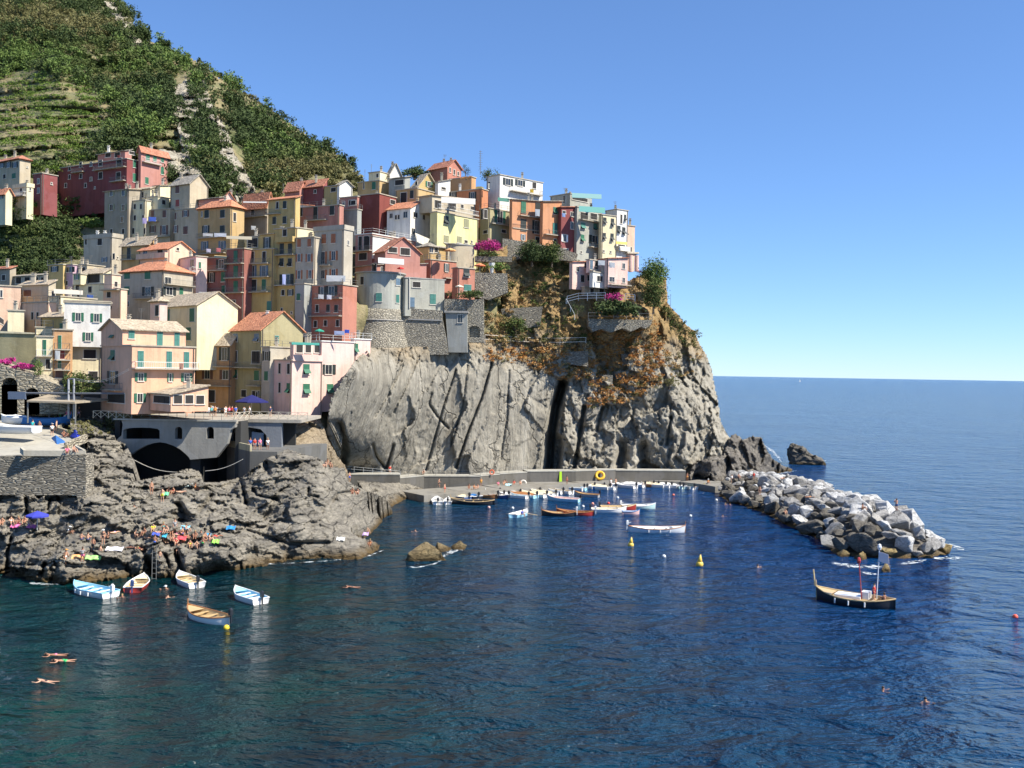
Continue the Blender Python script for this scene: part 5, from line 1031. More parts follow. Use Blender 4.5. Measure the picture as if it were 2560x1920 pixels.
tree('P', 590, 960, 110, 110, LO, 'olive bush below the long path railing', 'shrub', 'shrub', n=300)
tree('P', 1240, 555, 420, 130, LG, 'long dark hedge under the rose pink cliff house', 'hedge', 'hedge', Y=221.5, n=1300)
tree('P', 1240, 462, 190, 70, LF, 'purple bougainvillea on the balustrade of the cliff house', 'shrub', 'bougainvillea', Y=221, n=500)
tree('D', 1870, 1290, 130, 80, LF, 'dark magenta bougainvillea beside the feathery cape tree', 'shrub', 'bougainvillea', Y=232.5, n=300)
tree('C', 1910, 1230, 330, 170, LF, 'large magenta bougainvillea beside the cream turret', 'shrub', 'bougainvillea', Y=224, n=1300, size=.4)
tree('C', 1760, 1250, 90, 130, LF, 'small clump of magenta bougainvillea touching the cream turret', 'shrub', 'bougainvillea', Y=223, n=350, size=.4)
tree('C', 1900, 1350, 340, 90, LM, 'green creeper below the large magenta bougainvillea', 'shrub', 'creeper', Y=223.5, n=600)
tree('G', 2000, 560, 330, 110, LL, 'fresh green hedge around the garden with the red sunshade', 'hedge', 'hedge', Y=221.5, n=900)
tree('G', 1660, 930, 380, 110, LM, 'green hedge on the terrace above the concrete tower', 'hedge', 'hedge', Y=210, n=900)
tree('G', 1390, 910, 90, 90, LM, 'potted bush at the left end of the terrace hedge', 'shrub', 'shrub', Y=209, n=250)
tree('E', 90, 1025, 190, 70, LF, 'magenta bougainvillea spilling over the olive wall at left', 'shrub', 'bougainvillea', Y=157, n=600, size=.35)
tree('E', 260, 1085, 220, 70, LF, 'second clump of magenta bougainvillea lower on the ramp', 'shrub', 'bougainvillea', Y=156.5, n=600, size=.35)
tree('C', 930, 275, 380, 150, LG, 'dark clipped hedge on the skyline left of the salmon tower', 'hedge', 'hedge', Y=250, n=1100)
tree('C', 1600, 255, 150, 150, LG, 'dark skyline bush right of the salmon tower', 'shrub', 'shrub', Y=252, n=400)
tree('C', 1900, 290, 260, 220, LM, 'green skyline tree left of the white rooftop railing', Y=252, n=700)
tree('C', 1610, 335, 160, 50, LB, 'reddish planting on the roof of the orange and yellow house', 'shrub', 'shrub', Y=241, n=250)
tree('V', 353, 97, 26, 18, LG, 'round dark tree standing on the hill crest, topmost of the skyline', Y=402, n=600, size=1.1)
tree('V', 305, 70, 40, 36, LG, 'broad dark tree mass just above the crest tree on the hill', Y=415, n=900, size=1.3)
tree('V', 432, 132, 14, 16, LG, 'thin bare looking tree on the skyline of the hill', Y=386, n=150, size=.9)
tree('V', 475, 162, 14, 10, LG, 'small round bush on the hill skyline left of the highest vineyard edge', 'shrub', 'shrub', Y=378, n=200, size=1)
tree('V', 507, 184, 18, 12, LG, 'lone dark bush lower on the hill skyline', 'shrub', 'shrub', Y=370, n=250, size=1)
tree('V', 700, 322, 30, 16, LG, 'low dark bush where the skyline bends towards the village', 'shrub', 'shrub', Y=330, n=300, size=1)
tree('V', 745, 352, 50, 40, LG, 'dark tree clump at the foot of the hill skyline', Y=318, n=900, size=1)

# ================================================================ WALLS BETWEEN HOUSES
def w(*a, **k): return wallpx(*a, **k)
def bastion():
    o = empty('base_wall', tuple(atY(*px('G', 800, 1650), 206)), 'tall rubble stone base carrying the grey round cornered house', 'wall')
    zb = atY(*px('G', 700, 1720), 203).z; n = 48; mb = MB(); H_ = TZ0 - zb
    lv = [(TZ0, TR + .1), (TZ0 - H_ * .24, TR + .35), (TZ0 - H_ * .26, TR + .35), (TZ0 - H_ * .6, TR + 1.0), (zb, TR + 2.0)]
    for z, r in lv: mb.v += [(TC.x + r * math.cos(2 * math.pi * k / n), TC.y + r * math.sin(2 * math.pi * k / n), z) for k in range(n)]
    for j in range(len(lv) - 1): mb.f += [(j * n + i, (j + 1) * n + i, (j + 1) * n + (i + 1) % n, j * n + (i + 1) % n) for i in range(n)]
    mb.f.append(tuple(range(n))); mb.m = [0] * len(mb.f); part(mb, 'masonry', RUB, o, True); BV.append(BVHTree.FromPolygons(mb.v, mb.f))
    mb = MB(); z = TZ0 - H_ * .25; P = [Vector((TC.x + (TR + .4) * math.cos(2 * math.pi * k / n), TC.y + (TR + .4) * math.sin(2 * math.pi * k / n), z)) for k in range(n + 1)]
    for a, b in zip(P[:-1], P[1:]): mb.tube(a, b, .15, n=6)
    part(mb, 'cornice', plaster('conc'), o)
    mb = w('G', [(700, 1108), (840, 1108), (1290, 1140), (1296, 1250), (1345, 1500), (1370, 1720), (700, 1720)], 207.2, 4, th=0, anchor=(800, 1110)); part(mb, 'straight_masonry', RUB, o); BV.append(BVHTree.FromPolygons(mb.v, mb.f))
    mb = w('G', [(840, 1245), (1292, 1262), (1292, 1277), (840, 1260)], 207, .3, th=0); part(mb, 'straight_cornice', plaster('conc'), o)
bastion()
mb = w('G', [(1335, 1160), (1622, 1160), (1622, 1690), (1375, 1690)], 208, 5, th=0); o = empty('concrete_tower', tuple(atY(*px('G', 1480, 1660), 208)), 'plain concrete buttress tower with one barred window beside the stone base', 'tower'); part(mb, 'wall', plaster('grey'), o)
mb = w('G', [(1320, 1140), (1635, 1145), (1635, 1172), (1320, 1166)], 207.6, 5.5, th=0); part(mb, 'slab', plaster('conc'), o); windows(o, Face(atY(*px('G', 1340, 1300), 208), (1, 0, 0), (0, -1, 0)), 'w 1530 1245 70 110', 'G')
mb = w('G', [(1320, 985), (1625, 990), (1625, 1145), (1320, 1140)], 210, 3, th=0); solo(mb, 'garden_wall', RUB, 'rubble wall of the terrace behind the concrete tower', 'wall')
mb = w('G', [(1622, 1000), (1838, 985), (1842, 1560), (1622, 1560)], 209.5, 3, holes=[arch(1650, 1790, 1490, 1380, 1340)], th=0); o = solo(mb, 'garden_wall', RUB, 'stone wall with a low arched niche right of the concrete tower', 'wall'); addbv(o)
mb = w('G', [(1625, 1330), (1838, 1330), (1838, 1560), (1625, 1560)], 210.3, 2, th=0); solo(mb, 'niche_wall', COBB, 'pale blocked back of the arched niche', 'wall')
mb = w('G', [(1725, 640), (2150, 650), (2160, 900), (1900, 1000), (1725, 960)], 219.5, 3, th=0); solo(mb, 'garden_wall', RUB, 'stone retaining wall under the garden with the red sunshade', 'wall')
mb = w('C', [(1720, 1370), (2212, 1375), (2212, 1450), (1720, 1440)], 222.5, 2, th=0); solo(mb, 'garden_wall', RUBL, 'dark low garden wall under the bougainvillea creeper', 'wall')
mb = w('D', [(260, 900), (930, 1010), (1130, 1085), (1100, 1170), (560, 1120), (260, 1180)], 230.5, 3, th=0); solo(mb, 'retaining_wall', RUB, 'stone retaining wall below the orange houses on the headland', 'wall')
for pts_, lab in (([(750, 915), (1010, 900), (1010, 1030), (760, 1000)], 'grey dry stone wall in the middle of the headland scrub'), ([(1100, 1095), (1210, 1100), (1210, 1195), (1100, 1200)], 'small square of dry stone walling above the cliff edge'), ([(1280, 930), (1400, 910), (1410, 1010), (1290, 1030)], 'ragged dry stone wall right of the rust coloured scrub'), ([(300, 560), (640, 540), (620, 700), (480, 720), (320, 640)], 'rough stone facing above the long path railing')):
    cx_ = sum(p[0] for p in pts_) / 4; cy_ = sum(p[1] for p in pts_) / len(pts_); cx_ = sum(p[0] for p in pts_) / len(pts_); hh = [hit(*px('P', *p)) for p in pts_ + [(cx_, cy_)]]; Yw = min(p.y for p in hh if p) + .6
    mb = w('P', pts_, Yw, 6, th=0); solo(mb, 'retaining_wall', RUBL, lab, 'wall')
mb = w('P', [(1010, 640), (1530, 650), (1522, 690), (1480, 720), (1440, 705), (1360, 745), (1290, 715), (1200, 752), (1120, 722), (1050, 745), (1015, 700)], 222.6, 6, th=0); solo(mb, 'retaining_wall', RUB, 'dry stone wall under the fenced garden terrace of the cliff house', 'wall')
mb = w('E', [(-160, 700), (415, 712), (415, 1150), (-160, 1150)], 163, 2, th=0); solo(mb, 'retaining_wall', plaster('olive'), 'large blank olive retaining wall at the left edge', 'wall')
mb = w('E', [(-160, 672), (415, 700), (415, 716), (-160, 700)], 162.8, .5, th=0); solo(mb, 'coping', plaster('cream'), 'pale coping along the top of the olive wall', 'coping')
mb = w('E', [(-160, 1040), (0, 1058), (120, 1105), (370, 1170), (560, 1260), (740, 1330), (800, 1440), (800, 1640), (-160, 1640)], 155.5, 4, holes=[arch(18, 200, 1640, 1300, 1215), arch(280, 455, 1640, 1420, 1335)], th=0, anchor=(300, 1300)); solo(mb, 'arched_ramp', COBB, 'sloping beige stone ramp wall pierced by two arches', 'ramp')
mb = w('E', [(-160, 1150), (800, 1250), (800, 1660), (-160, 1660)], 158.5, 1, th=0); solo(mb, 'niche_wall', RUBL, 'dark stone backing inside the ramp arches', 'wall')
mb = w('F', [(1960, 900), (2140, 880), (2150, 1000), (2080, 1200), (1960, 1240)], 164, 3, th=0)
fence('path_fence', [atY(*px('P', a, b), max(206, min(Yc, hit(*px('P', a, b)).y - .7))) for a, b, Yc in ((170, 850, 300), (380, 862, 300), (560, 872, 300), (780, 874, 300), (990, 868, 300))], 2.1, plain('pale_post_wood', (.55, .5, .42), .8), 'long pale railing along the path on the headland', 'fence', 4.5, (1.0, .55), .07)
fence('garden_fence', [atY(*px('P', a, b), Yc) for a, b, Yc in ((1010, 645, 220.8), (1530, 655, 220.8))], 1.5, METAL, 'straight fence closing the garden terrace of the cliff house', 'fence', 3.0, (1.0, .5), .05)
BLR = plain('blue_grey_rail', (.30, .36, .45), .5)
fence('balustrade', [atY(*px('P', a, b), Yc) for a, b, Yc in ((838, 520, 221.5), (930, 495, 222), (1150, 490, 222))], 1.7, BLR, 'blue grey balustrade with three rails left of the purple bougainvillea', 'railing', 2.2, (1.0, .66, .33), .05)
fence('balustrade', [atY(*px('P', a, b), Yc) for a, b, Yc in ((1310, 490, 222), (1390, 500, 222))], 1.5, BLR, 'short blue grey balustrade right of the purple bougainvillea', 'railing', 2.0, (1.0, .66, .33), .05)
fence('stair_railing', [atY(*px('P', a, b), Yc) for a, b, Yc in ((830, 520, 221), (900, 650, 220))], 1.2, WRAIL, 'pale stair rail dropping from the cliff house garden', 'railing', 2.0, (1.0,), .05)
# masts
def mast(Z, x, y0, y1, Y, label, arms=5, r=.05):
    a, b = atY(*px(Z, x, y1), Y), atY(*px(Z, x, y0), Y); mb = MB(); mb.tube(a, b, r, r * .7, 5); L = (b - a).length
    for k in range(arms):
        z = a.z + L * (1 - .09 * (k + .4)); q = L * .055 * (1 + .5 * (k % 2)); mb.tube((a.x - q, a.y, z), (a.x + q, a.y + .2, z), r * .55, n=4)
    solo(mb, 'antenna', METAL, label, 'antenna', loc=a)
mast('C', 1795, -20, 300, 251, 'tall lattice aerial rising over the village skyline', 9, .09)
mast('C', 360, 160, 262, 242, 'thin aerial on the square yellow tower'); mast('C', 275, 230, 380, 243, 'thin aerial left of the square yellow tower', 3)
mast('D', 2125, 1430, 1640, 228, 'thin aerial standing at the cape edge', 3); mast('P', 1680, 440, 540, 236, 'bare pole at the very edge of the cape', 2)
mast('A', 1700, 430, 560, 243, 'short aerial on the cream terrace left of the white gable', 3); mast('B', 1050, 180, 300, 244, 'aerial beside the brown roofs under the hill', 3)

# ================================================================ CANOPIES, SUNSHADES, LAUNDRY
def cloth(name, Z, pts, Ys, col, label, cat, th_=.05, ext=(0, .06, 0)):
    P = [atY(*px(Z, a, b), Y) for (a, b), Y in zip(pts, Ys)]; mb = MB(); mb.prism(P, ext)
    return solo(mb, name, plain('fabric_%d_%d_%d' % tuple(int(99 * c) for c in col), col, .8, .08), label, cat)
WH = (.68, .68, .65)
def awning(Z, x0, x1, y0, y1, Y, out, col, label):
    P = [atY(*px(Z, x0, y0), Y), atY(*px(Z, x1, y0 + (y1 - y0) * .25), Y), atY(*px(Z, x1, y1), Y - out), atY(*px(Z, x0, y1 - (y1 - y0) * .25), Y - out)]
    mb = MB(); mb.prism(P, (0, 0, -.06)); solo(mb, 'awning', plain('fabric_%d_%d_%d' % tuple(int(99 * c) for c in col), col, .8, .08), label, 'awning')
awning('E', 620, 955, 195, 262, 176.5, 3, (.50, .45, .36), 'large cream awning over the left terrace')
awning('G', 450, 790, 440, 535, 206, 3, (.52, .52, .5), 'white awning over the rose terrace house'); awning('C', 1280, 1730, 590, 690, 225, 2, (.48, .46, .42), 'long pale awning over the loggia of the lemon house')
awning('D', 1140, 1440, 528, 612, 237, 2.5, (.10, .28, .25), 'turquoise awning on the grey green tower house'); awning('D', 1060, 1400, 378, 448, 242, 3, (.17, .31, .30), 'thin turquoise canopy over the pale green rooftop house')
awning('D', 1570, 1695, 935, 975, 243, 1, (.65, .5, .12), 'yellow fringed awning above a balcony on the cape'); awning('F', 1240, 1560, 900, 935, 174.5, 1.2, (.05, .25, .2), 'dark green awning over the loggia of the harbour house')
awning('B', 395, 690, 780, 825, 204.5, 2, (.32, .28, .2), 'tan awning over the terrace of the crimson house'); awning('B', 258, 398, 1005, 1040, 206, 1.5, (.62, .45, .22), 'small ochre awning in the shaded row')
awning('B', 590, 860, 385, 400, 231, 1.6, (.45, .44, .42), 'narrow white awning under the long orange roof'); awning('D', 205, 335, 430, 482, 236, 1.6, (.05, .16, .12), 'dark green awning under the white rooftop house')
mb = MB()
# canopy of the boat shed
P = [atY(*px('I', *p), Yc) for p, Yc in (((400, 605), 152), ((560, 580), 156), ((1290, 633), 155), ((860, 668), 147), ((310, 650), 147.5))]
root = empty('boat_shelter', tuple(atZ(*px('I', 500, 860), 16.5)), 'wide thin tan canopy sheltering boats behind the slipway', 'shelter')
mb.prism([P[1], P[2], P[3], P[4]], (0, 0, -.25)); part(mb, 'roof', plaster((.42, .35, .25)), root)
mb = MB()
for p in (P[3], P[4], P[2], P[1]): mb.tube((p.x, p.y + .3, 16.3), (p.x, p.y + .3, p.z - .2), .12, n=6)
for k, p in enumerate((P[3], P[4], P[2], P[1])):
    m2 = MB(); m2.tube((p.x, p.y + .3, 16.3), (p.x, p.y + .3, p.z - .2), .12, n=6); part(m2, 'post', METAL, root)
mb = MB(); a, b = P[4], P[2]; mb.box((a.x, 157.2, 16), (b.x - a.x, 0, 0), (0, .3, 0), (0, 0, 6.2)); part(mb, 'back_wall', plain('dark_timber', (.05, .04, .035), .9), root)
def umbrella(Z, x, y, w_, Y, col, label, h_=2.4, drop=.3, hz=None):
    c = atY(*px(Z, x, y), Y); r = w_ * ZM[Z][2] * Y / F / 2; root = empty('sunshade', (c.x, c.y, c.z - h_), label, 'umbrella')
    mb = MB(); mb.tube((c.x, c.y, c.z - h_), c, .035, n=6); part(mb, 'pole', WRAIL, root)
    mb = MB(); n = 8; top = Vector((c.x, c.y, c.z + r * .28)); rim = [Vector((c.x + r * math.cos(k * math.pi / 4), c.y + r * math.sin(k * math.pi / 4), c.z - r * .12)) for k in range(n)]
    mb.add([top] + rim, [(0, k + 1, (k + 1) % n + 1) for k in range(n)]); low = [p - Vector((0, 0, .18)) for p in rim]; mb.add(rim + low, [(k, n + k, n + (k + 1) % n, (k + 1) % n) for k in range(n)])
    part(mb, 'canopy', plain('fabric_%d_%d_%d' % tuple(int(99 * q) for q in col), col, .8, .08), root)
umbrella('G', 1790, 535, 150, 221, (.75, .22, .10), 'orange red sunshade in the garden beside the turret'); umbrella('G', 1520, 815, 110, 211, (.75, .65, .5), 'scalloped cream sunshade on the salmon house terrace')
umbrella('G', 1400, 335, 150, 215.5, (.75, .4, .15), 'orange sunshade on the roof terrace of the salmon house'); umbrella('G', 745, 575, 90, 205, (.8, .05, .05), 'bright red sunshade on the rose terrace', 1.6)
umbrella('F', 1560, 762, 110, 180, (.03, .3, .2), 'round green sunshade on the pink harbour house roof'); umbrella('F', 780, 1560, 390, 170, (.008, .01, .10), 'very wide blue cafe sunshade with shade put into its colour', 2.6)  # cafe sunshade: blue darkened in the colour to stand for shade
umbrella('J', 430, 575, 260, 121.5, (.04, .05, .38), 'blue beach umbrella on the bathing rocks at left', 2.0)
c = atY(*px('G', 1945, 590), 220.5); mb = MB(); mb.tube((c.x, c.y, c.z - 7), (c.x, c.y, c.z), .06, n=5); 
root = empty('folded_sunshade', (c.x, c.y, c.z - 7), 'folded white sunshade on a tall post beside the garden', 'umbrella'); part(mb, 'pole', WRAIL, root)
mb = MB(); mb.tube((c.x, c.y, c.z - 1.6), (c.x, c.y, c.z + 1.3), .15, .75, 8); part(mb, 'canopy', plain('fabric_78_78_76', WH, .8), root)
LQ = [('B', 125, 240, 752, 790, 225, WH, 'row of pale shirts drying on the ochre house balcony'), ('B', 255, 395, 750, 795, 225, (.7, .72, .76), 'white sheets drying on the ochre house upper balcony'), ('B', 165, 215, 930, 975, 225, (.72, .68, .8), 'lilac cloth drying on the ochre house lower balcony'),
      ('B', 280, 330, 920, 970, 225, (.7, .2, .2), 'red and white cloth on the ochre house lower balcony'), ('B', 680, 735, 665, 715, 230, WH, 'white shirts hung under the brown house balcony'), ('B', 1040, 1080, 1225, 1345, 201, (.5, .55, .85), 'long pale blue cloth hanging from the mustard house'),
      ('F', 1545, 1610, 350, 405, 194.5, WH, 'white towel drying on the coral red house'), ('F', 1645, 1700, 355, 410, 194.5, (.7, .7, .75), 'second white towel drying on the coral red house'), ('F', 1615, 1645, 350, 410, 194.5, (.03, .03, .04), 'black towel drying between the two white towels'),
      ('F', 1640, 1860, 130, 205, 196, WH, 'broad white sheet spread over the coral house terrace rail'), ('F', 1730, 1850, 770, 820, 180, (.5, .55, .75), 'pale laundry line on the harbour house roof'), ('F', 1850, 1905, 755, 800, 180, (.05, .12, .6), 'bright blue towel on the harbour house roof'),
      ('A', 1580, 1660, 775, 825, 238.5, (.08, .15, .55), 'blue cloth on the balcony of the pale beige house'), ('A', 1515, 1560, 785, 850, 238.5, (.5, .4, .65), 'lilac cloth on the balcony of the pale beige house'), ('E', 635, 690, 905, 1010, 159, WH, 'white shirts on a line in front of the slim orange house'),
      ('E', 1000, 1075, 260, 295, 204, (.1, .2, .6), 'blue cloth below a window of the cream house'), ('D', 635, 690, 565, 650, 231, WH, 'white sheet over the upper balcony of the burnt orange house'), ('D', 1360, 1440, 1155, 1215, 223, WH, 'white cloth drying above the blue balcony of the cliff house'),
      ('D', 1490, 1555, 1180, 1245, 223, WH, 'two white pieces of laundry on the cliff house right wall'), ('D', 945, 985, 610, 660, 234.5, (.4, .55, .8), 'pale blue towel on the deep red house'), ('D', 575, 620, 335, 380, 236.5, (.8, .5, .05), 'yellow mattress on the white house balcony'),
      ('A', 925, 990, 1600, 1650, 205, (.1, .25, .6), 'small blue towel under the cream loggia house'), ('F', 170, 285, 320, 370, 205, WH, 'white sheets on the dark red house low balcony'), ('E', 2065, 2110, 1050, 1125, 146.5, (.6, .3, .2), 'salmon rug over the middle balcony of the harbour house')]
for Z, x0, x1, y0, y1, Y, c, l in LQ: cloth('laundry', Z, [(x0, y0), (x1, y0 + 4), (x1 - 3, y1), ((x0 + x1) / 2, y1 - 6), (x0 + 2, y1 - 2)], [Y, Y, Y + .1, Y + .05, Y + .1], c, l, 'laundry')
cloth('panel', 'N', [(-5, 195), (22, 195), (25, 320), (-10, 325)], [217.6, 217.6, 217.2, 217.2], (.45, .75, .03), 'bright lime green board leaning on the quay wall', 'board')
for Z, pts, c, l, z0 in (('I', [(545, 1205), (760, 1200), (750, 1150), (640, 1110), (590, 1115), (560, 1160)], (.04, .15, .40), 'crumpled blue tarpaulin heap on the slipway', 13.8), ('I', [(830, 1105), (930, 1085), (890, 1060), (820, 1065)], (.03, .06, .55), 'small royal blue tarpaulin in the stone corner', 14.7)):
    P = [atZ(*px(Z, a, b), z0) for a, b in pts]; m_ = sum(P, Vector()) / len(P); mb = MB(); n = 10
    bm = bmesh.new()
    for _ in range(90): a = random.uniform(0, 6.3); q = random.random() ** .5; p = P[random.randrange(len(P))].lerp(m_, q); bm.verts.new((p.x, m_.y + (p.y - m_.y) * .6, z0 + (1 - abs(1 - q)) * random.uniform(.2, 1.3)))
    bmesh.ops.convex_hull(bm, input=bm.verts[:]); bm.verts.index_update(); mb = MB(); bm.faces.ensure_lookup_table(); mp = {v: i for i, v in enumerate([v for v in bm.verts if v.link_faces])}; mb.v = [tuple(v.co) for v in mp]; mb.f = [tuple(mp[v] for v in f.verts) for f in bm.faces]; mb.m = [0] * len(mb.f); bm.free()
    solo(mb, 'tarpaulin', plain('fabric_%d_%d_%d' % tuple(int(99 * q) for q in c), c, .6, .25), l, 'tarpaulin')
# boat crane
root = empty('boat_crane', tuple(atZ(*px('I', 820, 860), 16.2)), 'slim grey boat crane of two posts with a long boom and dark counterweight box', 'crane')
p = [atY(*px('I', x, y), 150) for x, y in ((790, 860), (790, 405), (852, 860), (852, 400), (90, 565), (1470, 572), (290, 562))]
for a, b in ((p[0], p[1]), (p[2], p[3])): mb = MB(); mb.tube(a, b, .16, n=6); part(mb, 'post', plain('grey_paint', (.35, .36, .38), .5), root)
mb = MB(); mb.tube(p[4], p[5], .14, n=6); mb.tube(p[1], p[3], .12, n=6); part(mb, 'boom', plain('dark_paint', (.12, .13, .15), .5), root)
mb = MB(); a, b = atY(*px('I', 92, 635), 149.7), atY(*px('I', 288, 552), 149.7); mb.box(a, (b.x - a.x, 0, 0), (0, .5, 0), (0, 0, b.z - a.z)); part(mb, 'counterweight', plain('slate_blue_paint', (.10, .13, .19), .5), root)
for y0, lab in ((412, 'upper sagging rope from the crane to the harbour house'), (395, 'second thin rope above the first from the crane')):
    mb = MB(); a, b = atY(*px('I', 870, y0), 150), atY(*px('I', 1480, y0 - 110), 146); pr = a
    for k in range(1, 9): t = k / 8; q = a.lerp(b, t) - Vector((0, 0, 1.0 * math.sin(math.pi * t))); mb.tube(pr, q, .03, n=4); pr = q
    solo(mb, 'rope', TRIM, lab, 'rope')
for (Z, x0, y0, x1, y1, Y, sag, lab) in (('H', 480, 1215, 1050, 1385, 147, .6, 'thick pale rope slung across the mouth of the vault'), ('H', 1350, 1370, 1785, 1235, 145.5, .4, 'pale rope slung across the shaded inlet'), ('K', 430, 1230, 560, 1660, 124, .2, 'green mooring line running down to the water')):
    mb = MB(); a, b = atY(*px(Z, x0, y0), Y), atY(*px(Z, x1, y1), Y); pr = a
    for k in range(1, 9): t = k / 8; q = a.lerp(b, t) - Vector((0, 0, sag * math.sin(math.pi * t))); mb.tube(pr, q, .045 if sag > .3 else .02, n=4); pr = q
    solo(mb, 'rope', TRIM, lab, 'rope')

# ================================================================ BOULDERS
def boulder_mesh(seed, fl=1.0):
    rnd = random.Random(seed); bm = bmesh.new()
    for _ in range(16):
        t = rnd.uniform(0, 6.283); zz = rnd.uniform(-1, 1); r = math.sqrt(1 - zz * zz); k = rnd.uniform(.82, 1.05); bm.verts.new((r * math.cos(t) * k, r * math.sin(t) * k, zz * k * fl))
    bmesh.ops.convex_hull(bm, input=bm.verts[:]); bmesh.ops.delete(bm, geom=[v for v in bm.verts if not v.link_faces], context='VERTS')
    bmesh.ops.dissolve_limit(bm, angle_limit=R(12), verts=bm.verts[:], edges=bm.edges[:])
    bmesh.ops.bevel(bm, geom=bm.edges[:], offset=.07, segments=2, affect='EDGES', profile=.6, clamp_overlap=True)
    for v in bm.verts:
        if v.co.length > 1.08: v.co *= 1.08 / v.co.length
    bmesh.ops.triangulate(bm, faces=[f for f in bm.faces if len(f.verts) > 4]); bmesh.ops.subdivide_edges(bm, edges=bm.edges[:], cuts=1, use_grid_fill=True)
    V_ = np.array([v.co[:] for v in bm.verts]); dn = fbm(V_ * 2.2 + seed, 4, seed) * .07
    for v, k in zip(bm.verts, dn): v.co *= 1 + float(k)
    me = bpy.data.meshes.new('boulder'); bm.to_mesh(me); bm.free(); me.materials.append(None); return me
def rockm(name, c1, c2, c3): return rock(name, c1, c2, c3, .5, .45, True, None, strat=(1, 1, 1.8), rot=(R(20), R(25), 0), bs=.5, wet=1.0)
RW = rockm('white_boulder', (.58, .58, .57), (.72, .71, .69), (.28, .27, .25)); RG = rockm('grey_boulder', (.36, .35, .33), (.50, .48, .45), (.20, .19, .18))
RD = rockm('dark_boulder', (.17, .155, .13), (.25, .23, .19), (.08, .07, .06)); RO = rockm('ochre_boulder', (.34, .26, .12), (.44, .35, .2), (.16, .11, .05))
BM = [boulder_mesh(k, random.uniform(.7, .95)) for k in range(9)]
MND = [(px('V', x, y), px('V', u, v), h_) for x, y, u, v, h_ in ((1550, 1075, 1600, 1022, 2.6), (1600, 1092, 1690, 1030, 3.2), (1650, 1108, 1760, 1045, 3.6), (1705, 1138, 1830, 1072, 3.8), (1770, 1165, 1900, 1095, 4.2), (1800, 1195, 1960, 1120, 4.4), (1860, 1204, 2000, 1150, 4.0), (1950, 1207, 2030, 1174, 2.8), (2010, 1203, 2052, 1192, 1.1))]
NEAR = [atZ(*a, 0) for a, b, c in MND]; FAR = []
for (a, b, c), nr in zip(MND, NEAR):
    f_ = atZ(*b, min(1.5, c * .4)); FAR.append(Vector((f_.x, f_.y, 0)))
HT = [c for a, b, c in MND]
def mound(t, s):
    t *= len(NEAR) - 1; k = min(int(t), len(NEAR) - 2); q = t - k; n_, f_ = NEAR[k].lerp(NEAR[k + 1], q), FAR[k].lerp(FAR[k + 1], q); h_ = HT[k] * (1 - q) + HT[k + 1] * q
    p = n_.lerp(f_, s); p.z = h_ * math.sin(math.pi * min(1, max(0, s * .92 + .04))) ** .7; return p
BP = []
for it in range(2600):
    t, s = random.random(), random.random(); p = mound(t, s); r = (.95 + 1.35 * random.random() ** 1.8) * (.8 + .5 * t) * (1 if t < .93 else .7)
    if len(BP) < 285 and all((p - q).length > (r + r2) * .72 for q, r2, _, _ in BP): BP.append((p, r, t, s))
# a core of rubble under the boulders so no light shows through
mb = MB(); N = 24
for i in range(N + 1):
    for j in range(7):
        p = mound(i / N, j / 6); p.z = p.z * .8 - .7 + random.uniform(-.2, .2); mb.v.append(tuple(p))
for i in range(N):
    for j in range(6): a = i * 7 + j; mb.f.append((a, a + 1, a + 8, a + 7)); mb.m.append(0)
o = struct(mb, 'breakwater_core', RD); addbv(o)
where = ['beside the dark headland rock', 'in the first third of the breakwater', 'halfway along the breakwater', 'in the broad outer part of the breakwater', 'at the seaward tip of the breakwater']
for p, r, t, s in BP:
    o = bpy.data.objects.new('boulder', random.choice(BM)); COL.objects.link(o); o.location = p; k = (random.uniform(.95, 1.5), random.uniform(.9, 1.25), random.uniform(.7, 1.05)); o.scale = [r * q for q in k]; o.rotation_euler = (random.uniform(-.4, .4), random.uniform(-.4, .4), random.uniform(0, 6.3))
    z = p.z + random.uniform(-.4, .4)
    if z < .7: m, w1 = (RO if t > .7 else RD), ('ochre stained' if t > .7 else 'dark wet')
    elif random.random() > .12 + 1.1 * s + .10 * z: m, w1 = RD, 'dark brown'
    elif random.random() < .42 + .2 * s: m, w1 = RW, 'whitish marble'
    else: m, w1 = RG, 'mid grey'
    o.material_slots[0].link = 'OBJECT'; o.material_slots[0].material = m
    edge = 'on the cove side' if s < .3 else ('on the crest' if s < .7 else 'on the open sea side')
    tag(o, '%s boulder %s %s' % (w1, edge, where[min(4, int(t * 5))]), 'boulder', '%s boulders of the breakwater' % w1)
    b = o
addm = []
for o in [o for o in COL.objects if o.name.startswith('boulder')]:
    M_ = Matrix.LocRotScale(o.location, o.rotation_euler, o.scale); addm.append((M_, o.data))
vv = []; ff = []
for M_, me in addm:
    n0 = len(vv); vv += [tuple(M_ @ v.co) for v in me.vertices]; ff += [tuple(i + n0 for i in p.vertices) for p in me.polygons]
BV.append(BVHTree.FromPolygons(vv, ff))
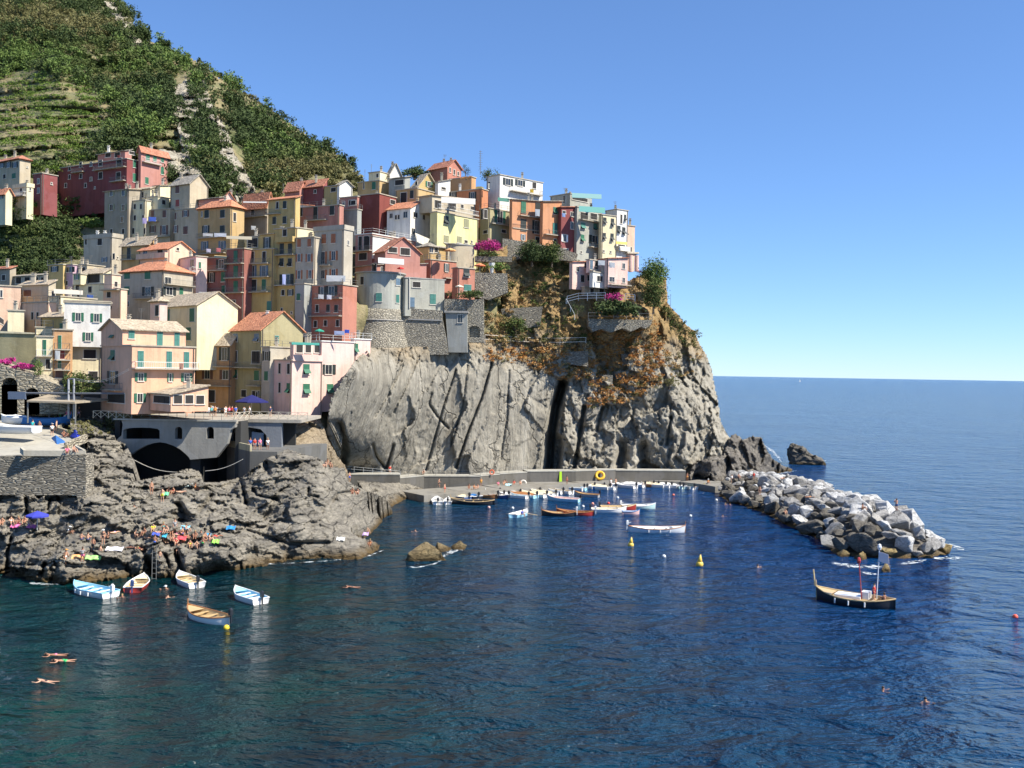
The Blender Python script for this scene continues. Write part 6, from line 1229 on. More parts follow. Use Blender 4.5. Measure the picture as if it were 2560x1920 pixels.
def lone(Z, x, y, w_, h_, label, m, sd=3, shape=(1, 1, 1), rot=0, z=0, name='sea_rock', spike=None):
    p = atZ(*px(Z, x, y), z); s = ZM[Z][2] * p.y / F; me = boulder_mesh(sd, 1.0); o = bpy.data.objects.new(name, me); me.materials[0] = m
    bm = bmesh.new(); bm.from_mesh(me); bmesh.ops.subdivide_edges(bm, edges=bm.edges[:], cuts=1, use_grid_fill=True)
    V_ = np.array([v.co[:] for v in bm.verts]); W_ = w_ * s / 2; H_ = h_ * s
    V_[:, 2] = np.maximum(V_[:, 2], -.3); prof = np.ones(len(V_))
    if spike == 'wedge': prof = np.clip(1.15 - (V_[:, 0] + 1) * .48, .12, 1.2)
    V_ = V_ * np.array([W_, W_ * .8, H_]); V_[:, 2] *= prof; V_ = V_ + fbm(V_ * .45, 4, sd)[:, None] * np.array([.5, .9, .5]) * min(1.2, H_ * .25)
    for v, q in zip(bm.verts, V_): v.co = q
    bm.to_mesh(me); bm.free(); COL.objects.link(o); o.location = p; o.rotation_euler.z = rot; tag(o, label, 'rock')
    M_ = Matrix.LocRotScale(o.location, o.rotation_euler, None); BV.append(BVHTree.FromPolygons([tuple(M_ @ v.co) for v in me.vertices], [tuple(q.vertices) for q in me.polygons])); return o
def wedge():
    p = atZ(*px('O', 800, 268), 0); k = ZM['O'][2] * p.y / F; W_, H_ = 285 * k, 165 * k * 1.05; bm = bmesh.new()
    for x, z in ((-.5, -.1), (-.5, .55), (-.49, .9), (-.42, 1.0), (-.30, .93), (-.12, .66), (.05, .60), (.2, .40), (.36, .30), (.47, .08), (.52, -.1)):
        for d_ in (-.34, -.12, .15, .34): bm.verts.new((x * W_, d_ * W_ * (1 - abs(x) * .6) + random.uniform(-.4, .4), max(-1.5, (z - abs(d_) * .5 * (z > 0)) * H_ + 0)))
    bmesh.ops.convex_hull(bm, input=bm.verts[:]); bmesh.ops.delete(bm, geom=[v for v in bm.verts if not v.link_faces], context='VERTS')
    bmesh.ops.triangulate(bm, faces=bm.faces[:])
    for _ in range(3): bmesh.ops.subdivide_edges(bm, edges=bm.edges[:], cuts=1, use_grid_fill=True)
    V_ = np.array([v.co[:] for v in bm.verts]); dn = facet(V_ * .3, 7, .8) * 1.3 + facet(V_ * .9, 9, .8) * .5
    bm.normal_update()
    for v, q in zip(bm.verts, dn): v.co += v.normal * float(q) * .8
    me = bpy.data.meshes.new('sea_rock'); bm.to_mesh(me); bm.free(); me.materials.append(RD); o = bpy.data.objects.new('sea_rock', me); COL.objects.link(o); o.location = p; tag(o, 'solitary dark wedge of rock out in the open sea', 'rock')
wedge()
lone('V', 915, 1208, 100, 38, 'low ochre brown islet of rock in the cove', BROWNROCK, 5); lone('V', 955, 1190, 50, 22, 'jagged right end of the low ochre islet', BROWNROCK, 9); lone('V', 992, 1186, 38, 20, 'small brown rock just right of the islet', BROWNROCK, 12)
lone('O', 1450, 1168, 105, 80, 'rounded ochre boulder standing alone in the surf', RO, 14); lone('O', 1095, 1040, 130, 60, 'yellowish flat boulder at the foot of the breakwater', RO, 15); lone('O', 1245, 1062, 120, 70, 'ochre round boulder at the waterline, left of the largest one', RO, 16)
lone('O', 1370, 1040, 180, 95, 'largest ochre boulder at the foot of the breakwater tip', RO, 17); lone('O', 1070, 965, 160, 45, 'long flat ochre boulder near the surf', RO, 18); lone('O', 1810, 1055, 110, 40, 'low ochre rock at the right end of the breakwater', RO, 19)
lone('O', 640, 330, 70, 40, 'small dark rock in the foam behind the headland rock', RD, 30)
# ================================================================ BOATS
def bpaint(c, r=.35): return plain('boat_paint_%d_%d_%d' % tuple(int(99 * q) for q in c), c, r, .08)
HC_ = dict(w=(.78, .77, .74), l=(.30, .58, .72), k=(.02, .022, .028), n=(.04, .08, .2), r=(.35, .04, .03), b=(.36, .15, .05), c=(.72, .62, .42), g=(.45, .62, .60), o=(.75, .18, .04), y=(.8, .6, .03), p=(.7, .45, .42), s=(.35, .37, .38), t=(.5, .36, .18), u=(.03, .16, .42), e=(.60, .63, .66))
BOATM = {}
def boat_meshes(L, kind):
    """hull, inside, gunwale, thwarts, each its own mesh; bow towards +x; kind g: pointed both ends, m: transom stern"""
    key = (round(L * 2), kind)
    if key in BOATM: return BOATM[key]
    B = L * (.37 if kind == 'm' else .33); N = 14; hb = .5 + L * .035
    def st(t):
        if kind == 'm': b = B / 2 * (1 - max(0, t) ** 2.3) * (1 if t > 0 else 1 - .12 * t * t)
        else: b = B / 2 * (1 - abs(t) ** 2.5)
        sh = hb * (.62 + .5 * max(0, t) ** 2.2 + (.28 * abs(min(0, t)) ** 2.2 if kind == 'g' else .05)); return max(b, .02), sh
    prof = [(0, -.35), (.55, -.3), (.86, -.02), (.97, .45), (1, 1)]
    def shell(inset, zoff, flip):
        mb = MB(); rows = []
        for i in range(N + 1):
            t = -1 + 2 * i / N; b, sh = st(t); b = max(.015, b - inset); x = t * L / 2 * (1 - inset * .25 / (L / 2)); r = []
            for s_ in (-1, 1):
                pr = prof if s_ > 0 else prof[::-1]
                for (u, z) in pr:
                    if s_ > 0 and u == 0: continue
                    zz = z * sh if z > 0 else z * (1 - .5 * abs(t) ** 3); zz = max(zz, -.3) + (zoff if z < .9 else 0)
                    if inset: zz = max(zz, .12)
                    r.append(len(mb.v)); mb.v.append((x + (max(0, z) * .12 * L * .12 if t > .7 else 0) * 1.0, s_ * u * b, zz))
            rows.append(r)
        n = len(rows[0])
        for a, b_ in zip(rows[:-1], rows[1:]):
            for k in range(n - 1):
                f = (a[k], a[k + 1], b_[k + 1], b_[k]); mb.f.append(f if flip else f[::-1]); mb.m.append(0)
        mb.f.append(tuple(rows[0])); mb.m.append(0)
        return mb, rows
    out, ro = shell(0, 0, True); inn, ri = shell(.07, .14, False)
    rim = MB()
    for side in (0, -1):
        P = [Vector(out.v[r[side]]) for r in ro]
        for a, b_ in zip(P[:-1], P[1:]): rim.tube(a, b_, .055, n=5)
    rim.tube(out.v[ro[0][0]], out.v[ro[0][-1]], .055, n=5)
    th_ = []
    for t in (-.45, .0, .42):
        b, sh = st(t); m = MB(); m.cbox((t * L / 2, 0, sh * .72), .26, b * 1.82, .05); th_.append(m)
    dk = MB(); b, sh = st(.62); x0 = .58 * L / 2; pts = []
    for t in (.56, .68, .8, .9, .98): b, sh = st(t); pts.append((t * L / 2, b * .93, sh * .94))
    n = len(pts); dk.v = [(x, y, z) for x, y, z in pts] + [(x, -y, z) for x, y, z in pts]; dk.f = [(k, k + 1, n + k + 1, n + k) for k in range(n - 1)]; dk.m = [0] * (n - 1)
    stem = MB(); b, sh = st(1); stem.tube((L / 2, 0, -.1), (L / 2 + .1, 0, sh + (.45 if kind == 'g' else .1)), .07, .05, 6)
    mot = MB(); _, s0 = st(-1); xs = -L / 2 - .2; mot.cbox((xs, 0, s0 + .35), .34, .3, .42); mot.ball((xs, 0, s0 + .56), .19, .16, .14); mot.cbox((xs - .05, 0, s0 - .1), .14, .12, .7); mot.tube((xs + .1, 0, s0 + .35), (xs + .6, 0, s0 + .45), .03, n=5)
    fe = MB(); b, sh = st(0)
    for k in (-.35, .05, .4): bb_, s2 = st(k); fe.tube((k * L / 2, bb_ + .1, s2 * .85), (k * L / 2, bb_ + .1, s2 * .25), .09, n=7)
    d = dict(hull=out, lining=inn, gunwale=rim, thwart=th_, foredeck=dk, stem=stem, outboard_motor=mot, fender=fe)
    BOATM[key] = d; return d
BCACHE = {}
def bmesh_obj(mb, name, mat, smooth=True):
    key = (id(mb), name)
    if key not in BCACHE:
        me = bpy.data.meshes.new(name); me.from_pydata(mb.v, [], mb.f); me.materials.append(mat); me.polygons.foreach_set('use_smooth', [smooth] * len(me.polygons)); me.update(); BCACHE[key] = me
    o = bpy.data.objects.new(name, BCACHE[key]); COL.objects.link(o); o.material_slots[0].link = 'OBJECT'; o.material_slots[0].material = mat; return o
def boat(Z, x, y, L, head, hull, inner, label, kind='m', rimc='w', motor='k', z=0.0, cover=None, group=None, tilt=0, Y=None, name='boat', fend=False):
    p = atZ(*px(Z, x, y), z) if Y is None else atY(*px(Z, x, y), Y); root = empty(name, tuple(p), label, 'boat', group); root.rotation_euler = (R(tilt), 0, R(head)); root.scale = (1, 1.12, 1.3); d = boat_meshes(L, kind)
    def ad(mb, nm, c, par=root, smooth=True, rough=.35): o = bmesh_obj(mb, nm, bpaint(HC_[c], rough) if isinstance(c, str) else c, smooth); o.parent = par; return o
    hu = ad(d['hull'], 'hull', hull); ad(d['lining'], 'lining', inner, rough=.6); ad(d['gunwale'], 'gunwale', rimc, smooth=False)
    if cover:
        m = MB(); N = 8; B = L * .34
        for i in range(N + 1):
            t = -.9 + 1.85 * i / N; b = B / 2 * (1 - abs(t) ** 2.6) * 1.02
            for s_, zz in ((-1, .0), (-.5, .22), (0, .34), (.5, .22), (1, .0)): m.v.append((t * L / 2, s_ * b, (.5 + L * .035) * .66 + zz * (1 - t * t * .6) + .03 * math.sin(i * 2.1 + s_ * 3)))
        for i in range(N):
            for k in range(4): a = i * 5 + k; m.f.append((a, a + 5, a + 6, a + 1)); m.m.append(0)
        o = m.build('cover', bpaint(HC_[cover], .8), root)
    else:
        for m in d['thwart']: ad(m, 'thwart', 'w' if inner in 'wl' else 't', smooth=False)
        ad(d['foredeck'], 'foredeck', inner)
    ad(d['stem'], 'stem', rimc, smooth=False)
    if motor:
        o = ad(d['outboard_motor'], 'outboard_motor', motor, smooth=False)
    if fend:
        for s_ in (1, -1):
            o = ad(d['fender'], 'fender', 'w', hu, False); o.scale.y = s_
    return root
boat('L', 640, 290, 6.2, 149, 'w', 'l', 'light blue and white boat, leftmost of the five near the bathing rocks', rimc='l', motor='w', fend=True)
boat('L', 955, 245, 5.4, 98, 'r', 'c', 'white decked boat with a red bottom moored stern on below the bathers', rimc='w', motor='n')
boat('L', 1300, 220, 5.4, 129, 'w', 'c', 'cream and white boat moored right of the red bottomed one', rimc='w', motor='k', cover=None)
boat('L', 1715, 330, 5.4, 134, 'w', 'l', 'white boat with pale blue inside and brown seat, rightmost of the near five')
boat('L', 1440, 470, 6.6, 143, 'w', 't', 'varnished wooden boat with white hull, nearest to the viewer', kind='g', rimc='b', motor='k')
# the big black gozzo with its crew
big = boat('O', 1200, 1440, 9.0, 146, 'k', 't', 'large black wooden launch with tan deck motoring out of the cove', kind='g', rimc='t', motor=None, name='launch', fend=True)
for nm, pts_, r_, c in (('prow_post', [((4.7, 0, .9), (4.95, 0, 2.1))], .09, 't'), ('mast', [((-.9, .5, .5), (-.5, .5, 3.2))], .06, 'e'), ('mast', [((-2.3, -.3, .5), (-2.5, -.3, 4.2))], .06, 'e')):
    mb = MB()
    for a, b in pts_: mb.tube(a, b, r_, n=6)
    if nm == 'mast': mb.ball((pts_[0][1][0], pts_[0][1][1], pts_[0][1][2]), .25, n=8)
    mb.build(nm, bpaint(HC_[c]) if nm != 'mast' or pts_[0][1][2] > 4 else bpaint(HC_['r']), big)
mb = MB(); mb.box((-2.5, -.3, 3.2), (-1.1, 0, -.15), (0, .03, 0), (.1, 0, .7)); mb.build('flag', bpaint((.7, .6, .6), .8), big)
mb = MB(); mb.cbox((.7, 0, .55), 3.0, 1.5, .18); mb.cbox((-1.2, 0, .75), .9, .9, .5); mb.build('engine_cover', bpaint(HC_['w']), big)
big.scale = (.95, 1.3, 1.55)
QB = [('M', 195, 690, 4.6, 96, 'w', 'w', 'white launch seen from astern at the left end of the moored boats', dict()), ('M', 350, 690, 3.2, 92, 'e', 'w', 'tiny white dinghy tucked beside the leftmost white launch', dict(motor='k')),
      ('M', 450, 620, 6.2, 140, 'n', 'c', 'dark hulled boat under a long cream cover', dict(cover='c')), ('M', 640, 610, 5.5, 130, 'k', 'l', 'boat with a bright blue cover over its bow', dict(cover='u')),
      ('M', 710, 705, 7.0, 176, 'k', 'k', 'long black boat lying parallel to the quay at left', dict(kind='g', motor=None, rimc='t')), ('M', 850, 560, 6, 165, 'w', 'w', 'boat under a broad white peaked cover', dict(cover='w')), ('M', 1000, 520, 6.5, 165, 'w', 'w', 'boat with a second white cover near the sunbathers on the ledge', dict(cover='w')),
      ('M', 880, 610, 5, 150, 'b', 't', 'brown wooden boat wedged between the covered ones', dict(kind='g', rimc='b')), ('M', 1060, 610, 5, 140, 'n', 't', 'dark wooden boat with tan inside left of the white and blue one', dict(kind='g')),
      ('M', 1300, 610, 5.6, 152, 'w', 'w', 'white bowed boat with a pale blue side', dict()), ('M', 1430, 600, 5.4, 148, 'l', 't', 'blue grey boat with a rust brown cover', dict(cover='b')), ('M', 1590, 590, 5.2, 145, 'w', 'c', 'long cream decked boat in the middle of the quay row', dict(cover='c')),
      ('M', 1730, 575, 5.2, 142, 'w', 'c', 'second cream covered boat right beside the first', dict(cover='c')), ('M', 1960, 540, 5.2, 145, 'w', 'c', 'cream boat with open stern near the lime green board', dict()), ('M', 2080, 495, 6.2, 160, 'w', 'l', 'long white and pale blue boat under the lime green board', dict()),
      ('N', 150, 425, 5.5, 158, 'l', 'w', 'pale blue boat right of the lime green board', dict()), ('N', 250, 405, 5.5, 155, 'w', 'w', 'white narrow boat second right of the lime green board', dict(cover='w')), ('N', 370, 410, 5.5, 155, 'u', 'w', 'royal blue striped boat third right of the lime green board', dict()),
      ('N', 450, 415, 5.5, 150, 'w', 'c', 'white boat with long cream bow below the yellow ring', dict(cover='c')), ('M', 2030, 660, 5.6, 160, 'l', 'p', 'faded pink and blue boat floating off the middle of the quay', dict(motor='k')), ('N', 340, 515, 4.2, 160, 's', 't', 'small brown and grey boat with a red bundle', dict(rimc='b')),
      ('M', 1960, 875, 5.0, 178, 'k', 't', 'dark brown rowing boat left of the dark red one', dict(kind='g', motor='w', rimc='b')), ('N', 195, 745, 5.4, 172, 'r', 'b', 'dark red wooden boat with white motor in the cove', dict(kind='g', motor='w', rimc='b')),
      ('N', 610, 710, 5.0, 0, 'w', 'c', 'cream decked white boat lying against the red one', dict(motor='k')), ('N', 730, 680, 5.5, 2, 'r', 't', 'bright red boat behind the cream decked one', dict(motor='k', rimc='t')), ('N', 985, 665, 5.0, 2, 'g', 'w', 'pale green boat with a turquoise bag aboard', dict(motor='w')),
      ('N', 1215, 960, 7.6, 2, 'e', 'w', 'long grey white boat with brown gunwale alone in mid cove', dict(kind='g', motor='w', rimc='b', fend=True)), ('M', 1395, 880, 4.4, 60, 'l', 'w', 'small white and blue rowing boat with oars out', dict(motor=None, rimc='w')),
      ('N', 740, 385, 3.6, 10, 'w', 'w', 'low white raft like boat where two people stand', dict(motor=None)), ('N', 820, 400, 4.6, 140, 'w', 'w', 'white rubber boat right of the two standing people', dict()), ('N', 900, 385, 5.0, 148, 'w', 'w', 'slim white boat with covered bow, right of the yellow ring', dict(cover='w')),
      ('N', 1010, 380, 5.0, 148, 'b', 't', 'reddish brown boat between the slim white ones', dict(rimc='b')), ('N', 1165, 390, 5.0, 145, 'w', 'c', 'pale yellow covered boat in the right half of the row', dict(cover='c')), ('N', 1345, 395, 5.4, 138, 'w', 'w', 'plump white covered boat in the right half of the row', dict(cover='w')),
      ('N', 1495, 400, 4.6, 100, 'g', 'w', 'turquoise sided white boat seen from astern', dict()), ('N', 1635, 410, 4.6, 98, 'w', 'l', 'white boat with dark blue lining seen from astern', dict()), ('N', 1800, 410, 4.6, 95, 'u', 'w', 'blue sterned white boat nearest the breakwater', dict()),
      ('N', 1950, 440, 4.0, 155, 'y', 'y', 'yellow kayak hauled up by the breakwater', dict(kind='g', motor=None, rimc='y', name='kayak')), ('N', 890, 735, 2.6, 2, 'p', 'w', 'tiny pink and blue inflatable beside the red boat', dict(motor=None, rimc='u', name='inflatable_boat')),
      ('M', 960, 590, 5, 150, 'w', 't', 'white boat with a tan inside between the covers and the dark boats', dict()), ('M', 1200, 570, 5, 150, 'w', 'w', 'white boat under a short cover left of the white bowed one', dict(cover='w')), ('M', 1510, 545, 4.6, 150, 'w', 'c', 'small cream boat tucked behind the long cream decked one', dict(cover='c')), ('M', 1850, 545, 4.8, 148, 'w', 'w', 'white boat between the cream covered and the open cream one', dict()), ('N', 550, 420, 4.6, 150, 'w', 'w', 'white boat just left of the two standing people', dict()), ('N', 1090, 385, 4.6, 148, 'w', 'w', 'white boat between the reddish brown and the pale yellow one', dict()), ('N', 1260, 395, 4.6, 142, 'w', 'w', 'white boat between the pale yellow and the plump white one', dict(cover='w')), ('N', 90, 370, 4.6, 162, 'w', 'w', 'white covered boat right under the lower ledge at the board', dict(cover='w'))]
for Z, x, y, L, hd, hu, inn, lab, k in QB:
    k = dict(k); nm = k.pop('name', 'boat'); boat(Z, x, y - 4, L * 1.18, hd, hu, inn, lab, group='boats moored along the quay' if nm == 'boat' else None, name=nm, **k)
boat('I', 150, 1000, 7.0, 172, 'e', 'w', 'large white and grey boat standing on the slipway at the left edge', z=15.7, motor=None, rimc='w')
boat('I', 180, 890, 4.5, 172, 'w', 'w', 'upturned looking white dinghy behind the boat on the slipway', z=16.3, motor=None, cover='w')
boat('I', 520, 905, 7.5, 4, 'u', 'k', 'big bright blue boat stored under the tan shelter', z=16.2, motor=None, rimc='u', kind='g')
# oars of the rowing boat
for a, b, l in (((1500, 835), (1650, 860), 'right oar of the small rowing boat'), ((1330, 850), (1195, 835), 'left oar of the small rowing boat')):
    mb = MB(); mb.tube(atZ(*px('M', *a), .7), atZ(*px('M', *b), .05), .05, n=5); solo(mb, 'oar', bpaint(HC_['t']), l, 'oar')
def buoy(Z, x, y, r, col, label, cone=False):
    p = atZ(*px(Z, x, y), 0); mb = MB(); mb.ball((p.x, p.y, r * .3), r, n=12)
    if cone: mb.tube((p.x, p.y, r * .6), (p.x + .1, p.y, r * 2.9), r * .8, r * .12, 10)
    solo(mb, 'buoy', plain('buoy_%d_%d_%d' % tuple(int(99 * q) for q in col), col, .4), label, 'buoy', loc=p, smooth=True)
buoy('N', 890, 1130, .45, (.75, .5, .08), 'yellow cone buoy leaning left in mid cove', True); buoy('N', 1755, 1375, .5, (.75, .5, .08), 'yellow cone buoy nearest the breakwater side', True); buoy('L', 1565, 530, .3, (.8, .55, .03), 'round yellow buoy beside the wooden boat')
for k, (Z, x, y, c, l) in enumerate((('N', 1305, 1270, WH, 'small white float between the yellow buoys'), ('N', 725, 530, WH, 'white float in front of the white rubber boats'), ('N', 1425, 495, (.8, .2, .1), 'orange float off the right end of the quay'), ('N', 410, 605, (.8, .3, .2), 'pinkish float left of the cream decked boat'),
                                     ('N', 290, 640, WH, 'white float above the dark red boat'), ('N', 610, 600, (.75, .08, .05), 'red float behind the cream decked boat'), ('M', 945, 755, (.7, .4, .35), 'pale float by the stern of the long black boat'), ('M', 1290, 765, WH, 'white float above the small rowing boat'), ('N', 1965, 560, WH, 'white float by the first breakwater boulders'),
                                     ('N', 1715, 420, (.85, .16, .02), 'bright orange float between two boats seen from astern'), ('V', 2193, 1334, (.8, .1, .05), 'red float at the far right edge of the water'), ('N', 1640, 760, WH, 'faint white float in open water right of centre'))):
    buoy(Z, x, y, .28 if k != 9 else .6, c, l)
def ringo(Z, x, y, rad, tube_, Y, col, label, tilt=70):
    c = atY(*px(Z, x, y), Y); mb = MB(); n, m = 20, 8
    for i in range(n):
        a = 2 * math.pi * i / n
        for j in range(m):
            b = 2 * math.pi * j / m; q = rad + tube_ * math.cos(b); v = Vector((q * math.cos(a), q * math.sin(a), tube_ * math.sin(b))); v = Matrix.Rotation(R(tilt), 3, 'X') @ v; mb.v.append(tuple(c + v))
    for i in range(n):
        for j in range(m): mb.f.append((i * m + j, ((i + 1) % n) * m + j, ((i + 1) % n) * m + (j + 1) % m, i * m + (j + 1) % m)); mb.m.append(0)
    solo(mb, 'ring', plain('ring_%d_%d_%d' % tuple(int(99 * q) for q in col), col, .5), label, 'ring', loc=c, smooth=True)
ringo('N', 503, 245, .85, .3, 220.6, (.8, .45, .03), 'big yellow inflatable ring leaning on the quay wall', 62); ringo('M', 988, 235, .45, .1, 209.2, (.8, .12, .03), 'orange lifebuoy on the walkway railing', 90); ringo('M', 1445, 395, .55, .2, 213.5, (.65, .6, .52), 'pale ring fender hanging on the quay stones', 80)
b_ = atZ(*px('V', 1727, 819.5), 0)
# far sailing boat
p = atY(*px('V', 1728, 818.5), 5200); mb = MB(); s_ = 5200 / F
root = empty('sailing_boat', (p.x, p.y, 0), 'tiny white sail on the horizon', 'boat'); mb.prism([(p.x - 3, p.y, 2), (p.x + 3.5, p.y, 2), (p.x, p.y, 14)], (0, .3, 0)); part(mb, 'sail', bpaint(HC_['w']), root); mb = MB(); mb.cbox((p.x, p.y, 1), 9, 3, 2); part(mb, 'hull', bpaint(HC_['w']), root)

# ================================================================ PEOPLE
SKIN = [plain('skin_a', (.50, .26, .16), .6, .06), plain('skin_b', (.60, .34, .22), .6, .06), plain('skin_c', (.36, .17, .10), .6, .06)]
HAIR = [plain('hair_dark', (.02, .014, .01), .7), plain('hair_brown', (.08, .04, .02), .7), plain('hair_fair', (.35, .24, .1), .7)]
CLO = dict(w=(.78, .78, .75), b=(.04, .12, .5), t=(.02, .45, .45), r=(.6, .04, .03), k=(.02, .02, .025), p=(.75, .2, .35), y=(.7, .65, .05), g=(.04, .4, .12), n=(.03, .05, .15), o=(.7, .3, .06), l=(.45, .35, .65), e=(.3, .3, .3))
def cm(c): return plain('cloth_' + c, CLO[c], .8, .1)
# joints: pelvis, chest, neck, head, then (shoulder, elbow, hand) x2 and (hip, knee, ankle, toe) x2; facing -y
POSE = {
 'stand': [(0, 0, .95), (0, .01, 1.27), (0, 0, 1.46), (0, -.02, 1.60), (-.19, 0, 1.40), (-.25, .02, 1.12), (-.24, -.06, .86), (.19, 0, 1.40), (.26, .03, 1.12), (.22, -.08, .88), (-.10, 0, .90), (-.12, -.02, .48), (-.12, .02, .07), (-.14, -.14, .03), (.10, 0, .90), (.14, -.05, .48), (.15, .02, .07), (.17, -.14, .03)],
 'walk': [(0, 0, .93), (0, -.03, 1.25), (0, -.05, 1.44), (0, -.08, 1.58), (-.19, -.02, 1.38), (-.24, .14, 1.14), (-.22, .10, .90), (.19, -.04, 1.38), (.25, -.12, 1.14), (.2, -.3, 1.0), (-.10, 0, .88), (-.11, -.2, .50), (-.11, -.14, .08), (-.12, -.30, .05), (.10, 0, .88), (.11, .10, .48), (.11, .34, .14), (.12, .26, .03)],
 'photo': [(0, 0, .95), (0, .01, 1.27), (0, 0, 1.46), (0, -.02, 1.60), (-.19, 0, 1.40), (-.30, -.16, 1.24), (-.10, -.30, 1.50), (.19, 0, 1.40), (.30, -.16, 1.24), (.10, -.30, 1.50), (-.10, 0, .90), (-.12, -.02, .48), (-.12, .02, .07), (-.14, -.14, .03), (.10, 0, .90), (.12, 0, .48), (.12, .04, .07), (.13, -.12, .03)],
 'sit': [(0, .1, .14), (0, .12, .46), (0, .08, .66), (0, .04, .80), (-.19, .1, .60), (-.30, -.1, .42), (-.2, -.32, .42), (.19, .1, .60), (.30, -.08, .40), (.16, -.30, .46), (-.10, .04, .12), (-.16, -.34, .48), (-.14, -.52, .08), (-.15, -.66, .04), (.10, .04, .12), (.14, -.36, .46), (.12, -.56, .08), (.12, -.70, .04)],
 'edge': [(0, .05, .12), (0, .04, .44), (0, 0, .64), (0, -.04, .78), (-.19, .03, .58), (-.28, .12, .34), (-.28, .06, .08), (.19, .03, .58), (.26, -.08, .34), (.14, -.26, .24), (-.10, 0, .12), (-.14, -.42, .16), (-.14, -.48, -.26), (-.15, -.60, -.3), (.10, 0, .12), (.13, -.42, .14), (.14, -.44, -.28), (.14, -.56, -.32)],
 'lie': [(0, 0, .14), (-.34, 0, .16), (-.54, 0, .17), (-.68, 0, .19), (-.46, -.18, .15), (-.24, -.28, .10), (-.02, -.24, .08), (-.46, .18, .15), (-.62, .34, .12), (-.80, .2, .12), (.06, -.09, .13), (.46, -.12, .22), (.86, -.12, .09), (.94, -.14, .16), (.06, .09, .13), (.48, .14, .12), (.88, .16, .09), (.96, .18, .16)],
 'swim': [(0, 0, .0), (-.34, 0, .03), (-.54, 0, .04), (-.68, 0, .08), (-.46, -.18, .0), (-.62, -.42, -.02), (-.86, -.4, .0), (-.46, .18, .0), (-.62, .42, -.02), (-.88, .38, .0), (.08, -.09, -.02), (.46, -.16, -.03), (.84, -.24, -.04), (.96, -.26, -.02), (.08, .09, -.02), (.46, .18, -.03), (.84, .28, -.02), (.96, .3, 0)],
 'head': [(0, .1, -.55), (0, .06, -.22), (0, .02, -.03), (0, 0, .12), (-.19, .04, -.08), (-.40, -.12, -.1), (-.5, -.36, -.02), (.19, .04, -.08), (.42, -.1, -.1), (.5, -.34, -.03), (-.1, .1, -.6), (-.12, .2, -1.0), (-.12, .4, -1.3), (-.12, .5, -1.35), (.1, .1, -.6), (.12, .2, -1.0), (.12, .4, -1.3), (.12, .5, -1.35)],
}
EDG = [(0, 1), (1, 2), (2, 3), (2, 4), (4, 5), (5, 6), (2, 7), (7, 8), (8, 9), (0, 10), (10, 11), (11, 12), (12, 13), (0, 14), (14, 15), (15, 16), (16, 17)]
RAD = [.135, .15, .055, .1, .07, .045, .035, .07, .045, .035, .095, .062, .042, .035, .095, .062, .042, .035]
PM = {}
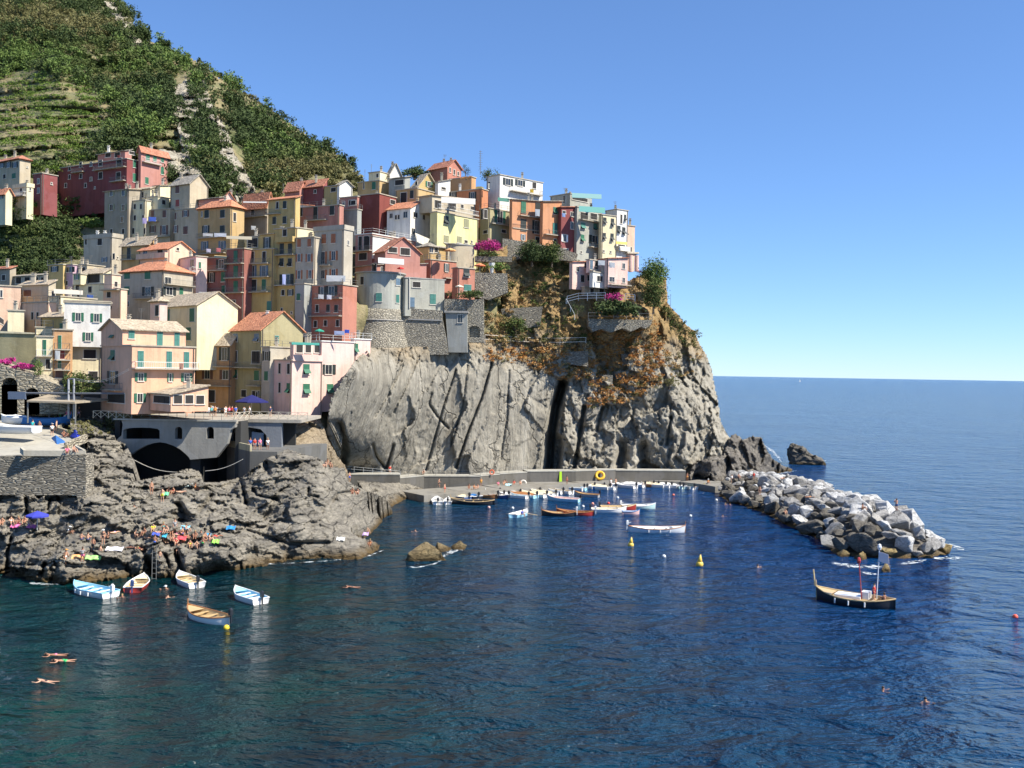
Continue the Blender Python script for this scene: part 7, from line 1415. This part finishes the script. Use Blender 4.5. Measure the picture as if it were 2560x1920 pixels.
def body(pose):
    if pose in PM: return PM[pose]
    J = [Vector(p) for p in POSE[pose]]; me = bpy.data.meshes.new('body'); hd = J[3] + (J[3] - J[2]).normalized() * .1
    # a hand: palm with four fingers and a thumb on each wrist
    V_ = [tuple(j) for j in J] + [tuple(hd)]; E = list(EDG) + [(3, 18)]; rad = RAD + [.085]
    for wi, el in ((6, 5), (9, 8)):
        d = (J[wi] - J[el]).normalized(); s = d.orthogonal().normalized(); n0 = len(V_); V_.append(tuple(J[wi] + d * .07)); E.append((wi, n0)); rad.append(.032)
        for k, ln in ((-1.5, .055), (-.5, .075), (.5, .07), (1.5, .05)): V_.append(tuple(J[wi] + d * (.09 + ln) + s * k * .022)); E.append((n0, len(V_) - 1)); rad.append(.011)
        V_.append(tuple(J[wi] + d * .06 + s * .065)); E.append((wi, len(V_) - 1)); rad.append(.013)
    me.from_pydata(V_, E, []); o = bpy.data.objects.new('tmp', me); COL.objects.link(o); m = o.modifiers.new('s', 'SKIN')
    for v, r in zip(me.skin_vertices[0].data, rad): v.radius = (r, r)
    me.skin_vertices[0].data[1].radius = (.17, .11); me.skin_vertices[0].data[0].use_root = True
    o.modifiers.new('u', 'SUBSURF').levels = 1; o.modifiers['u'].render_levels = 1
    dg = bpy.context.evaluated_depsgraph_get(); dg.update(); bm_ = bpy.data.meshes.new_from_object(o.evaluated_get(dg)); bpy.data.objects.remove(o)
    bm_.name = 'body'; bm_.materials.clear(); bm_.materials.append(SKIN[0]); bm_.polygons.foreach_set('use_smooth', [True] * len(bm_.polygons))
    def mk(fn, nm):
        mb = MB(); fn(mb); q = bpy.data.meshes.new(nm); q.from_pydata(mb.v, [], mb.f); q.materials.append(SKIN[0]); q.polygons.foreach_set('use_smooth', [True] * len(q.polygons)); return q
    def hairf(mb):
        up = (J[3] - J[2]).normalized(); mb.ball(J[3] + up * .10 + Vector((0, .035, .0)) * (1 if pose not in ('lie', 'swim') else 0) + Vector((0, 0, .03)), .112, .118, .105, 10); mb.ball(J[3] + Vector((0, .07, .0)) + up * .02, .09, .07, .10, 8)
    def hatf(mb):
        c = J[3] + (J[3] - J[2]).normalized() * .15; mb.ball(c, .13, .14, .09, 10); mb.cbox(c + Vector((0, -.05, -.02)), .34, .36, .02)
    def shorts(mb):
        for h_, k in ((10, 11), (14, 15)): mb.tube(J[h_] + (J[0] - J[h_]) * .3, J[h_].lerp(J[k], .5), .125, .105, 8)
        mb.tube(J[0] - (J[1] - J[0]).normalized() * .05, J[0].lerp(J[1], .3), .165, .15, 8)
    def brief(mb): mb.tube(J[0] - (J[1] - J[0]).normalized() * .1, J[0].lerp(J[1], .22), .15, .155, 8)
    def shirt(mb):
        mb.tube(J[0].lerp(J[1], .05), J[1], .165, .185, 10); mb.tube(J[1], J[2].lerp(J[1], .15), .185, .10, 10)
        for s_, e in ((4, 5), (7, 8)): mb.tube(J[s_] + (J[2] - J[s_]) * .2, J[s_].lerp(J[e], .65), .09, .075, 8)
    def top(mb): mb.tube(J[0].lerp(J[1], .8), J[1].lerp(J[2], .25), .165, .16, 8)
    PM[pose] = dict(body=bm_, hair=mk(hairf, 'hair'), hat=mk(hatf, 'hat'), shorts=mk(shorts, 'shorts'), swimwear=mk(brief, 'swimwear'), shirt=mk(shirt, 'shirt'), top=mk(top, 'top')); return PM[pose]
PC = [0]
def person(Z, x, y, pose, face, wear, label, z=None, Y=None, s=1.0, group=None, lift=0):
    """wear: s shorts, b swimwear, t shirt, p bikini top, h hat - each followed by a colour letter"""
    q = px(Z, x, y)
    if Y is not None: p = atY(*q, Y)
    elif z is not None: p = atZ(*q, z)
    else: p = hit(*q, 0)
    PC[0] += 1; root = empty('person', (p.x, p.y, p.z + lift), label, 'person', group); root.rotation_euler.z = R(face); root.scale = (s, s, s); B = body(pose)
    def ad(nm, mat): o = bpy.data.objects.new(nm, B[nm]); COL.objects.link(o); o.parent = root; o.material_slots[0].link = 'OBJECT'; o.material_slots[0].material = mat
    ad('body', SKIN[PC[0] % 3]); hat = 'h' in wear[::2]
    ad('hair', HAIR[(PC[0] * 7) % 3 if PC[0] % 4 == 0 else PC[0] % 2])
    for k, c in zip(wear[::2], wear[1::2]): ad({'s': 'shorts', 'b': 'swimwear', 't': 'shirt', 'p': 'top', 'h': 'hat'}[k], cm(c))
P_ = person
# on the slipway and under the shelter
P_('I', 375, 1012, 'stand', 175, 'ttse', 'person in a bright blue shirt walking up the slipway'); P_('I', 455, 1020, 'walk', 10, 'sk', 'bare chested person in dark shorts on the slipway right of the blue shirt'); P_('I', 600, 1058, 'stand', 200, 'twskhw', 'person in white shirt and white hat by the slipway parapet')
P_('I', 650, 1020, 'stand', 100, 'sk', 'tanned person standing behind the white hatted one'); P_('I', 735, 1070, 'sit', 30, 'br', 'seated person at the parapet corner, left of two'); P_('I', 790, 1068, 'sit', -20, 'bopo', 'seated person at the parapet corner, right of two')
P_('I', 855, 1250, 'sit', 60, 'bk', 'person sitting at the end of the kerb above the sea wall'); P_('I', 775, 1262, 'sit', 20, 'tpbp', 'person in pink sitting on the kerb beside the blue tarpaulin'); P_('I', 170, 860, 'stand', 20, 'tosw', 'person in orange standing beside the white notice panel')
P_('I', 250, 868, 'stand', 200, 'tkse', 'person in black near the boats on the slipway'); P_('I', 322, 880, 'sit', 80, 'trsbhw', 'seated person in a white hat in front of the blue boat')
cols = 'wbrktpegonly'
for k, (x, y) in enumerate(((720, 862), (770, 880), (860, 850), (905, 842), (945, 838), (985, 838), (1075, 800), (1105, 800), (1145, 805), (1185, 800), (640, 880), (690, 905), (745, 920), (800, 880))):
    P_('I', x, y + 8, 'stand' if k % 3 else 'walk', 40 * k, 't%ss%s' % (cols[(k * 5) % 12], cols[(k * 3 + 1) % 12]), ['visitor in %s crowding the rail beside the shelter, number' % n for n in ('grey',)][0].replace(', number', '') if 0 else 'visitor wearing %s, %s in the crowd beside the shelter' % ({'w': 'white', 'b': 'blue', 'r': 'red', 'k': 'black', 't': 'teal', 'p': 'pink', 'e': 'grey', 'g': 'green', 'o': 'orange', 'n': 'navy', 'l': 'lilac', 'y': 'yellow'}[cols[(k * 5) % 12]], ('at the front left', 'left of the poles', 'right of the poles', 'just past the poles', 'in the middle', 'right of the middle', 'near the cross braced fence', 'at the fence', 'behind the fence', 'farthest right', 'far left', 'in front on the parapet', 'lowest', 'beside the left pole')[k]), group='visitors crowding beside the shelter')
# terrace
TP = [(480, 'e', 'w', 'left end of'), (545, 'w', 'k', 'beside the restaurant end of'), (600, 'k', 'r', 'in dark clothes left of the pavilion on'), (640, 'w', 'w', 'all in white next to the dark clothed one on'), (682, 'b', 'w', 'with blue top at the pavilion corner on'), (1140, 'e', 'k', 'in front of the pavilion door on'), (1420, 't', 'k', 'with turquoise top near the motorbikes on'), (1465, 'o', 'k', 'in orange near the motorbikes on'),
      (1585, 'w', 'w', 'in white right of the motorbikes on'), (1625, 'p', 'k', 'small, in pink, on'), (1658, 'r', 'k', 'in red on'), (1700, 'b', 'e', 'in blue by the shade line on'), (1800, 'e', 'n', 'in grey in the shade on'), (1860, 'w', 'n', 'in a pale shirt deep in the shade on'), (2100, 'n', 'k', 'in navy at the far right of')]
for k, (x, a, b, l) in enumerate(TP): P_('H', x, 745, 'stand' if k % 3 else 'walk', 50 * k, 't%ss%s' % (a, b), 'person %s the terrace above the bridge' % l, z=TZ)
for x, a, l in ((1870, 'b', 'in a blue top, left of the four'), (1920, 'r', 'in red, second of the four'), (1980, 'p', 'in bright pink, third of the four'), (2070, 'w', 'in white, right of the four')): P_('H', x, 1125, 'stand', 30, 't%sse' % a, 'person %s on the landing beside the bridge' % l, z=zp)
# upper ledge
for Z, x, y, pose, f, wr, l in (('J', 1745, 350, 'stand', 40, 'bk', 'tanned person standing alone left of the upper ledge group'), ('J', 1870, 432, 'stand', 0, 'sy', 'person in yellow swim shorts standing on the upper ledge'), ('J', 1945, 345, 'sit', 10, 'bg', 'seated sunbather behind the yellow shorts'), ('J', 1992, 345, 'sit', -20, 'brpr', 'seated sunbather right of the yellow shorts'),
     ('J', 2090, 330, 'lie', 30, 'bk', 'person lying on the upper ledge beside the white towel'), ('J', 1545, 495, 'head', 0, '', 'bather half in the rock pool'), ('H', 1365, 1495, 'sit', 30, 'bo', 'person sitting at the edge of the dark inlet, left'), ('H', 1445, 1480, 'sit', -40, 'te', 'person in grey sitting at the edge of the dark inlet, right'), ('H', 1240, 1590, 'sit', 60, 'bopo', 'person sitting on the rock below the inlet'),
     ('J', 25, 700, 'sit', 20, 'bo', 'person sitting at the very left edge of the bathing rocks'), ('J', 130, 692, 'sit', 40, 'bwpw', 'person in white bikini left of the beach umbrella'), ('J', 210, 690, 'sit', -10, 'bp', 'second person left of the beach umbrella'), ('J', 285, 690, 'sit', 10, 'bk', 'person sitting under the blue beach umbrella'), ('J', 340, 715, 'sit', 60, 'sb', 'darker person sitting under the blue beach umbrella, right'),
     ('J', 805, 808, 'sit', 80, 'twhw', 'person in white with a white cap reading on the concrete ledge'), ('J', 940, 878, 'sit', 180, 'sn', 'person seen from behind at the low wall, left'), ('J', 1015, 880, 'sit', 170, 'sn', 'second person seen from behind at the low wall'), ('J', 1072, 1015, 'stand', 190, 'sk', 'dark tanned person standing at the low wall'), ('J', 1188, 925, 'stand', 10, 'bkpkhw', 'person with a white sun hat standing near the water edge'),
     ('J', 1155, 1105, 'stand', 160, 'sr', 'person in red shorts standing on the front ledge'), ('J', 950, 1130, 'stand', 200, 'spte', 'person in pink standing in front of the orange towel'), ('J', 755, 1155, 'walk', 60, 'bwho', 'child like figure with orange hat bending at the front ledge'), ('J', 1570, 845, 'sit', 60, 'bk', 'person sitting high above the pale striped towel'), ('J', 1530, 975, 'lie', 160, 'bkpk', 'sunbather leaning on the edge, left of the pair'),
     ('J', 1610, 990, 'lie', 150, 'br', 'sunbather leaning on the edge, right of the pair'), ('J', 1765, 775, 'sit', 10, 'ty', 'person in olive yellow sitting against the rock'), ('J', 1785, 905, 'sit', 180, 'bb', 'bare backed person seated at the ladder top'), ('J', 1872, 870, 'sit', 20, 'bt', 'person on a teal towel right of the ladder'), ('J', 1915, 790, 'sit', -10, 'bkpk', 'sunbather in the back row of the main group, left'),
     ('J', 1965, 815, 'sit', 30, 'bopo', 'sunbather in the middle of the main group'), ('J', 2015, 795, 'stand', 40, 'tebe', 'person raising arms in the main group'), ('J', 2030, 930, 'sit', 20, 'brpr', 'sunbather in red in the front of the main group'), ('J', 2110, 905, 'sit', -20, 'brpw', 'sunbather on the big red towel'), ('J', 2055, 1000, 'edge', 10, 'bw', 'person sitting with legs over the front edge'), ('J', 1840, 1160, 'stand', 170, 'sn', 'person climbing out of the sea at the ladder'),
     ('K', 190, 1130, 'sit', 10, 'bo', 'sunbather left of the small green bag'), ('K', 245, 1128, 'sit', -20, 'bp', 'second sunbather left of the small green bag'), ('K', 205, 1225, 'sit', 40, 'bw', 'sunbather crouching at the front edge below the group'), ('K', 400, 1118, 'lie', 60, 'trbk', 'person in red beside the bright blue towel'), ('K', 1495, 400, 'sit', 0, 'bw', 'person sitting highest on the big smooth rock'), ('K', 1475, 430, 'sit', -30, 'bk', 'left of two people sitting low on the big smooth rock'),
     ('K', 1525, 432, 'sit', 30, 'bo', 'right of two people sitting low on the big smooth rock'), ('K', 1682, 425, 'stand', 60, 'bo', 'person standing where the walkway starts'), ('K', 1712, 568, 'stand', 40, 'sb', 'person in blue shorts climbing the smooth rock'), ('K', 1742, 690, 'sit', 10, 'br', 'left of the pair on the round grey rock'), ('K', 1792, 695, 'sit', -20, 'brpw', 'right of the pair on the round grey rock'),
     ('K', 1890, 1075, 'sit', 40, 'bp', 'person on the lilac towel at the rock tip'), ('K', 1915, 1205, 'sit', -10, 'bopo', 'person sitting in front on the rock tip'), ('K', 1950, 1140, 'lie', 200, 'bk', 'person stretched out on the rock tip'), ('O', 225, 385, 'sit', 20, 'br', 'person in red sitting where the breakwater starts'), ('O', 350, 405, 'stand', 20, 'tr', 'person in red standing on the first white boulders'),
     ('O', 400, 530, 'stand', 10, 'bk', 'person standing among boulders on the cove side'), ('O', 615, 690, 'sit', 0, 'bk', 'person fishing low on the cove side of the breakwater'), ('O', 1265, 650, 'sit', 50, 'bo', 'person sitting on the open sea side boulders'), ('O', 1545, 660, 'photo', 190, 'sn', 'person standing tall at the outer crest of the breakwater looking out to sea'), ('O', 585, 392, 'lie', 20, 'bp', 'person lying on the back of the breakwater'),
     ('O', 820, 550, 'lie', 190, 'bo', 'tanned sunbather stretched on a white boulder')):
    P_(Z, x, y, pose, f, wr, l)
for Z, x, y, pose, f, wr, l, zz in (('K', 1815, 425, 'stand', 0, 'twsw', 'person all in white on the walkway', 4.5), ('K', 2112, 492, 'stand', 20, 'trsw', 'person in red and white on the walkway under the cliff', 3.8), ('K', 2040, 472, 'sit', 0, 'tk', 'person in black crouching on the walkway', 3.9), ('V', 843, 1020, 'stand', 0, 'bo', 'lone person leaning on the slab at the walkway', 3.6),
     ('V', 895, 1022, 'sit', 10, 'br', 'sunbather at the cliff foot, leftmost of the cluster', 3.5), ('V', 908, 1020, 'stand', 40, 'toso', 'standing person in orange at the cliff foot', 3.5), ('V', 926, 1018, 'stand', -30, 'trbk', 'standing person in red, right in the cliff foot cluster', 3.5), ('V', 915, 1024, 'sit', 0, 'bkpk', 'seated sunbather in the middle of the cliff foot cluster', 3.5), ('M', 820, 215, 'stand', 10, 'trbr', 'person in red alone on the walkway left of the lifebuoy', 3.6),
     ('M', 215, 455, 'walk', 90, 'sk', 'dark figure on the quay steps', 2.4), ('M', 300, 530, 'stand', 60, 'sr', 'person standing between the leftmost boats on the ledge', 1.4), ('M', 655, 475, 'sit', 0, 'br', 'first of the sunbathers on the landing ledge, from the left', 1.4), ('M', 730, 478, 'sit', 20, 'bopo', 'sunbather in orange on the landing ledge', 1.4), ('M', 780, 475, 'sit', -20, 'bk', 'sunbather next to the white covers on the ledge', 1.4),
     ('M', 830, 445, 'stand', 20, 'toby', 'standing person in orange behind the white covers', 1.4), ('M', 1080, 430, 'sit', 10, 'tpbp', 'person in pink on the landing ledge', 1.4), ('M', 1165, 415, 'sit', 0, 'bo', 'sunbather right of the one in pink', 1.4), ('M', 1190, 410, 'sit', 30, 'bb', 'sunbather closest to the pale blue towel', 1.4), ('M', 1310, 415, 'sit', 0, 'trbr', 'person in red next to the ring fender', 1.4),
     ('M', 1400, 415, 'sit', 10, 'bk', 'last sunbather before the ring fender', 1.4), ('N', 85, 355, 'stand', 30, 'br', 'person standing on the ledge right of the lime green board', 1.4), ('N', 640, 385, 'stand', 40, 'twsw', 'person in white standing on the low white raft', .5), ('N', 700, 378, 'walk', 200, 'bo', 'bending person on the low white raft', .5), ('N', 1598, 310, 'stand', 10, 'so', 'pair member standing at the right end of the quay', 1.5),
     ('N', 1862, 345, 'sit', 20, 'tohw', 'person with white cap sitting at the start of the breakwater', 1.5), ('N', 2158, 335, 'stand', 20, 'twse', 'person in white climbing onto the breakwater', 1.8)):
    P_(Z, x, y, pose, f, wr, l, z=zz)
for Z, x, y, pose, f, wr, l in (('L', 845, 310, 'head', 20, '', 'swimmer beside the red bottomed boat'), ('L', 1145, 250, 'head', 0, 'hw', 'bather with white cap between the boats'), ('L', 1160, 312, 'head', 60, '', 'bather just in front of the white capped one'), ('L', 385, 712, 'swim', 10, 'bp', 'floating swimmer in pink, upper of the pair'), ('L', 440, 752, 'swim', 12, 'sg', 'floating swimmer in green shorts, lower of the pair'),
     ('L', 320, 895, 'swim', -12, 'bk', 'lone swimmer stretched out below the pair'), ('K', 1740, 1610, 'swim', -8, 'bk', 'pale swimmer off the front of the big rocks'), ('O', 90, 705, 'head', 30, '', 'swimmer nearest the breakwater foot'), ('O', 385, 1130, 'head', 80, '', 'swimmer off the broad part of the breakwater'), ('V', 1908, 1491, 'head', 70, '', 'swimmer at lower right, left one'), ('V', 1999, 1515, 'head', 0, '', 'swimmer at lower right, right one'),
     ('V', 897, 1147, 'head', 0, '', 'swimmer behind the ochre islet'), ('N', 2080, 610, 'head', 40, '', 'left of two swimmers beside the first boulders'), ('N', 2135, 612, 'head', -20, '', 'right of two swimmers beside the first boulders'), ('I', 0, 0, None, 0, '', '')):
    if pose: P_(Z, x, y, pose, f, wr, l, z=0.05)
P_('O', 1358, 1405, 'stand', 60, 'trsr', 'person in red with white cap steering the black launch', z=.75); P_('O', 1440, 1420, 'sit', 200, 'sk', 'bare backed person sitting at the stern of the black launch', z=.8); P_('M', 1430, 855, 'edge', 60, 'tb', 'rower in blue in the small rowing boat', z=.5)
mw = ['olive', 'black', 'orange', 'pink', 'white', 'blue', 'red', 'teal', 'navy', 'grey', 'green', 'yellow', 'lilac', 'black']
mc = 'ykopwbrtnegylk'
for k, (x, y) in enumerate(((1905, 905), (1945, 890), (1985, 880), (2060, 820), (2130, 860), (2175, 880), (1850, 800), (1885, 760), (2150, 780), (1700, 860), (1660, 820), (2190, 960), (1320, 800), (1240, 860))):
    P_('J', x, y, 'sit' if k % 3 else 'lie', 37 * k % 160 - 60, 'b%s' % mc[k] + ('p%s' % mc[k] if k % 2 else ''), 'sunbather in %s swimwear %s' % (mw[k], ('at the centre of the main group', 'beside the teal bag', 'left of the big red towel', 'under the turquoise towel', 'right of the big red towel', 'farther right of the red towel', 'behind the ladder', 'highest behind the ladder', 'near the turquoise towel', 'left of the ladder', 'farther left of the ladder', 'at the right front edge', 'alone above the striped towel', 'alone left of the striped towel')[k]))
for k, (x, y) in enumerate(((60, 1090), (110, 1130), (150, 1160), (290, 1140), (335, 1160), (270, 1180))):
    P_('K', x, y, 'sit', 50 * k - 90, 'b%s' % mc[k + 5], 'bather in %s %s' % (mw[k + 5], ('at the left of the red towel crowd', 'in the red towel crowd, middle', 'in the red towel crowd, front', 'left of the blue bag', 'right of the blue bag', 'in front of the blue bag')[k]))
# towels, bags and small things on the rocks
for Z, x, y, c, w_, l in (('J', 700, 1110, WH, 1.5, 'white and blue towel at the left of the front ledge'), ('J', 880, 1075, (.7, .38, .15), 2.0, 'orange towel draped on the front ledge'), ('J', 1090, 1085, (.35, .7, .2), 1.8, 'green towel on the front ledge'), ('J', 1330, 985, (.72, .7, .72), 2.0, 'pale striped towel draped over the rock edge'), ('J', 2110, 740, (.25, .6, .75), 1.8, 'pale turquoise towel on the high rock'),
                       ('J', 2070, 860, (.75, .08, .1), 1.8, 'big red towel in the middle of the main group'), ('J', 1875, 830, (.05, .4, .6), 1.2, 'teal blue bag in the main group'), ('K', 530, 1030, (.03, .25, .6), 1.6, 'bright blue towel spread over the rock'), ('K', 400, 1165, (.3, .7, .1), .8, 'lime green bag at the right of the main group'), ('K', 310, 1105, (.05, .35, .6), 1.0, 'blue bag beside the red towel person'),
                       ('K', 120, 610, (.6, .75, .75), 1.2, 'white towel hung near the upper ledge group'), ('K', 1850, 1090, (.5, .35, .65), 1.6, 'lilac towel on the rock tip'), ('K', 1630, 1140, WH, 1.1, 'small white towel on the layered rock'), ('J', 190, 720, (.75, .15, .35), 1.0, 'magenta towel left of the beach umbrella'), ('J', 1920, 350, (.15, .6, .3), .8, 'green towel on the upper ledge'),
                       ('J', 380, 725, (.55, .12, .3), 1.1, 'plum towel right of the beach umbrella'), ('J', 1810, 810, (.06, .1, .5), .9, 'royal blue bag beside the ladder group'), ('M', 1230, 425, (.4, .7, .75), 1.2, 'pale blue towel on the landing ledge'), ('M', 200, 215, (.75, .1, .1), 1.2, 'red towel')):
    if l == 'red towel': continue
    p = hit(*px(Z, x, y), 0); mb = MB(); n = 5; 
    for i in range(n + 1):
        for j in range(3): mb.v.append((p.x + (i / n - .5) * w_, p.y - .3 + (j - 1) * .35, p.z + .16 + .07 * math.sin(i * 2.3 + j) + (j - 1) * .16))
    for i in range(n):
        for j in range(2): a = i * 3 + j; mb.f.append((a, a + 3, a + 4, a + 1)); mb.m.append(0)
    k0 = len(mb.v); mb.v += [(x_, y_, z_ - .05) for x_, y_, z_ in mb.v]; mb.f += [tuple(q + k0 for q in f[::-1]) for f in list(mb.f)]; mb.m = [0] * len(mb.f)
    solo(mb, 'bag' if 'bag' in l else 'towel', plain('fabric_%d_%d_%d' % tuple(int(99 * q) for q in c), c, .8, .08), l, 'bag' if 'bag' in l else 'towel')
# bathing ladder and covered motorbikes
a = hit(*px('J', 1790, 1020), 0); mb = MB(); b = Vector((a.x + .3, a.y - 1.2, -.3))
for s_ in (-.25, .25): mb.tube((a.x + s_, a.y - .3, a.z + .9), (b.x + s_, b.y, b.z), .035, n=5)
for k in range(7): t = k / 7; p = Vector((a.x, a.y - .3, a.z + .9)).lerp(b, t + .05); mb.tube((p.x - .25, p.y, p.z), (p.x + .25, p.y, p.z), .03, n=5)
solo(mb, 'ladder', METAL, 'metal bathing ladder going down the rock into the sea', 'ladder')
def motorbike(x, col, label):
    p = atZ(*px('H', x, 705), TZ); root = empty('motorbike', (p.x, p.y + 1.5, TZ), label, 'motorbike'); q = Vector((p.x, p.y + 1.5, TZ))
    for dx in (-.62, .62):
        mb = MB(); n = 14; c = q + Vector((dx, 0, .3))
        for i in range(n):
            a = 2 * math.pi * i / n
            for (r, yy) in ((.3, -.05), (.3, .05), (.2, .05), (.2, -.05)): mb.v.append((c.x + r * math.cos(a), c.y + yy, c.z + r * math.sin(a)))
        for i in range(n):
            for j in range(4): mb.f.append((i * 4 + j, ((i + 1) % n) * 4 + j, ((i + 1) % n) * 4 + (j + 1) % 4, i * 4 + (j + 1) % 4)); mb.m.append(0)
        part(mb, 'wheel', plain('tyre', (.02, .02, .02), .8), root)
    mb = MB(); mb.ball(q + Vector((-.1, 0, .62)), .55, .17, .22, 10); mb.tube(q + Vector((-.62, 0, .3)), q + Vector((-.4, 0, 1.0)), .05, n=6); mb.tube(q + Vector((.62, 0, .3)), q + Vector((.2, 0, .6)), .05, n=6); part(mb, 'body', plain('bike_paint_' + label[:3], col, .3), root)
    mb = MB(); mb.ball(q + Vector((.3, 0, .82)), .36, .14, .07, 8); part(mb, 'seat', plain('tyre', (.02, .02, .02), .8), root)
    mb = MB(); mb.tube(q + Vector((-.4, -.32, 1.02)), q + Vector((-.4, .32, 1.02)), .025, n=5); part(mb, 'handlebar', METAL, root)
motorbike(1270, (.12, .02, .02), 'dark red motorbike parked left of the covered one on the terrace'); motorbike(1500, (.05, .05, .06), 'black motorbike parked right of the covered one on the terrace')
for x, c, l in ((1330, WH, 'motorbike under a white cover on the terrace'), (1430, (.3, .3, .3), 'motorbike under a grey cover on the terrace')):
    p = atZ(*px('H', x, 700), TZ) + Vector((0, 1.6, 0)); mb = MB(); mb.ball(p + Vector((0, 0, .35)), 1.05, .45, .55, 12); mb.ball(p + Vector((-.45, 0, .75)), .35, .4, .4, 10); mb.ball(p + Vector((.3, 0, .6)), .5, .35, .3, 10)
    solo(mb, 'covered_motorbike', plain('fabric_%d_%d_%d' % tuple(int(99 * q) for q in c), c, .8, .08), l, 'motorbike')
mb = MB(); a = atZ(*px('I', 80, 850), 16.5); mb.box(a, (1.1, 0, 0), (0, .08, 0), (0, 0, 1.9)); mb.box((a.x + .15, a.y - .03, a.z + .4), (.8, 0, 0), (0, .03, 0), (0, 0, 1.2), 1); solo(mb, 'notice_board', [WRAIL, plain('notice_paper', (.3, .32, .33), .7)], 'white framed notice board standing at the back of the slipway', 'sign')
